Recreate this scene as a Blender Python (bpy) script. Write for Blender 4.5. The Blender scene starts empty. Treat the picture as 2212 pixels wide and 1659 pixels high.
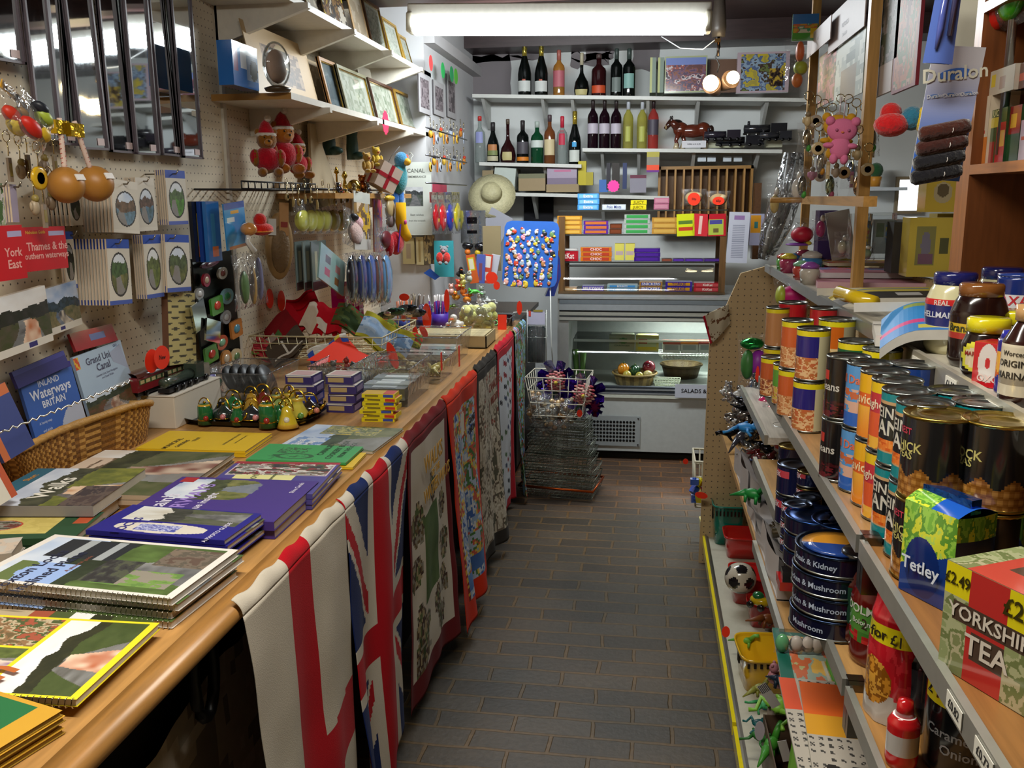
import bpy, math, random
from mathutils import Matrix, Vector, Euler
pi=math.pi
S=bpy.context.scene; COL=S.collection
# ---------- camera ----------
FP=1950.0; CX,CY=1106.0,829.5; HC=1.55
def _cam():
    d=Vector((1400-CX,-(425-CY),-FP)).normalized()
    u=Vector((math.sin(.022),math.cos(.022),0)); u=(u-d*u.dot(d)).normalized()
    r=d.cross(u)
    return Matrix((r,d,u))
RM=_cam()
cd=bpy.data.cameras.new('camera'); cam=bpy.data.objects.new('camera',cd); COL.objects.link(cam)
cam.matrix_world=Matrix.Translation((0,0,HC))@RM.to_4x4()
cd.sensor_width=36; cd.lens=36*FP/2212; cd.clip_start=.02
cd.dof.use_dof=False
S.camera=cam
def ray(x,y): return RM@Vector((x-CX,-(y-CY),-FP))
def P(x,y,**k):
    (a,v),=k.items(); i='XYZ'.index(a); d=ray(x,y); o=Vector((0,0,HC))
    t=(v-o[i])/d[i]; return o+d*t
# ---------- light ----------
S.view_settings.view_transform='Standard'; S.view_settings.look='None'
S.view_settings.exposure=0.0; S.view_settings.gamma=1; S.view_settings.use_curve_mapping=False
wd=bpy.data.worlds.new('world'); S.world=wd; wd.use_nodes=True
wd.node_tree.nodes['Background'].inputs[0].default_value=(.75,.85,1,1)
wd.node_tree.nodes['Background'].inputs[1].default_value=.35
def area(name,loc,sx,sy,w,col,rot=(0,0,0)):
    l=bpy.data.lights.new(name,'AREA'); l.shape='RECTANGLE'; l.size=sx; l.size_y=sy; l.energy=w; l.color=col
    o=bpy.data.objects.new(name,l); COL.objects.link(o); o.location=loc; o.rotation_euler=rot; return o
TC1=(.90,.97,1); TC2=(1,.93,.80)
area('tube_light',(-.42,4.3,2.262),1.25,.10,20,TC1)
area('tube_light_back',(-.42,4.385,2.30),1.25,.08,25,TC1,(1.25,0,0))
area('tube_light_front',(-.42,4.215,2.30),1.25,.08,13,TC1,(-1.25,0,0))
area('tube_light_near',(-.35,.95,2.44),1.2,.14,34,TC2)
def point(name,loc,w,col,r=.03):
    l=bpy.data.lights.new(name,'POINT'); l.energy=w; l.color=col; l.shadow_soft_size=r
    o=bpy.data.objects.new(name,l); COL.objects.link(o); o.location=loc; return o
S.cycles.max_bounces=6; S.cycles.diffuse_bounces=3; S.cycles.glossy_bounces=3; S.cycles.transmission_bounces=6; S.cycles.transparent_max_bounces=14
S.cycles.caustics_reflective=False; S.cycles.caustics_refractive=False
S.cycles.sample_clamp_indirect=4
# ---------- materials ----------
MATS={}
def nt(name):
    m=bpy.data.materials.new(name); m.use_nodes=True; n=m.node_tree.nodes; l=m.node_tree.links
    MATS[name]=m; return m,n,l,n['Principled BSDF']
def attr(n): a=n.new('ShaderNodeAttribute'); a.attribute_name='Col'; return a
def colmat(name,rough=.6,metal=0,spec=.5,coat=0,nscale=40,namt=.10,bump=0,bscale=200,alpha=1,emit=0,sheen=0):
    m,n,l,b=nt(name); a=attr(n); tc=n.new('ShaderNodeTexCoord')
    no=n.new('ShaderNodeTexNoise'); no.inputs['Scale'].default_value=nscale; no.inputs['Detail'].default_value=3
    l.new(tc.outputs['Object'],no.inputs['Vector'])
    mr=n.new('ShaderNodeMapRange'); mr.inputs[3].default_value=1-namt; mr.inputs[4].default_value=1+namt
    l.new(no.outputs[0],mr.inputs[0])
    mx=n.new('ShaderNodeVectorMath'); mx.operation='SCALE'; l.new(a.outputs['Color'],mx.inputs[0]); l.new(mr.outputs[0],mx.inputs['Scale'])
    l.new(mx.outputs[0],b.inputs['Base Color'])
    b.inputs['Roughness'].default_value=rough; b.inputs['Metallic'].default_value=metal
    b.inputs['Specular IOR Level'].default_value=spec; b.inputs['Coat Weight'].default_value=coat; b.inputs['Coat Roughness'].default_value=.08
    if sheen: b.inputs['Sheen Weight'].default_value=sheen
    if bump:
        n2=n.new('ShaderNodeTexNoise'); n2.inputs['Scale'].default_value=bscale; l.new(tc.outputs['Object'],n2.inputs['Vector'])
        bp=n.new('ShaderNodeBump'); bp.inputs['Strength'].default_value=bump; bp.inputs['Distance'].default_value=.003
        l.new(n2.outputs[0],bp.inputs['Height']); l.new(bp.outputs[0],b.inputs['Normal'])
    if emit: l.new(mx.outputs[0],b.inputs['Emission Color']); b.inputs['Emission Strength'].default_value=emit
    return m
colmat('matte',.85,spec=.25); colmat('satin',.42,spec=.4); colmat('gloss',.16,coat=.5,namt=.03)
colmat('card',.5,spec=.35,namt=.03); colmat('metal',.3,metal=1); colmat('gold',.18,metal=1,namt=.05); colmat('chrome',.08,metal=1,namt=.02)
colmat('fabric',.95,spec=.05,bump=.25,bscale=500,sheen=.04,nscale=8,namt=.06); colmat('plush',1,spec=.05,bump=1,bscale=160,sheen=.5,nscale=90,namt=.3)
colmat('wicker',.6,bump=.9,bscale=130,nscale=60,namt=.3); colmat('wallpaint',.85,spec=.2,bump=.5,bscale=14,nscale=3,namt=.13)
colmat('foil',.12,metal=.85,bump=1,bscale=45,nscale=30,namt=.25)
colmat('steel',.42,metal=.75)
def woodmat(name,rough,sc=(3,30,30),amt=.28):
    m,n,l,b=nt(name); a=attr(n); tc=n.new('ShaderNodeTexCoord'); mp=n.new('ShaderNodeMapping'); mp.inputs['Scale'].default_value=sc
    l.new(tc.outputs['Object'],mp.inputs[0]); no=n.new('ShaderNodeTexNoise'); no.inputs['Scale'].default_value=2.5; no.inputs['Detail'].default_value=5; no.inputs['Distortion'].default_value=.4
    l.new(mp.outputs[0],no.inputs['Vector']); mr=n.new('ShaderNodeMapRange'); mr.inputs[1].default_value=.3; mr.inputs[2].default_value=.7; mr.inputs[3].default_value=1-amt; mr.inputs[4].default_value=1+amt*.5
    l.new(no.outputs[0],mr.inputs[0]); mx=n.new('ShaderNodeVectorMath'); mx.operation='SCALE'; l.new(a.outputs['Color'],mx.inputs[0]); l.new(mr.outputs[0],mx.inputs['Scale'])
    l.new(mx.outputs[0],b.inputs['Base Color']); b.inputs['Roughness'].default_value=rough; return m
woodmat('wood',.35,(30,2.5,30)); woodmat('woodx',.4,(2.5,30,30)); woodmat('woodz',.4,(30,30,2.5))
def pegmat():
    m,n,l,b=nt('pegboard'); a=attr(n); g=n.new('ShaderNodeTexCoord')
    sc=n.new('ShaderNodeVectorMath'); sc.operation='SCALE'; sc.inputs['Scale'].default_value=1/.0254; l.new(g.outputs['Object'],sc.inputs[0])
    fr=n.new('ShaderNodeVectorMath'); fr.operation='FRACTION'; l.new(sc.outputs[0],fr.inputs[0])
    sb=n.new('ShaderNodeVectorMath'); sb.operation='SUBTRACT'; sb.inputs[1].default_value=(.5,.5,.5); l.new(fr.outputs[0],sb.inputs[0])
    sp=n.new('ShaderNodeSeparateXYZ'); l.new(sb.outputs[0],sp.inputs[0]); cb=n.new('ShaderNodeCombineXYZ'); l.new(sp.outputs[1],cb.inputs[1]); l.new(sp.outputs[2],cb.inputs[2])
    ln=n.new('ShaderNodeVectorMath'); ln.operation='LENGTH'; l.new(cb.outputs[0],ln.inputs[0])
    lt=n.new('ShaderNodeMath'); lt.operation='LESS_THAN'; lt.inputs[1].default_value=.10; l.new(ln.outputs['Value'],lt.inputs[0])
    mx=n.new('ShaderNodeMix'); mx.data_type='RGBA'; l.new(lt.outputs[0],mx.inputs[0]); l.new(a.outputs['Color'],mx.inputs[6]); mx.inputs[7].default_value=(.09,.075,.055,1)
    l.new(mx.outputs[2],b.inputs['Base Color']); b.inputs['Roughness'].default_value=.5
pegmat()
def glassmat(name,tint,fac,rough=.03,bump=0,dens=None):
    m=bpy.data.materials.new(name); m.use_nodes=True; MATS[name]=m; n=m.node_tree.nodes; l=m.node_tree.links; n.clear()
    o=n.new('ShaderNodeOutputMaterial'); t=n.new('ShaderNodeBsdfTransparent'); t.inputs[0].default_value=tint
    g=n.new('ShaderNodeBsdfGlossy'); g.inputs['Roughness'].default_value=rough
    f=n.new('ShaderNodeFresnel'); f.inputs[0].default_value=1.45; ad=n.new('ShaderNodeMath'); ad.operation='MULTIPLY_ADD'; ad.inputs[1].default_value=fac; ad.inputs[2].default_value=.02
    mx=n.new('ShaderNodeMixShader'); l.new(f.outputs[0],ad.inputs[0]); l.new(ad.outputs[0],mx.inputs[0]); l.new(t.outputs[0],mx.inputs[1]); l.new(g.outputs[0],mx.inputs[2]); 
    if bump:
        tc=n.new('ShaderNodeTexCoord'); no=n.new('ShaderNodeTexNoise'); no.inputs['Scale'].default_value=28; no.inputs['Distortion'].default_value=1; l.new(tc.outputs['Object'],no.inputs['Vector'])
        bp=n.new('ShaderNodeBump'); bp.inputs['Strength'].default_value=bump; bp.inputs['Distance'].default_value=.02; l.new(no.outputs[0],bp.inputs['Height']); l.new(bp.outputs[0],g.inputs['Normal']); l.new(bp.outputs[0],f.inputs['Normal'])
    if dens:
        df=n.new('ShaderNodeBsdfDiffuse'); df.inputs[0].default_value=(.8,.82,.84,1); m2=n.new('ShaderNodeMixShader'); m2.inputs[0].default_value=dens
        l.new(mx.outputs[0],m2.inputs[1]); l.new(df.outputs[0],m2.inputs[2]); l.new(m2.outputs[0],o.inputs[0])
    else: l.new(mx.outputs[0],o.inputs[0])
glassmat('glass',(.95,.98,.97,1),.85); glassmat('cello',(.97,.97,.98,1),1.6,.10,1.0,.05); glassmat('clearbox',(.95,.97,.97,1),1.3,.06,.3,.045); glassmat('picture_glass',(.96,.98,.97,1),.30)
def glassbottle(name,col):
    m,n,l,b=nt(name); b.inputs['Base Color'].default_value=col; b.inputs['Roughness'].default_value=.06; b.inputs['Coat Weight'].default_value=.3
    no=n.new('ShaderNodeTexNoise'); no.inputs['Scale'].default_value=4; mr=n.new('ShaderNodeMapRange'); mr.inputs[3].default_value=.04; mr.inputs[4].default_value=.09
    l.new(no.outputs[0],mr.inputs[0]); l.new(mr.outputs[0],b.inputs['Roughness'])
    tr=n.new('ShaderNodeBsdfTransparent'); tr.inputs[0].default_value=(min(1,col[0]*2.2),min(1,col[1]*2.2),min(1,col[2]*2.2),1); mx=n.new('ShaderNodeMixShader'); mx.inputs[0].default_value=.45
    l.new(tr.outputs[0],mx.inputs[1]); l.new(b.outputs[0],mx.inputs[2]); l.new(mx.outputs[0],n['Material Output'].inputs[0])
def emat(name,col,s):
    m=bpy.data.materials.new(name); m.use_nodes=True; MATS[name]=m; n=m.node_tree.nodes; l=m.node_tree.links; n.clear()
    o=n.new('ShaderNodeOutputMaterial'); e=n.new('ShaderNodeEmission'); e.inputs[0].default_value=col; e.inputs[1].default_value=s; l.new(e.outputs[0],o.inputs[0])
emat('tubeglow',(.93,.98,1,1),9); emat('bulbglow',(1,.80,.45,1),14); emat('daylight',(.85,.93,1,1),3)
def mirrormat():
    m,n,l,b=nt('mirror'); b.inputs['Metallic'].default_value=1; b.inputs['Base Color'].default_value=(.72,.76,.78,1); b.inputs['Roughness'].default_value=.02
    no=n.new('ShaderNodeTexNoise'); no.inputs['Scale'].default_value=6; mr=n.new('ShaderNodeMapRange'); mr.inputs[3].default_value=.01; mr.inputs[4].default_value=.05
    l.new(no.outputs[0],mr.inputs[0]); l.new(mr.outputs[0],b.inputs['Roughness'])
mirrormat()
def floormat():
    m,n,l,b=nt('brick_floor'); tc=n.new('ShaderNodeTexCoord'); nz=n.new('ShaderNodeTexNoise'); nz.inputs['Scale'].default_value=6; nz.inputs['Detail'].default_value=4
    l.new(tc.outputs['Object'],nz.inputs['Vector'])
    dst=n.new('ShaderNodeVectorMath'); dst.operation='MULTIPLY_ADD'; dst.inputs[1].default_value=(.025,.02,0); l.new(nz.outputs[1],dst.inputs[0]); l.new(tc.outputs['Object'],dst.inputs[2])
    br=n.new('ShaderNodeTexBrick'); br.inputs['Scale'].default_value=1; br.inputs['Brick Width'].default_value=.235; br.inputs['Row Height'].default_value=.092; br.inputs['Mortar Size'].default_value=.007; br.inputs['Mortar Smooth'].default_value=.4
    br.inputs['Color1'].default_value=(.037,.032,.024,1); br.inputs['Color2'].default_value=(.068,.060,.046,1); br.inputs['Mortar'].default_value=(.105,.072,.030,1); br.inputs['Bias'].default_value=.1
    l.new(dst.outputs[0],br.inputs['Vector'])
    big=n.new('ShaderNodeTexNoise'); big.inputs['Scale'].default_value=1.7; big.inputs['Detail'].default_value=5; l.new(tc.outputs['Object'],big.inputs['Vector'])
    cr=n.new('ShaderNodeValToRGB'); cr.color_ramp.elements[0].position=.35; cr.color_ramp.elements[0].color=(.7,.7,.7,1); cr.color_ramp.elements[1].position=.68; cr.color_ramp.elements[1].color=(1.45,1.2,1.0,1)
    l.new(big.outputs[0],cr.inputs[0])
    fine=n.new('ShaderNodeTexNoise'); fine.inputs['Scale'].default_value=55; fine.inputs['Detail'].default_value=6; l.new(tc.outputs['Object'],fine.inputs['Vector'])
    mr=n.new('ShaderNodeMapRange'); mr.inputs[3].default_value=.55; mr.inputs[4].default_value=1.5; l.new(fine.outputs[0],mr.inputs[0])
    m1=n.new('ShaderNodeMix'); m1.data_type='RGBA'; m1.blend_type='MULTIPLY'; m1.inputs[0].default_value=1; l.new(br.outputs[0],m1.inputs[6]); l.new(cr.outputs[0],m1.inputs[7])
    sx=n.new('ShaderNodeSeparateXYZ'); l.new(tc.outputs['Object'],sx.inputs[0]); m3=n.new('ShaderNodeMapRange'); m3.inputs[1].default_value=4.2; m3.inputs[2].default_value=4.7; l.new(sx.outputs[1],m3.inputs[0])
    m2=n.new('ShaderNodeMix'); m2.data_type='RGBA'; m2.blend_type='MIX'; l.new(m3.outputs[0],m2.inputs[0]); l.new(m1.outputs[2],m2.inputs[6])
    red=n.new('ShaderNodeMix'); red.data_type='RGBA'; red.blend_type='MULTIPLY'; red.inputs[0].default_value=1; l.new(m1.outputs[2],red.inputs[6]); red.inputs[7].default_value=(2.1,1.5,1.3,1); l.new(red.outputs[2],m2.inputs[7])
    vs=n.new('ShaderNodeVectorMath'); vs.operation='SCALE'; l.new(m2.outputs[2],vs.inputs[0]); l.new(mr.outputs[0],vs.inputs['Scale']); l.new(vs.outputs[0],b.inputs['Base Color'])
    b.inputs['Roughness'].default_value=.55
    bp=n.new('ShaderNodeBump'); bp.inputs['Strength'].default_value=.6; bp.inputs['Distance'].default_value=.004; bp.invert=True; l.new(br.outputs[1],bp.inputs['Height'])
    b2=n.new('ShaderNodeBump'); b2.inputs['Strength'].default_value=.4; b2.inputs['Distance'].default_value=.004; l.new(fine.outputs[0],b2.inputs['Height']); l.new(bp.outputs[0],b2.inputs['Normal']); l.new(b2.outputs[0],b.inputs['Normal'])
floormat()
# ---------- colours, noise, pictures ----------
_cc={}
def C(h):
    if not isinstance(h,str): return tuple(h)
    if h not in _cc:
        s=h.lstrip('#'); s=s if len(s)==6 else ''.join(c*2 for c in s)
        _cc[h]=tuple(((v/12.92) if v<=.04045 else ((v+.055)/1.055)**2.4) for v in (int(s[i:i+2],16)/255 for i in (0,2,4)))
    return _cc[h]
def mixc(a,b,t): a,b=C(a),C(b); return tuple(a[i]+(b[i]-a[i])*t for i in range(3))
def h2(i,j,s):
    s=int(s*7.3)
    n=(i*374761393+j*668265263+s*974634777)&0xffffffff; n=((n^(n>>13))*1274126177)&0xffffffff; return ((n^(n>>16))&0xffff)/65535
def vn(x,y,s=0):
    i,j=math.floor(x),math.floor(y); f,g=x-i,y-j; f=f*f*(3-2*f); g=g*g*(3-2*g)
    a=h2(i,j,s)+(h2(i+1,j,s)-h2(i,j,s))*f; b=h2(i,j+1,s)+(h2(i+1,j+1,s)-h2(i,j+1,s))*f; return a+(b-a)*g
def fb(x,y,s=0): return (vn(x,y,s)*4+vn(x*2.1,y*2.1,s+1)*2+vn(x*4.3,y*4.3,s+2))/7
def pal(cols,f=6,s=0,ar=1):
    cols=[C(c) for c in cols]
    def fn(u,v):
        t=min(.999,max(0,(fb(u*f,v*f*ar,s)-.22)/.56)); k=t*len(cols); return cols[int(k)]
    return fn
def scene(s=0,sky='#b9cbe0',tree='#3f5230',land='#6f8048',water='#5d5a50',hz=.55,obj=None):
    def fn(u,v):
        h=hz+.22*(fb(u*3,s*1.7,s)-.45)
        if v>h+.16*fb(u*7,3,s): return mixc(sky,'#e8ecf0',fb(u*3,v*4,s+3))
        if v>h-.12: return mixc(tree,'#1d2416',fb(u*14,v*14,s+5))
        w=.5+.35*(vn(v*2.5,1,s)-.5)
        if obj and abs(u-w-.05)<.16*(1-v) and v<h-.14: return mixc(obj,'#f0e0c8',vn(u*16,v*8,s+7)*.8)
        if abs(u-w)<.42*(h-v)+.04: return mixc(water,'#8f9090',fb(u*5,v*12,s+4))
        return mixc(land,'#37461f',fb(u*11,v*11,s+6))
    return fn
def bordered(fn,bc,b=.05,bv=None):
    bv=bv or b
    return lambda u,v: C(bc) if (u<b or u>1-b or v<bv or v>1-bv) else fn((u-b)/(1-2*b),(v-bv)/(1-2*bv))
def layout(base,rects):
    """rects: (u0,v0,u1,v1,colour or fn)"""
    def fn(u,v):
        for a,b,c,d,k in reversed(rects):
            if a<=u<=c and b<=v<=d: return k((u-a)/(c-a),(v-b)/(d-b)) if callable(k) else C(k)
        return base(u,v) if callable(base) else C(base)
    return fn
# ---------- mesh builder ----------
_tx={}
def textmesh(s,bold=False):
    if (s,bold) not in _tx:
        cu=bpy.data.curves.new('lettering','FONT'); cu.body=s; cu.size=1; cu.align_x='CENTER'; cu.align_y='CENTER'; cu.resolution_u=2; cu.offset=.018 if bold else 0
        o=bpy.data.objects.new('lettering',cu); me=o.to_mesh()
        _tx[(s,bold)]=([v.co.copy() for v in me.vertices],[tuple(p.vertices) for p in me.polygons]); o.to_mesh_clear(); bpy.data.objects.remove(o); bpy.data.curves.remove(cu)
    return _tx[(s,bold)]
class MB:
    def __init__(s): s.v=[];s.f=[];s.c=[];s.m=[];s.sm=[];s.mn=[];s.M=Matrix.Identity(4)
    def _m(s,m):
        if m not in s.mn: s.mn.append(m)
        return s.mn.index(m)
    def add(s,vs,fs,c,m='matte',smooth=False):
        b=len(s.v); M=s.M; s.v+=[M@Vector(p) for p in vs]; mi=s._m(m)
        multi=isinstance(c,list)
        for k,f in enumerate(fs):
            s.f.append(tuple(b+i for i in f)); s.c.append(C(c[k]) if multi else C(c)); s.m.append(mi); s.sm.append(smooth)
        return s
    def quad(s,a,b,c_,d,c,m='matte'): return s.add([a,b,c_,d],[(0,1,2,3)],c,m)
    def box(s,x,y,z,sx,sy,sz,c,m='matte',top=None,front=None,side=None):
        hx,hy,hz=sx/2,sy/2,sz/2
        vs=[(x+i*hx,y+j*hy,z+k*hz) for k in(-1,1) for j in(-1,1) for i in(-1,1)]
        fs=[(0,2,3,1),(4,5,7,6),(0,1,5,4),(2,6,7,3),(0,4,6,2),(1,3,7,5)]
        return s.add(vs,fs,[c,top or c,front or c,c,side or c,side or c],m)
    def b2(s,x0,x1,y0,y1,z0,z1,c,m='matte',**k): return s.box((x0+x1)/2,(y0+y1)/2,(z0+z1)/2,x1-x0,y1-y0,z1-z0,c,m,**k)
    def grid(s,fn,nu,nv,c,m='matte',smooth=True):
        vs=[fn(i/nu,j/nv) for j in range(nv+1) for i in range(nu+1)]
        fs=[(j*(nu+1)+i,j*(nu+1)+i+1,(j+1)*(nu+1)+i+1,(j+1)*(nu+1)+i) for j in range(nv) for i in range(nu)]
        cl=[c((i+.5)/nu,(j+.5)/nv) for j in range(nv) for i in range(nu)] if callable(c) else c
        return s.add(vs,fs,cl,m,smooth)
    def pic(s,o,u,v,c,n=20,nv=None,m='card',off=None):
        o,u,v=Vector(o),Vector(u),Vector(v); nv=nv or max(2,int(n*v.length/u.length))
        return s.grid(lambda a,b:o+u*a+v*b,n,nv,c,m,False)
    def lathe(s,prof,c,m='satin',seg=20,cfn=None,x=0,y=0,z=0):
        n=len(prof); vs=[(x+r*math.cos(2*pi*k/seg),y+r*math.sin(2*pi*k/seg),z+h) for r,h in prof for k in range(seg)]
        fs=[];cs=[]
        for i in range(n-1):
            for k in range(seg):
                k2=(k+1)%seg; fs.append((i*seg+k,i*seg+k2,(i+1)*seg+k2,(i+1)*seg+k))
                cs.append(cfn((k+.5)/seg,(prof[i][1]+prof[i+1][1])/2) if cfn else (c[i] if isinstance(c,list) else c))
        for i,rev in((0,1),(n-1,0)):
            if prof[i][0]>1e-5: f=tuple(i*seg+k for k in range(seg)); fs.append(f[::-1] if rev else f); cs.append(c[min(i,len(c)-1)] if isinstance(c,list) else c)
        return s.add(vs,fs,cs,m,True)
    def tube(s,pts,r,c,m='metal',seg=6,closed=False):
        pts=[Vector(p) for p in pts]; n=len(pts); vs=[]
        for i,p in enumerate(pts):
            a=pts[(i-1)%n] if (i or closed) else p; b=pts[(i+1)%n] if (i<n-1 or closed) else p
            t=(b-a).normalized() if (b-a).length>1e-9 else Vector((0,0,1))
            up=Vector((0,0,1)) if abs(t.z)<.9 else Vector((1,0,0)); e1=t.cross(up).normalized(); e2=t.cross(e1)
            rr=r[i] if isinstance(r,(list,tuple)) else r
            vs+=[p+(e1*math.cos(2*pi*k/seg)+e2*math.sin(2*pi*k/seg))*rr for k in range(seg)]
        fs=[(i*seg+k,i*seg+(k+1)%seg,((i+1)%n)*seg+(k+1)%seg,((i+1)%n)*seg+k) for i in range(n if closed else n-1) for k in range(seg)]
        if not closed: fs+=[tuple(range(seg))[::-1],tuple((n-1)*seg+k for k in range(seg))]
        return s.add(vs,fs,c,m,True)
    def ball(s,x,y,z,rx,ry=None,rz=None,c='#fff',m='satin',seg=12,rings=8,cfn=None):
        ry=ry or rx; rz=rz or rx
        vs=[(x+rx*math.sin(pi*j/rings)*math.cos(2*pi*k/seg),y+ry*math.sin(pi*j/rings)*math.sin(2*pi*k/seg),z-rz*math.cos(pi*j/rings)) for j in range(rings+1) for k in range(seg)]
        fs=[(j*seg+k,j*seg+(k+1)%seg,(j+1)*seg+(k+1)%seg,(j+1)*seg+k) for j in range(rings) for k in range(seg)]
        cs=[cfn((k+.5)/seg,(j+.5)/rings) for j in range(rings) for k in range(seg)] if cfn else c
        return s.add(vs,fs,cs,m,True)
    def prism(s,pts,t,c,m='card',plane='xz',edge=None,y=0):
        """outline in x,z (thickness along y) or x,y (thickness along z)"""
        n=len(pts); g=(lambda p,k:(p[0],y+k,p[1])) if plane=='xz' else (lambda p,k:(p[0],p[1],y+k))
        vs=[g(p,0) for p in pts]+[g(p,t) for p in pts]
        fs=[tuple(range(n)),tuple(range(2*n-1,n-1,-1))]+[(i,(i+1)%n,n+(i+1)%n,n+i) for i in range(n)]
        return s.add(vs,fs,[c,c]+[edge or c]*n,m)
    def text(s,t,size,M,c,m='card',sx=1,bold=True):
        vs,fs=textmesh(t,bold); old=s.M; s.M=old@M@Matrix.Diagonal((size*sx,size,size,1)); s.add(vs,fs,c,m); s.M=old; return s
    def at(s,M): s.M=M; return s
    def mesh(s,name):
        me=bpy.data.meshes.new(name); me.from_pydata([tuple(v) for v in s.v],[],s.f)
        for m in s.mn: me.materials.append(MATS[m])
        me.polygons.foreach_set('material_index',s.m); me.polygons.foreach_set('use_smooth',s.sm)
        a=me.color_attributes.new('Col','FLOAT_COLOR','CORNER'); buf=[]
        for f,c in zip(s.f,s.c): buf+=[c[0],c[1],c[2],1.0]*len(f)
        a.data.foreach_set('color',buf); me.update(); return me
def props(o,label=None,cat=None,group=None,kind=None):
    if label: o['label']=' '.join(label.split()[:16])
    if cat: o['category']=cat
    if group: o['group']=group
    if kind: o['kind']=kind
    return o
def obj(name,mb,parent=None,label=None,cat=None,loc=None,rot=None,group=None,kind=None,bev=0,sub=0,solid=0):
    me=mb if isinstance(mb,bpy.types.Mesh) else mb.mesh(name)
    o=bpy.data.objects.new(name,me); COL.objects.link(o)
    if parent: o.parent=parent
    if loc is not None: o.location=loc
    if rot is not None: o.rotation_euler=rot
    if solid: md=o.modifiers.new('solid','SOLIDIFY'); md.thickness=solid
    if bev: md=o.modifiers.new('bevel','BEVEL'); md.width=bev; md.segments=2; md.limit_method='ANGLE'
    if sub: md=o.modifiers.new('subdivision','SUBSURF'); md.levels=sub; md.render_levels=sub
    return props(o,label,cat,group,kind)
def thing(name,label,cat,loc=(0,0,0),rot=(0,0,0),group=None):
    o=bpy.data.objects.new(name,None); COL.objects.link(o); o.location=loc; o.rotation_euler=rot; o.empty_display_size=.05
    return props(o,label,cat,group)
def copy_tree(o,loc=None,rot=None,label=None,group=None,parent=None):
    c=o.copy(); COL.objects.link(c); c.parent=parent
    if loc is not None: c.location=loc
    if rot is not None: c.rotation_euler=rot
    if label: c['label']=label
    if group: c['group']=group
    for ch in list(o.children): copy_tree(ch,parent=c)
    return c
def struct(name,mb,**k): return obj(name,mb,kind='structure',**k)
def TR(x,y,z,rx=0,ry=0,rz=0): return Matrix.Translation((x,y,z))@Euler((rx,ry,rz)).to_matrix().to_4x4()
FX=TR(0,0,0,0,0,pi/2)@TR(0,0,0,pi/2,0,0)   # text plane upright, facing +x
FXN=TR(0,0,0,0,0,-pi/2)@TR(0,0,0,pi/2,0,0)  # facing -x
FY=TR(0,0,0,pi/2,0,0)                        # facing -y (towards the aisle entrance)
ORD=['first','second','third','fourth','fifth','sixth','seventh','eighth','ninth','tenth','eleventh','twelfth','thirteenth','fourteenth','fifteenth','sixteenth','seventeenth','eighteenth','nineteenth','twentieth']
rnd=random.Random(7)
# =============== the setting ===============
XW=-1.5; YB=6.35
m=MB().b2(-1.7,2.3,-1.6,6.6,-.1,0,'#555','brick_floor'); struct('floor',m)
m=MB().b2(-1.6,-1.5,-1.6,4.95,0,2.7,'#cfc4b2','wallpaint'); m.b2(-1.6,-1.5,-1.6,4.95,2.25,2.7,'#8a8680','wallpaint'); struct('wall_left',MB().b2(-1.6,-1.5,-1.6,4.95,0,2.7,'#cfc6b8','wallpaint'))
struct('wall_left_far',MB().b2(-1.6,-1.2,4.95,6.6,0,2.7,'#c2c2c4','wallpaint'))
m=MB().b2(-1.2,2.2,YB,YB+.1,0,2.7,'#d4d6d4','wallpaint')
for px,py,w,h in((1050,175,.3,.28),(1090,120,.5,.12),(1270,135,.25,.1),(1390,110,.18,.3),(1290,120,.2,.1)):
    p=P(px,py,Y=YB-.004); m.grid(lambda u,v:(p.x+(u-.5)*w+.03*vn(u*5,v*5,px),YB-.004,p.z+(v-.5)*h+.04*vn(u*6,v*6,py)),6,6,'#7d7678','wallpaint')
struct('wall_back',m)
m=MB().b2(1.9,2.0,-1.6,6.6,0,2.7,'#a8a49c','wallpaint')
struct('wall_right',m)
struct('wall_front',MB().b2(-1.6,2.0,-1.7,-1.6,0,2.7,'#8f877a','wallpaint'))
wa,wb=P(1936,455,Y=YB),P(1986,388,Y=YB); ww_,wh_=wb.x-wa.x,wb.z-wa.z
wn=thing('window_1',None,None,((wa.x+wb.x)/2,YB-.02,(wa.z+wb.z)/2)); wn['kind']='structure'
struct('window_pane',MB().box(0,.01,0,ww_,.004,wh_,'#fff','daylight'),parent=wn)
m=MB(); [m.box(s*(ww_/2+.01),0,0,.02,.03,wh_+.04,'#8a7a60','satin').box(0,0,s*(wh_/2+.01),ww_,.03,.02,'#8a7a60','satin') for s in(-1,1)]
struct('window_frame',m,parent=wn)
m=MB().b2(-1.7,2.1,-1.7,6.6,2.62,2.72,'#3b2a2a','woodx')
struct('ceiling',m)
struct('beam_1',MB().b2(-1.5,1.9,4.34,4.52,2.46,2.62,'#46302e','woodx'))
struct('beam_2',MB().b2(-1.5,1.9,6.05,6.35,2.5,2.62,'#3a2b2b','woodx'))
struct('trim_1',MB().b2(-1.2,-1.14,4.95,6.35,2.36,2.42,'#b5b3b4','wallpaint'))
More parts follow.
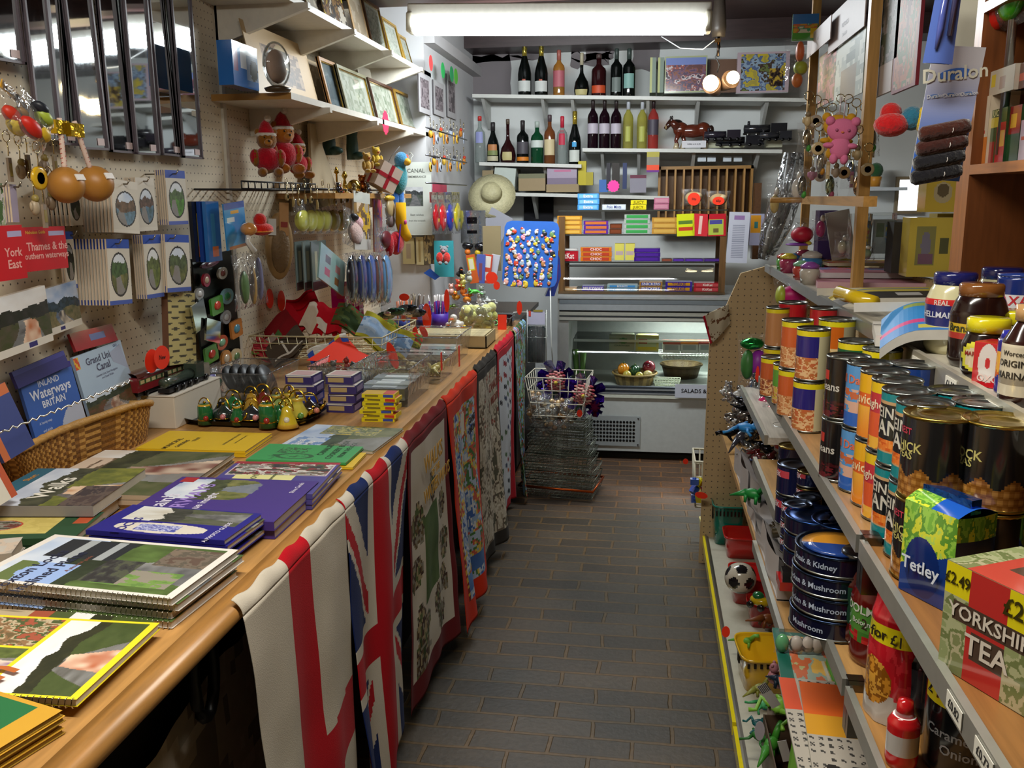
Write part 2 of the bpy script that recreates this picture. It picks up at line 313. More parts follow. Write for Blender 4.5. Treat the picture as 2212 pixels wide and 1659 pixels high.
# =============== ceiling lamps ===============
t=thing('fluorescent_light','long white fluorescent batten glowing under the ceiling beam across the aisle','ceiling light',(-.425,4.3,2.33),(0,.03,0))
obj('batten',MB().box(0,0,.035,1.36,.10,.07,'#efece0','satin'),t,bev=.006)
m=MB().at(TR(0,0,0,0,pi/2,0)); m.lathe([(.019,-.655),(.019,.655)],'#fff','tubeglow',16); m.M=Matrix.Identity(4)
for k in(-.045,.045): pass
o=obj('tube',m,t,loc=(0,-.02,-.035)); obj('end_cap',MB().box(-.67,-.01,-.01,.03,.10,.09,'#d8d2bd','satin'),t,bev=.01); obj('end_cap',MB().box(.67,-.01,-.01,.03,.10,.09,'#d8d2bd','satin'),t,bev=.01)
obj('diffuser',MB().grid(lambda u,v:(-.655+1.31*u,-.075*math.cos(pi*v),-.0-.062*math.sin(pi*v)),2,10,'#fff','tubeglow'),t)
t2=copy_tree(t,(-.35,.95,2.52),(0,0,0),'white fluorescent batten fixed to the ceiling over the near counter')
t=thing('spotlight','small twin spotlight on the ceiling with two warm glowing bulbs','spotlight',tuple(P(1552,80,Y=5.2)))
obj('mount',MB().lathe([(.035,.0),(.04,.05),(.02,.30)],'#3a332c','satin',14).tube([(0,0,0),(0,-.02,-.10)],.008,'#4a4038','metal').box(-.005,-.01,-.02,.03,.03,.02,'#b78b50','gold'),t)
for px,py,rz,r in((1535,180,-.4,.042),(1583,168,.5,.034)):
    p=P(px,py,Y=5.12)-t.location
    m=MB().at(Matrix.Translation(p)@Euler((1.25,0,rz)).to_matrix().to_4x4()); m.lathe([(.02,-.12),(.032,-.09),(.05,-.02),(.048,-.015),(.03,-.06)],'#5b4636','satin',18); sh=obj('shade',m,t)
    m=MB().at(Matrix.Translation(p)); m.ball(0,-.01,0,r,c='#fff',m='bulbglow'); obj('bulb',m,sh)
    point('spot_glow',tuple(P(px,py,Y=5.04)),2.2,(1,.78,.45),.04)
obj('cable',MB().tube([(0,0,.0),(.01,0,-.05),(-.012,0,-.10),(.01,0,-.14),(0,0,-.18)],.004,'#222','satin').tube([(-.3,.05,.02),(-.2,0,-.05),(-.08,0,-.06),(0,0,.0)],.003,'#ddd','satin'),t)
# =============== left wall boards and counter ===============
m=MB().b2(-1.499,-1.488,.6,4.94,.905,2.55,'#dccfb6','pegboard'); 
obj('pegboard_panel',m,None,'cream perforated pegboard covering the wall behind the long counter','pegboard')
m=MB(); m.b2(-1.497,-.69,.1,4.8,.868,.9,'#b98a50','wood'); 
m.at(TR(-.69,0,.868)); n=10; pr=[(0,0)]+[(.03+.014*math.sin(pi*k/n),.016-.016*math.cos(pi*k/n)) for k in range(n+1)]+[(0,.032)]
vs=[(a,y,b) for y in(.1,4.8) for a,b in pr]; L=len(pr); m.add(vs,[(i,(i+1)%L,L+(i+1)%L,L+i) for i in range(L)]+[tuple(range(L))[::-1],tuple(range(L,2*L))],'#b07f44','wood',True)
t=thing('shop_counter','long oak-topped counter along the left wall, crowded with souvenirs','counter')
obj('worktop',m,t)
m=MB().b2(-.86,-.82,.1,4.78,0,.868,'#1b1815','matte').b2(-1.49,-.86,4.72,4.78,0,.868,'#3a2d20','wood');  # near-black board: the darkness of the void under the counter is its colour
m.grid(lambda u,v:(-.79+.004*vn(u*9,v*9,1),.90+.75*u,.0+v*((.66+.08*u)*min(1,(u*3.2)**.5)-.05*vn(u*9,2,3))),40,24,pal(['#8a7c68','#b5aa98','#cfc4b2','#c4b8a4','#94887a'],5,3),'matte')
obj('front_board',m,t,'dark board with a patch of grubby white paint')
m=MB(); c0=P(440,1450,X=-.73); m.tube([(c0.x,c0.y+.035*math.cos(a),c0.z+.085*math.sin(a)) for a in [2*pi*k/20 for k in range(20)]],.011,'#0c0c0c','satin',8,True)
m.tube([(-.82,c0.y+.01,c0.z+.1),(c0.x,c0.y+.01,c0.z+.09)],.012,'#0c0c0c','satin'); obj('ring_handle',m,t,'black iron ring handle')
# left wall shelves
def bracket(x0,x1,y,z,h=.10,c='#dcd6c8'):
    return MB().add([(x0,y-.012,z),(x1,y-.012,z),(x1,y-.012,z-.018),(x0,y-.012,z-h),(x0,y+.012,z),(x1,y+.012,z),(x1,y+.012,z-.018),(x0,y+.012,z-h)],[(0,1,2,3),(7,6,5,4),(0,4,5,1),(1,5,6,2),(2,6,7,3),(3,7,4,0)],c,'satin')
MSZ=1.905; MSY=3.04; MSX=-1.2; USZ=2.225; USX=-1.2
t=thing('wall_shelf','white shelf with a bare wood end holding framed pictures, middle of the left wall','shelf')
obj('shelf_board',MB().b2(-1.487,MSX,MSY,5.15,MSZ-.022,MSZ,'#e2dccf','satin',front='#a87a3c'),t)
for y in(3.35,3.95,4.55): obj('bracket',bracket(-1.487,MSX+.03,y,MSZ-.022),t)
t=thing('wall_shelf','highest white shelf on the left wall, just under the ceiling','shelf')
obj('shelf_board',MB().b2(-1.487,USX,3.0,5.1,USZ-.022,USZ,'#ded8cb','satin'),t)
for y in(3.12,3.62,4.15,4.7): obj('bracket',bracket(-1.487,USX+.05,y,USZ-.022,.13),t)
m=MB(); [m.b2(-1.489,-1.478,y-.012,y+.012,.95,2.5,'#cfc9bc','satin') for y in(3.12,)]; obj('shelf_upright',m,None,'white slotted metal upright strip holding the shelf brackets','shelf upright')
LSZ=1.575
t=thing('wall_shelf','narrow bare wooden plank shelf under the framed pictures, crowded with brass ornaments','shelf')
obj('shelf_board',MB().b2(-1.487,-1.24,3.55,4.75,LSZ-.022,LSZ,'#b18245','wood'),t)
for y in(3.7,4.5): obj('bracket',bracket(-1.487,-1.28,y,LSZ-.022,.07),t)
# =============== right gondola ===============
GX=.80; Y0,Y1,Y2,Y3=-.3,1.29,2.5,3.72
ZA,ZB,ZB2,ZC,ZD=.66,.83,.89,1.06,1.28
t=thing('shelving_unit','long metal-edged grocery shelving unit down the right side of the aisle','shelving')
m=MB().b2(.285,GX,Y0,3.72,0,.105,'#8b8779','satin').b2(.285,GX,Y0,3.72,.105,.12,'#b9b6a4','satin'); obj('base_deck',m,t,'scuffed grey base deck')
m=MB().b2(.262,.272,Y0,2.30,.085,.125,'#e8d41c','gloss').b2(.262,.272,2.32,3.98,.085,.125,'#e8d41c','gloss'); obj('edge_strip',m,t,'yellow plastic edge strip')
m=MB().b2(.272,.278,Y0,3.98,.07,.13,'#a9aaa6','metal').b2(.279,.287,Y0,3.98,.11,.122,'#8f8f8c','metal').b2(.285,.6,3.72,3.98,.09,.12,'#b9b6a4','satin'); obj('kick_rail',m,t)
obj('back_panel',MB().b2(GX,GX+.02,Y0,3.72,0,1.31,'#c6ab80','pegboard'),t)
def rail(x,y0,y1,z,c='#b4b4ac',h=.028): return MB().b2(x-.010,x,y0,y1,z-h+.007,z+.007,c,'steel')
for (x,y0,y1,z,wc) in ((.30,1.80,3.45,ZA,'#b98f58'),(.315,Y0,Y1-.01,ZB,'#a87a42'),(.315,Y1+.01,Y2,ZB,'#b98f58'),(.345,Y2+.01,3.2,ZB2,'#cfc8bc'),(.32,Y0,Y1-.01,ZC,'#8f6234'),(.32,Y1+.01,Y2,ZC,'#a98256'),(.47,Y0,3.68,ZD,'#b9b3a4')):
    s=obj('shelf',MB().b2(x,GX,y0,y1,z-.02,z,wc,'wood'),t)
    if z==ZA: obj('price_rail',rail(x,1.80,2.3,z),s); continue
    if z==ZD: obj('price_rail',rail(x,1.75,y1,z,'#9da2a0'),s); obj('label_strip',rail(x,y0,1.74,z,'#d9d3c2',.045),s); continue
    obj('price_rail',rail(x,y0,y1,z),s)
    if z in(ZC,ZB): obj('rail_bracket',MB().b2(x-.004,x+.02,y0-.012 if y0>1 else y1-.006,(y0 if y0>1 else y1)+.006,z-.075,z+.012,'#6b655c','metal'),s)
for i,y in enumerate((.62,.70,.78,.86)): obj('price_label',MB().at(TR(.309,y,ZC-.007)@FXN).box(0,0,0,.045,.019,.001,'#cfcdc2','card').text('£0.%d'%(55+i*9),.014,TR(0,0,.001),'#222'),t)
for i,y in enumerate((1.05,1.25,1.42,1.6)): obj('price_label',MB().at(TR(.459,y,ZD-.014)@FXN).box(0,0,0,.05,.024,.001,'#eceadf','card').text('£1.%d'%(19+i*10),.018,TR(0,0,.001),'#333'),t)
pts=[(.25,0),(.262,.96),(.376,1.245),(.474,1.274),(.82,1.29),(.82,0)]
obj('end_panel',MB().prism(pts,.018,'#c6ab78','pegboardx',y=3.74),t) if False else None
def pegx():
    a=MATS['pegboard'].copy(); a.name='pegboard_x'; MATS['pegboardx']=a
    for nd in a.node_tree.nodes:
        if nd.type=='COMBXYZ': cb=nd
        if nd.type=='SEPXYZ': sp=nd
    for lk in list(a.node_tree.links):
        if lk.to_node==cb: a.node_tree.links.remove(lk)
    a.node_tree.links.new(sp.outputs[0],cb.inputs[0]); a.node_tree.links.new(sp.outputs[2],cb.inputs[2])
pegx(); obj('end_panel',MB().prism(pts,.018,'#bfa57c','pegboardx',y=3.74),t,'tan perforated end panel')
# brown bookcase standing on the top shelf
t=thing('wall_cabinet','tall brown wooden shelf cabinet standing behind the jars and tea boxes','cabinet')
obj('end_panel',MB().b2(.6,.78,1.86,1.93,1.285,2.6,'#6d3d1c','woodz',side='#a86a2c'),t); obj('back_panel',MB().b2(.74,.77,.3,1.86,1.285,2.6,'#6b3a1a','woodz'),t)
for z in(1.604,1.892): obj('shelf',MB().b2(.6,.74,.3,1.86,z-.018,z,'#8a5228','wood',side='#b57436'),t)
obj('upright_tube',MB().lathe([(.008,0),(.008,.9)],'#aaa','metal',10,x=.63,y=1.80,z=1.62),t)
# =============== back shelves ===============
def backshelf(p0,p1,Y,depth,label,brk,th=.022,wc='#c9c9c3'):
    a=P(*p0,Y=Y); b=P(*p1,Y=Y); t=thing('wall_shelf',label,'shelf',(a.x,Y,a.z)); sl=(b.z-a.z)/(b.x-a.x)
    m=MB(); L=b.x-a.x; m.add([(0,0,-th),(L,0,sl*L-th),(L,depth,sl*L-th),(0,depth,-th),(0,0,0),(L,0,sl*L),(L,depth,sl*L),(0,depth,0)],[(0,3,2,1),(4,5,6,7),(0,1,5,4),(1,2,6,5),(2,3,7,6),(3,0,4,7)],wc,'satin'); obj('shelf_board',m,t)
    for px in brk:
        x=P(px,p0[1],Y=Y).x-a.x; m=MB().add([(x-.01,.03,sl*x-th),(x-.01,depth,sl*x-th),(x-.01,depth,sl*x-.2),(x+.01,.03,sl*x-th),(x+.01,depth,sl*x-th),(x+.01,depth,sl*x-.2)],[(0,1,2),(5,4,3),(0,3,4,1),(1,4,5,2),(2,5,3,0)],'#b9bab6','satin'); obj('bracket',m,t)
    return lambda px: (lambda x:(x,a.z+sl*(x-a.x)))(P(px,p0[1],Y=Y+.08).x)
YS=6.02
sh1=backshelf((1020,203),(1745,212),YS,.3,'highest white shelf on the back wall, carrying champagne bottles and jigsaws',(1040,1170,1235,1400,1510,1660))
sh2=backshelf((1035,350),(1256,355),YS,.3,'short white shelf on the back wall with eight spirit bottles',(1060,1175))
sh3=backshelf((1258,320),(1690,323),YS,.3,'white shelf on the back wall with wine bottles and a china horse',(1300,1380,1500,1640))
sh4=backshelf((1035,414),(1445,424),YS,.3,'lowest white shelf on the back wall, stacked with cardboard boxes',(1150,1300))

t=thing('back_cabinet','low dark cabinet filling the corner between the long counter and the chilled counter','cabinet')
obj('cabinet_body',MB().b2(-1.18,-.70,4.84,5.72,.06,.87,'#1d1a1c','satin').b2(-1.16,-.72,4.88,5.7,0,.06,'#141214','matte'),t); obj('cabinet_top',MB().b2(-1.19,-.68,4.83,5.74,.87,.895,'#4a3c30','wood'),t)
# =============== flags and tea towels over the counter edge ===============
def cloth(name,label,y0,y1,zl,zr,cf,seed,nu=56,nv=84,amp=.02,ztop=.905,cat='flag',group=None,lines=(),col='#333',xo=-.61,top=True):
    x0=-.636
    def pt(u,v):
        s=1-v; w=amp*s**.6*(math.sin(u*9+seed)*.6+math.sin(u*17+seed*2+s*2)*.35)+.05*s*s*(.4+.6*math.sin(seed+u*2.4))+.006*(vn(u*6,v*7,seed)-.5)
        z0=zl+(zr-zl)*u+.012*math.sin(u*7+seed); z=z0+(ztop-.02-z0)*v
        pin=.025*s*math.sin(seed*1.7+s*2); sag=-.022*math.sin(pi*u)*(v**6)
        return (x0+w, y0+(y1-y0)*(.5+(u-.5)*(1-.10*s*(1+math.sin(seed))*.5))+pin, z+sag*0)
    m=MB().grid(pt,nu,nv,cf,'fabric')
    if top:
        def hp(u,v):  # hem folded over the nosing onto the worktop
            a=v*pi*.40; e=pt(u,1); k=1 if v>0 else 0
            return (e[0]-.028*(1-math.cos(a))-.0,e[1],e[2]+.026*math.sin(a)+.004*math.sin(u*30+seed)*v)
        m.grid(hp,nu,8,lambda u,v:cf(u,.985),'fabric')
    for s_,sz,y,z,sx in lines: m.at(TR(xo,y,z)@FX).text(s_,sz,TR(0,0,0),col,'fabric',sx)
    return obj(name,m,None,label,cat,group=group,solid=.0012)
W_='#c9c1b3';R_='#b01420';B_='#1b2a5c'
def eng(u,v):
    return C(R_) if .37<u<.59 or .345<v+.02*math.sin(u*5)<.50 else C('#c4bbab')
cloth('england_flag','white flag with a red cross hanging over the near end of the counter',1.285,1.79,.10,.07,eng,1.0,nu=90,nv=80,amp=.018)
def uk(u,v):
    x=(v-.5)*5/3*1.0*2.0/2; y=(u-.5)  # flag hung sideways: long side vertical
    X=(v-.5)*60; Y=(u-.5)*30
    if abs(Y)<3.2 or abs(X)<3.2: return C(R_)
    if abs(Y)<5.2 or abs(X)<5.2: return C(W_)
    d=(Y-X/2 if X*Y>0 else Y+X/2)*.894; sgn=1 if X>0 else -1
    if abs(d)<3.0:
        return C(R_) if (0<d*sgn<2.0 if X*Y>0 else 0<-d*sgn<2.0) else C(W_)
    return C(B_)
cloth('union_flag','red, white and blue Union flag hanging between the red-cross flag and the waterways tea towel',1.795,2.315,.06,.13,uk,2.6,nu=80,nv=110,amp=.03)
def tt1(u,v):
    if u<.07 or u>.93 or v<.09 or v>.96: return C('#6c1a1e')
    if .28<u<.66 and .33<v<.68: return mixc('#3f5a2c','#5d7440',fb(u*12,v*20,4))
    for cx,cy,r in((.25,.16,.13),(.7,.16,.12),(.2,.3,.1),(.8,.3,.1),(.15,.5,.09),(.82,.45,.1),(.8,.62,.1),(.2,.68,.12),(.55,.74,.1),(.3,.24,.1),(.6,.25,.1)):
        if math.hypot((u-cx),(v-cy)*1.5)<r*(.6+.7*vn(u*20,v*20,9)): return pal(['#3c4a2a','#6b5a3c','#8d8a7c','#4d3a30','#a99a78','#59693f'],22,int(cx*90))(u,v)
    return C('#cfc8bb')
def ttl(nm,label,y0,y1,zl,zr,cf,seed,lines=(),col='#b98d3a',xo=-.618,**k):
    return cloth('tea_towel',label,y0,y1,zl,zr,cf,seed,cat='tea towel',lines=lines,col=col,xo=xo,**k)
ttl('a','dark red bordered tea towel printed with canal scenes and the words WALKS OF THE WATERWAYS',2.315,2.80,.07,.10,tt1,4.1,[('WALKS',.07,2.52,.80,1),('OF THE',.03,2.54,.755,1),('WATERWAYS',.055,2.56,.71,1.0)],amp=.014,xo=-.612)
def tt2(u,v):
    if u<.13 or u>.87 or v<.10 or v>.93: return C('#c8341a')
    if abs(u-.87)<.03 or abs(u-.13)<.03: return C('#caa336') if int(v*60)%2 else C('#7a2a16')
    if (u-.5)**2*1.4+(v-.84)**2*2.5<.012: return C('#ddd5c2') if (u-.5)**2*1.4+(v-.84)**2*2.5<.009 else C('#c8341a')
    if .13<v<.20: return mixc('#33569c','#5f86bd',vn(u*10,v*10,2))
    return pal(['#8fa7c4','#b4bfcb','#4063a8','#c9cdd2','#8fa7c4','#d3bb55','#c05f4c','#4c7746','#a9b9cf'],9,12,1.6)(u,v)
ttl('b','orange bordered tea towel printed with a blue canal map, hanging over the counter',2.82,3.34,.06,.11,tt2,.6,[('GRAND',.035,3.07,.78,1),('UNION',.035,3.07,.745,1)],'#333',amp=.03,xo=-.604)
def tt3(u,v):
    if u<.08 or u>.92 or v<.07 or v>.95: return C('#35312d')
    return pal(['#bdb5a4','#c9c2b3','#a59c8b','#c4bcab','#6b5f52','#bcb29f','#8c4a3c' if v>.6 else '#5b5a4c'],13,31,1.5)(u,v)
ttl('c','dark bordered cream tea towel sketched with birds and riverside plants',3.375,3.80,.06,.09,tt3,5.2,[('CANALSIDE',.05,3.6,.80,1),('WILDLIFE',.045,3.6,.74,1)],'#7c3a2c',amp=.02,xo=-.61)
def tt4(u,v):
    if u<.10 or u>.9 or v<.06 or v>.95: return C('#b51e2c')
    a,b=u*6,v*15; i,j=int(a),int(b); fu,fv=a-i,b-j
    if h2(i,j,3)>.35 and abs(fu-.5)<.34 and abs(fv-.5+.5*(fu-.5))<.2: return C(['#3d4a66','#8c3038','#4f6b4a','#33363e','#b0552f'][int(h2(i,j,8)*4.99)])
    return C('#c9d1dc')
ttl('d','red bordered pale blue tea towel printed with rows of tiny narrowboats',3.83,4.335,.07,.06,tt4,3.3,amp=.016)
ttl('e','green and blue landscape tea towel hanging last on the counter, next to the wire baskets',4.385,4.78,.03,.01,pal(['#5f7f4a','#7fa6cc','#9bb88a','#4b6a3c','#a8442e','#86a8c9','#3f5634'],8,44,2),1.9,amp=.015)
m=MB().lathe([(.006,0),(.006,.5)],'#9a7a4a','wood',8)
# =============== books lying on the counter ===============
CZ=.9
def flatbook(label,bl,br,tr,ztop,t,face,n=1,texts=(),edge='#cfc6b4',back='#b9b09c',name='book',cat='book',group=None,spiral=False,jit=.006,res=70,flop=0,m_='card',z0=CZ,labels=None,plabel=None):
    A,Bb,Cc=P(*bl,Z=ztop),P(*br,Z=ztop),P(*tr,Z=ztop)
    u=Bb-A; v=Cc-Bb; w=u.length; h=v.length; ang=math.atan2(u.y,u.x); th=(ztop-z0)/n; base=A
    for k in range(n-1,-1,-1):
        r_=random.Random(k*7+int(bl[0])); topz=z0+th*(k+1); tt=min(th-.0013,t)
        lb=label if k==n-1 else (labels[n-2-k] if labels else ('copy directly under the top one in the stack of '+label if n==2 else '%s copy down in the stack of %s'%(ORD[n-1-k],label)))
        lb=' '.join(lb.split()[:16])
        root=thing(name,lb,cat,(A.x+(r_.random()-.5)*jit*(k<n-1),A.y+(r_.random()-.5)*jit*2*(k<n-1),topz-tt),(0,0,ang+(0 if k==n-1 else (r_.random()-.5)*.03)),group)
        m=MB().b2(.001,w-.003,.002,h-.002,.001,tt-.001,edge,'matte'); obj('pages',m,root)
        m=MB(); cv=lambda a,b:(a*w,b*h,tt+flop*.02*max(0,a-.6)**2*8)
        if k==n-1: m.grid(lambda a,b:(a*w,b*h,tt+.0004+flop*.02*max(0,a-.6)**2*8),res,int(res*h/w*1.0),face,m_,False)
        else: m.grid(lambda a,b:(a*w,b*h,tt+.0003),6,8,face,m_,False)
        m.b2(0,w,0,h,-.0002,.0006,back,m_)
        if not spiral: m.b2(-.0008,0,0,h,0,tt,back,m_)
        if k==n-1:
            for s,sz,x,y,c_,rot in texts: m.text(s,sz,TR(x*w,y*h,tt+.0009,0,0,rot),c_,m_)
        obj('cover',m,root)
        if spiral:
            m=MB(); y=.006
            ns=int(h/.009)
            for q in range(ns):
                yy=.005+q*.009; m.tube([(-.004+.0045*math.cos(a)+.004,yy,tt/2+ (tt/2+.002)*math.sin(a)) for a in [2*pi*j/6 for j in range(6)]],.0008,'#b5b0a6','chrome',3,True)
            obj('spiral_binding',m,root)
fox=bordered(layout(scene(3,'#8fa9cf','#34402a','#5f7a3e','#2f3034',.62),[(.0,.62,.42,.95,lambda u,v:C('#93aee0') if v<.8-.2*vn(u*9,1,1) else C('#5f7040')),(.55,.5,.98,.9,lambda u,v:C('#9aa0a4') if (int(v*7)%3==1) else C('#22262a')),(.55,.0,.95,.28,pal(['#5b4a40','#6d6256','#5a5348','#75685a'],4,3)),(.1,.05,.42,.45,pal(['#5f8040','#6f8f48','#8a8478'],5,2)),(.12,.32,.6,.52,pal(['#2d2c2c','#3a3b38','#4c5040'],6,5))]),'#ddd8d2',.05,.04)
flatbook('glossy spiral-bound book titled Foxton Locks and Inclined Plane with a canal photograph',(371,1294),(515,1188),(105,1162),.95,.011,fox,4,[('Foxton Locks',.028,.48,.0,'#1e2440',0)][:0]+[('Foxton Locks',.030,.27,.80,'#20263f',0),('Inclined Plane',.030,.27,.70,'#20263f',0),('A pictorial guide',.010,.45,.63,'#7a4a3a',0)],spiral=True,edge='#cdc6bd',back='#e2ddd6',res=110,jit=.012)
yel=layout('#e6d52a',[(.03,.04,.97,.50,scene(7,'#e0dbd6','#3a3a22','#4d5a30','#46433a',.62,'#b0562c')),(.03,.53,.55,.97,scene(11,'#b4c2c8','#44502c','#6d7a40','#5a5148',.6,'#7d5a8c')),(.58,.53,.97,.97,pal(['#6a5a3c','#8c6b4a','#b9a98c','#4d5a34','#a0523c'],7,5))])
flatbook('yellow bordered spiral-bound canal boats book lying across a second copy',(165,1512),(345,1346),(0,1314),.925,.010,yel,2,spiral=True,edge='#d8d2c8',back='#e6d52a',res=110,jit=.05)
gr=layout('#1f6a3c',[(0,0,1,.03,'#c9a23c'),(0,.0,.94,.13,'#c9992f'),(.94,0,1,1,'#c9992f')])
flatbook('green and gold book with red italic title at the very front of the counter',(-70,1659),(135,1535),(-260,1490),.93,.007,gr,4,[('Foxton',.075,.55,.60,'#b8642f',0)],edge='#9a8044',back='#b08a30')
flatbook('white oval price sticker on the green and gold book',(45,1618),(62,1600),(30,1597),.9315,.0006,lambda u,v:C('#d8d2c8'),1,name='price_sticker',cat='sticker',z0=.9308,edge='#d8d2c8',res=4) if False else None
bl=layout('#231f7e',[(.46,.06,.97,.90,scene(21,'#b4ae9e','#4d4c47','#67645c','#2e2d2c',.6)),(.05,.2,.42,.86,lambda u,v:C('#cfc9bd') if (u-.5)**2+(v-.5)**2*.8<.22 else C('#231f7e')),(.13,.4,.34,.7,pal(['#6a72b8','#b7bbd8','#4a50a0'],10,4))])
flatbook('navy blue Locks photo guide booklet with black and white photograph',(485,1168),(567,1110),(275,1097),.952,.009,bl,5,[('LOCKS',.026,.26,.78,'#231f7e',0),('A PHOTO GUIDE',.013,.24,.12,'#cfcbe0',0)],back='#231f7e',jit=.02,flop=0)
pu=layout('#43307e',[(.42,.34,.97,.96,lambda u,v:scene(25,'#8fa3c4','#5b6340','#8c8a50','#59677c',.55)(u,v) if ((u-.5)**4*16+(v-.5)**4*16)<.9-.2*vn(u*9,v*9,2) else C('#43307e')),(.86,.86,.99,.97,'#a52a2e')])
flatbook("purple Britain's Waterways A unique insight paperback lying by the counter edge",(592,1128),(690,1040),(412,1020),.938,.018,pu,2,[("Britain's",.045,.26,.86,'#d8d4e6',0),('WATERWAYS',.046,.27,.72,'#9a80cc',0),('A unique insight',.026,.27,.60,'#d8d4e6',0),('Shire Canals',.014,.80,.10,'#cfc9e0',0)],back='#43307e',edge='#a8a0a0')
pw=layout('#4a4488',[(.55,.02,.96,.96,bordered(pal(['#6b5a4c','#8a8c88','#c9c6c0','#7c3038','#4c5a3c','#35343c'],7,12),'#c8b8c0',.02)),(.93,.0,1,1,'#9c2f3a'),(.28,.3,.56,.86,'#d9d694')])
flatbook('purple-blue waterways guide with a pale yellow handwritten note laid on it',(675,1068),(737,1000),(520,992),.935,.010,pw,3,[('ENJOY',.02,.42,.66,'#55603a',0),('the Waterways',.014,.42,.5,'#55603a',0),('WATERWAYS',.022,.13,.5,'#c9c3e0',pi/2)],back='#4a4488',edge='#c9c0ae')
gb=layout('#3f9a58',[(.08,.35,.5,.85,lambda u,v:C('#2d5f3c') if abs((u-.5)**2+(v-.45)**2-.12)<.035 or fb(u*8,v*8,3)>.66 else C('#3f9a58')),(.5,.5,.8,.8,pal(['#3f9a58','#35553c','#3f9a58'],8,2))])
flatbook('yellow booklet peeping out from under the green booklet',(762,1010),(792,978),(600,968),.907,.005,lambda u,v:C('#d8b52a'),1,edge='#cfc6b4',back='#d8b52a')
flatbook('bright green booklet with black line drawing and capital lettering',(747,1000),(786,965),(585,957),.915,.005,gb,1,[('CANALSIDE',.022,.77,.34,'#1e3a26',0),('COOKERY BOOK',.022,.76,.22,'#1e3a26',0),('FROM THE LOCK',.018,.76,.12,'#1e3a26',0)],z0=.908,back='#3f9a58')
flatbook('blue and green canal map folded leaflet with a photograph cover',(805,976),(872,926),(697,910),.907,.006,layout(scene(33,'#7d9ac4','#4f6048','#7c7f5c','#6a6a62',.6),[(.05,.6,.45,.95,pal(['#7d9ac4','#6f8fc0','#b9c6d8'],5,2)),(.6,.2,.98,.8,pal(['#7c7f5c','#b0a868','#5e6b4a','#8a8a74','#c0ab3c'],6,8))]),1,[('Canal',.03,.2,.86,'#e6e9f0',0),('Map',.026,.2,.74,'#e6e9f0',0)],name='leaflet',cat='leaflet')
yb=lambda u,v:C('#d9b31e')
flatbook('yellow canal recipe booklet with small black lettering, the upper of two',(530,975),(588,936),(386,922),.915,.007,yb,2,[('MUNICIPAL',.02,.3,.75,'#4a3c14',0),('GARDENS',.016,.3,.66,'#4a3c14',0),('TRUST',.014,.55,.6,'#4a3c14',0),('NOTES FROM THE LOCK',.010,.6,.28,'#4a3c14',0),('and the towpath beyond',.008,.6,.2,'#4a3c14',0)],back='#d9b31e',edge='#c9b98a',jit=.01)
wk=layout(scene(41,'#8f9cb8','#5a5a44','#8f8f3c','#4c4440',.55,'#b07a4a'),[(0,.82,1,1,'#2d5f74'),(.0,.0,.5,.3,pal(['#4a3d3a','#5c4f48','#3d3434'],5,3))])
flatbook('thick landscape-covered Walks guidebook beside the wicker basket',(200,1093),(316,1012),(150,985),.955,.022,wk,2,[('Walks',.055,.45,.55,'#e0dcd0',0),('Jarrold',.016,.3,.9,'#cfd8d8',0),('Short',.02,.72,.9,'#c98a3c',0)],back='#8a8684',edge='#b8afa0',jit=.015)
cb=layout(scene(47,'#cbb9a4','#4f5238','#6b6a4c','#6c665c',.7,'#6b3028'),[(0,.78,.8,1,lambda u,v:C('#cdb8a4') if v>.25*vn(u*6,1,2) else C('#6c5c4a'))])
flatbook('cream and brown canals book with a river photograph, behind the walks guidebook',(372,1072),(508,978),(250,962),.935,.011,cb,3,[('Canals',.035,.25,.90,'#5c4632',0),('Past and Present',.014,.6,.88,'#5c4632',0)],back='#b9a68e',edge='#b8ab98')
gm=layout('#274a30',[(.18,.18,.86,.86,lambda u,v:(pal(['#4a4a3c','#8c8a80','#6b3c34'],9,2)(u,v) if ((u-.5)**2*1.6+(v-.45)**2*4<.12) else C('#b9473a') if ((u-.5)**2*1.6+(v-.45)**2*4<.14) else pal(['#c9b86a','#bfae60','#c9b86a'],8,3)(u,v))),(.55,.02,.9,.10,'#b0502f')])
flatbook('green book with an old yellow canal map and oval vignette on its cover',(160,1162),(226,1106),(-60,1066),.93,.013,gm,2,[('ENGLAND',.03,.3,.93,'#c9b86a',0)],back='#274a30',edge='#a89c8a')
flatbook('pale grey book stack corner showing beside the green map book',(25,1195),(50,1160),(-80,1160),.945,.02,pal(['#b9b4ac','#c0b0a0','#a9a096'],5,3),2,back='#aaa498',edge='#a89c8a')
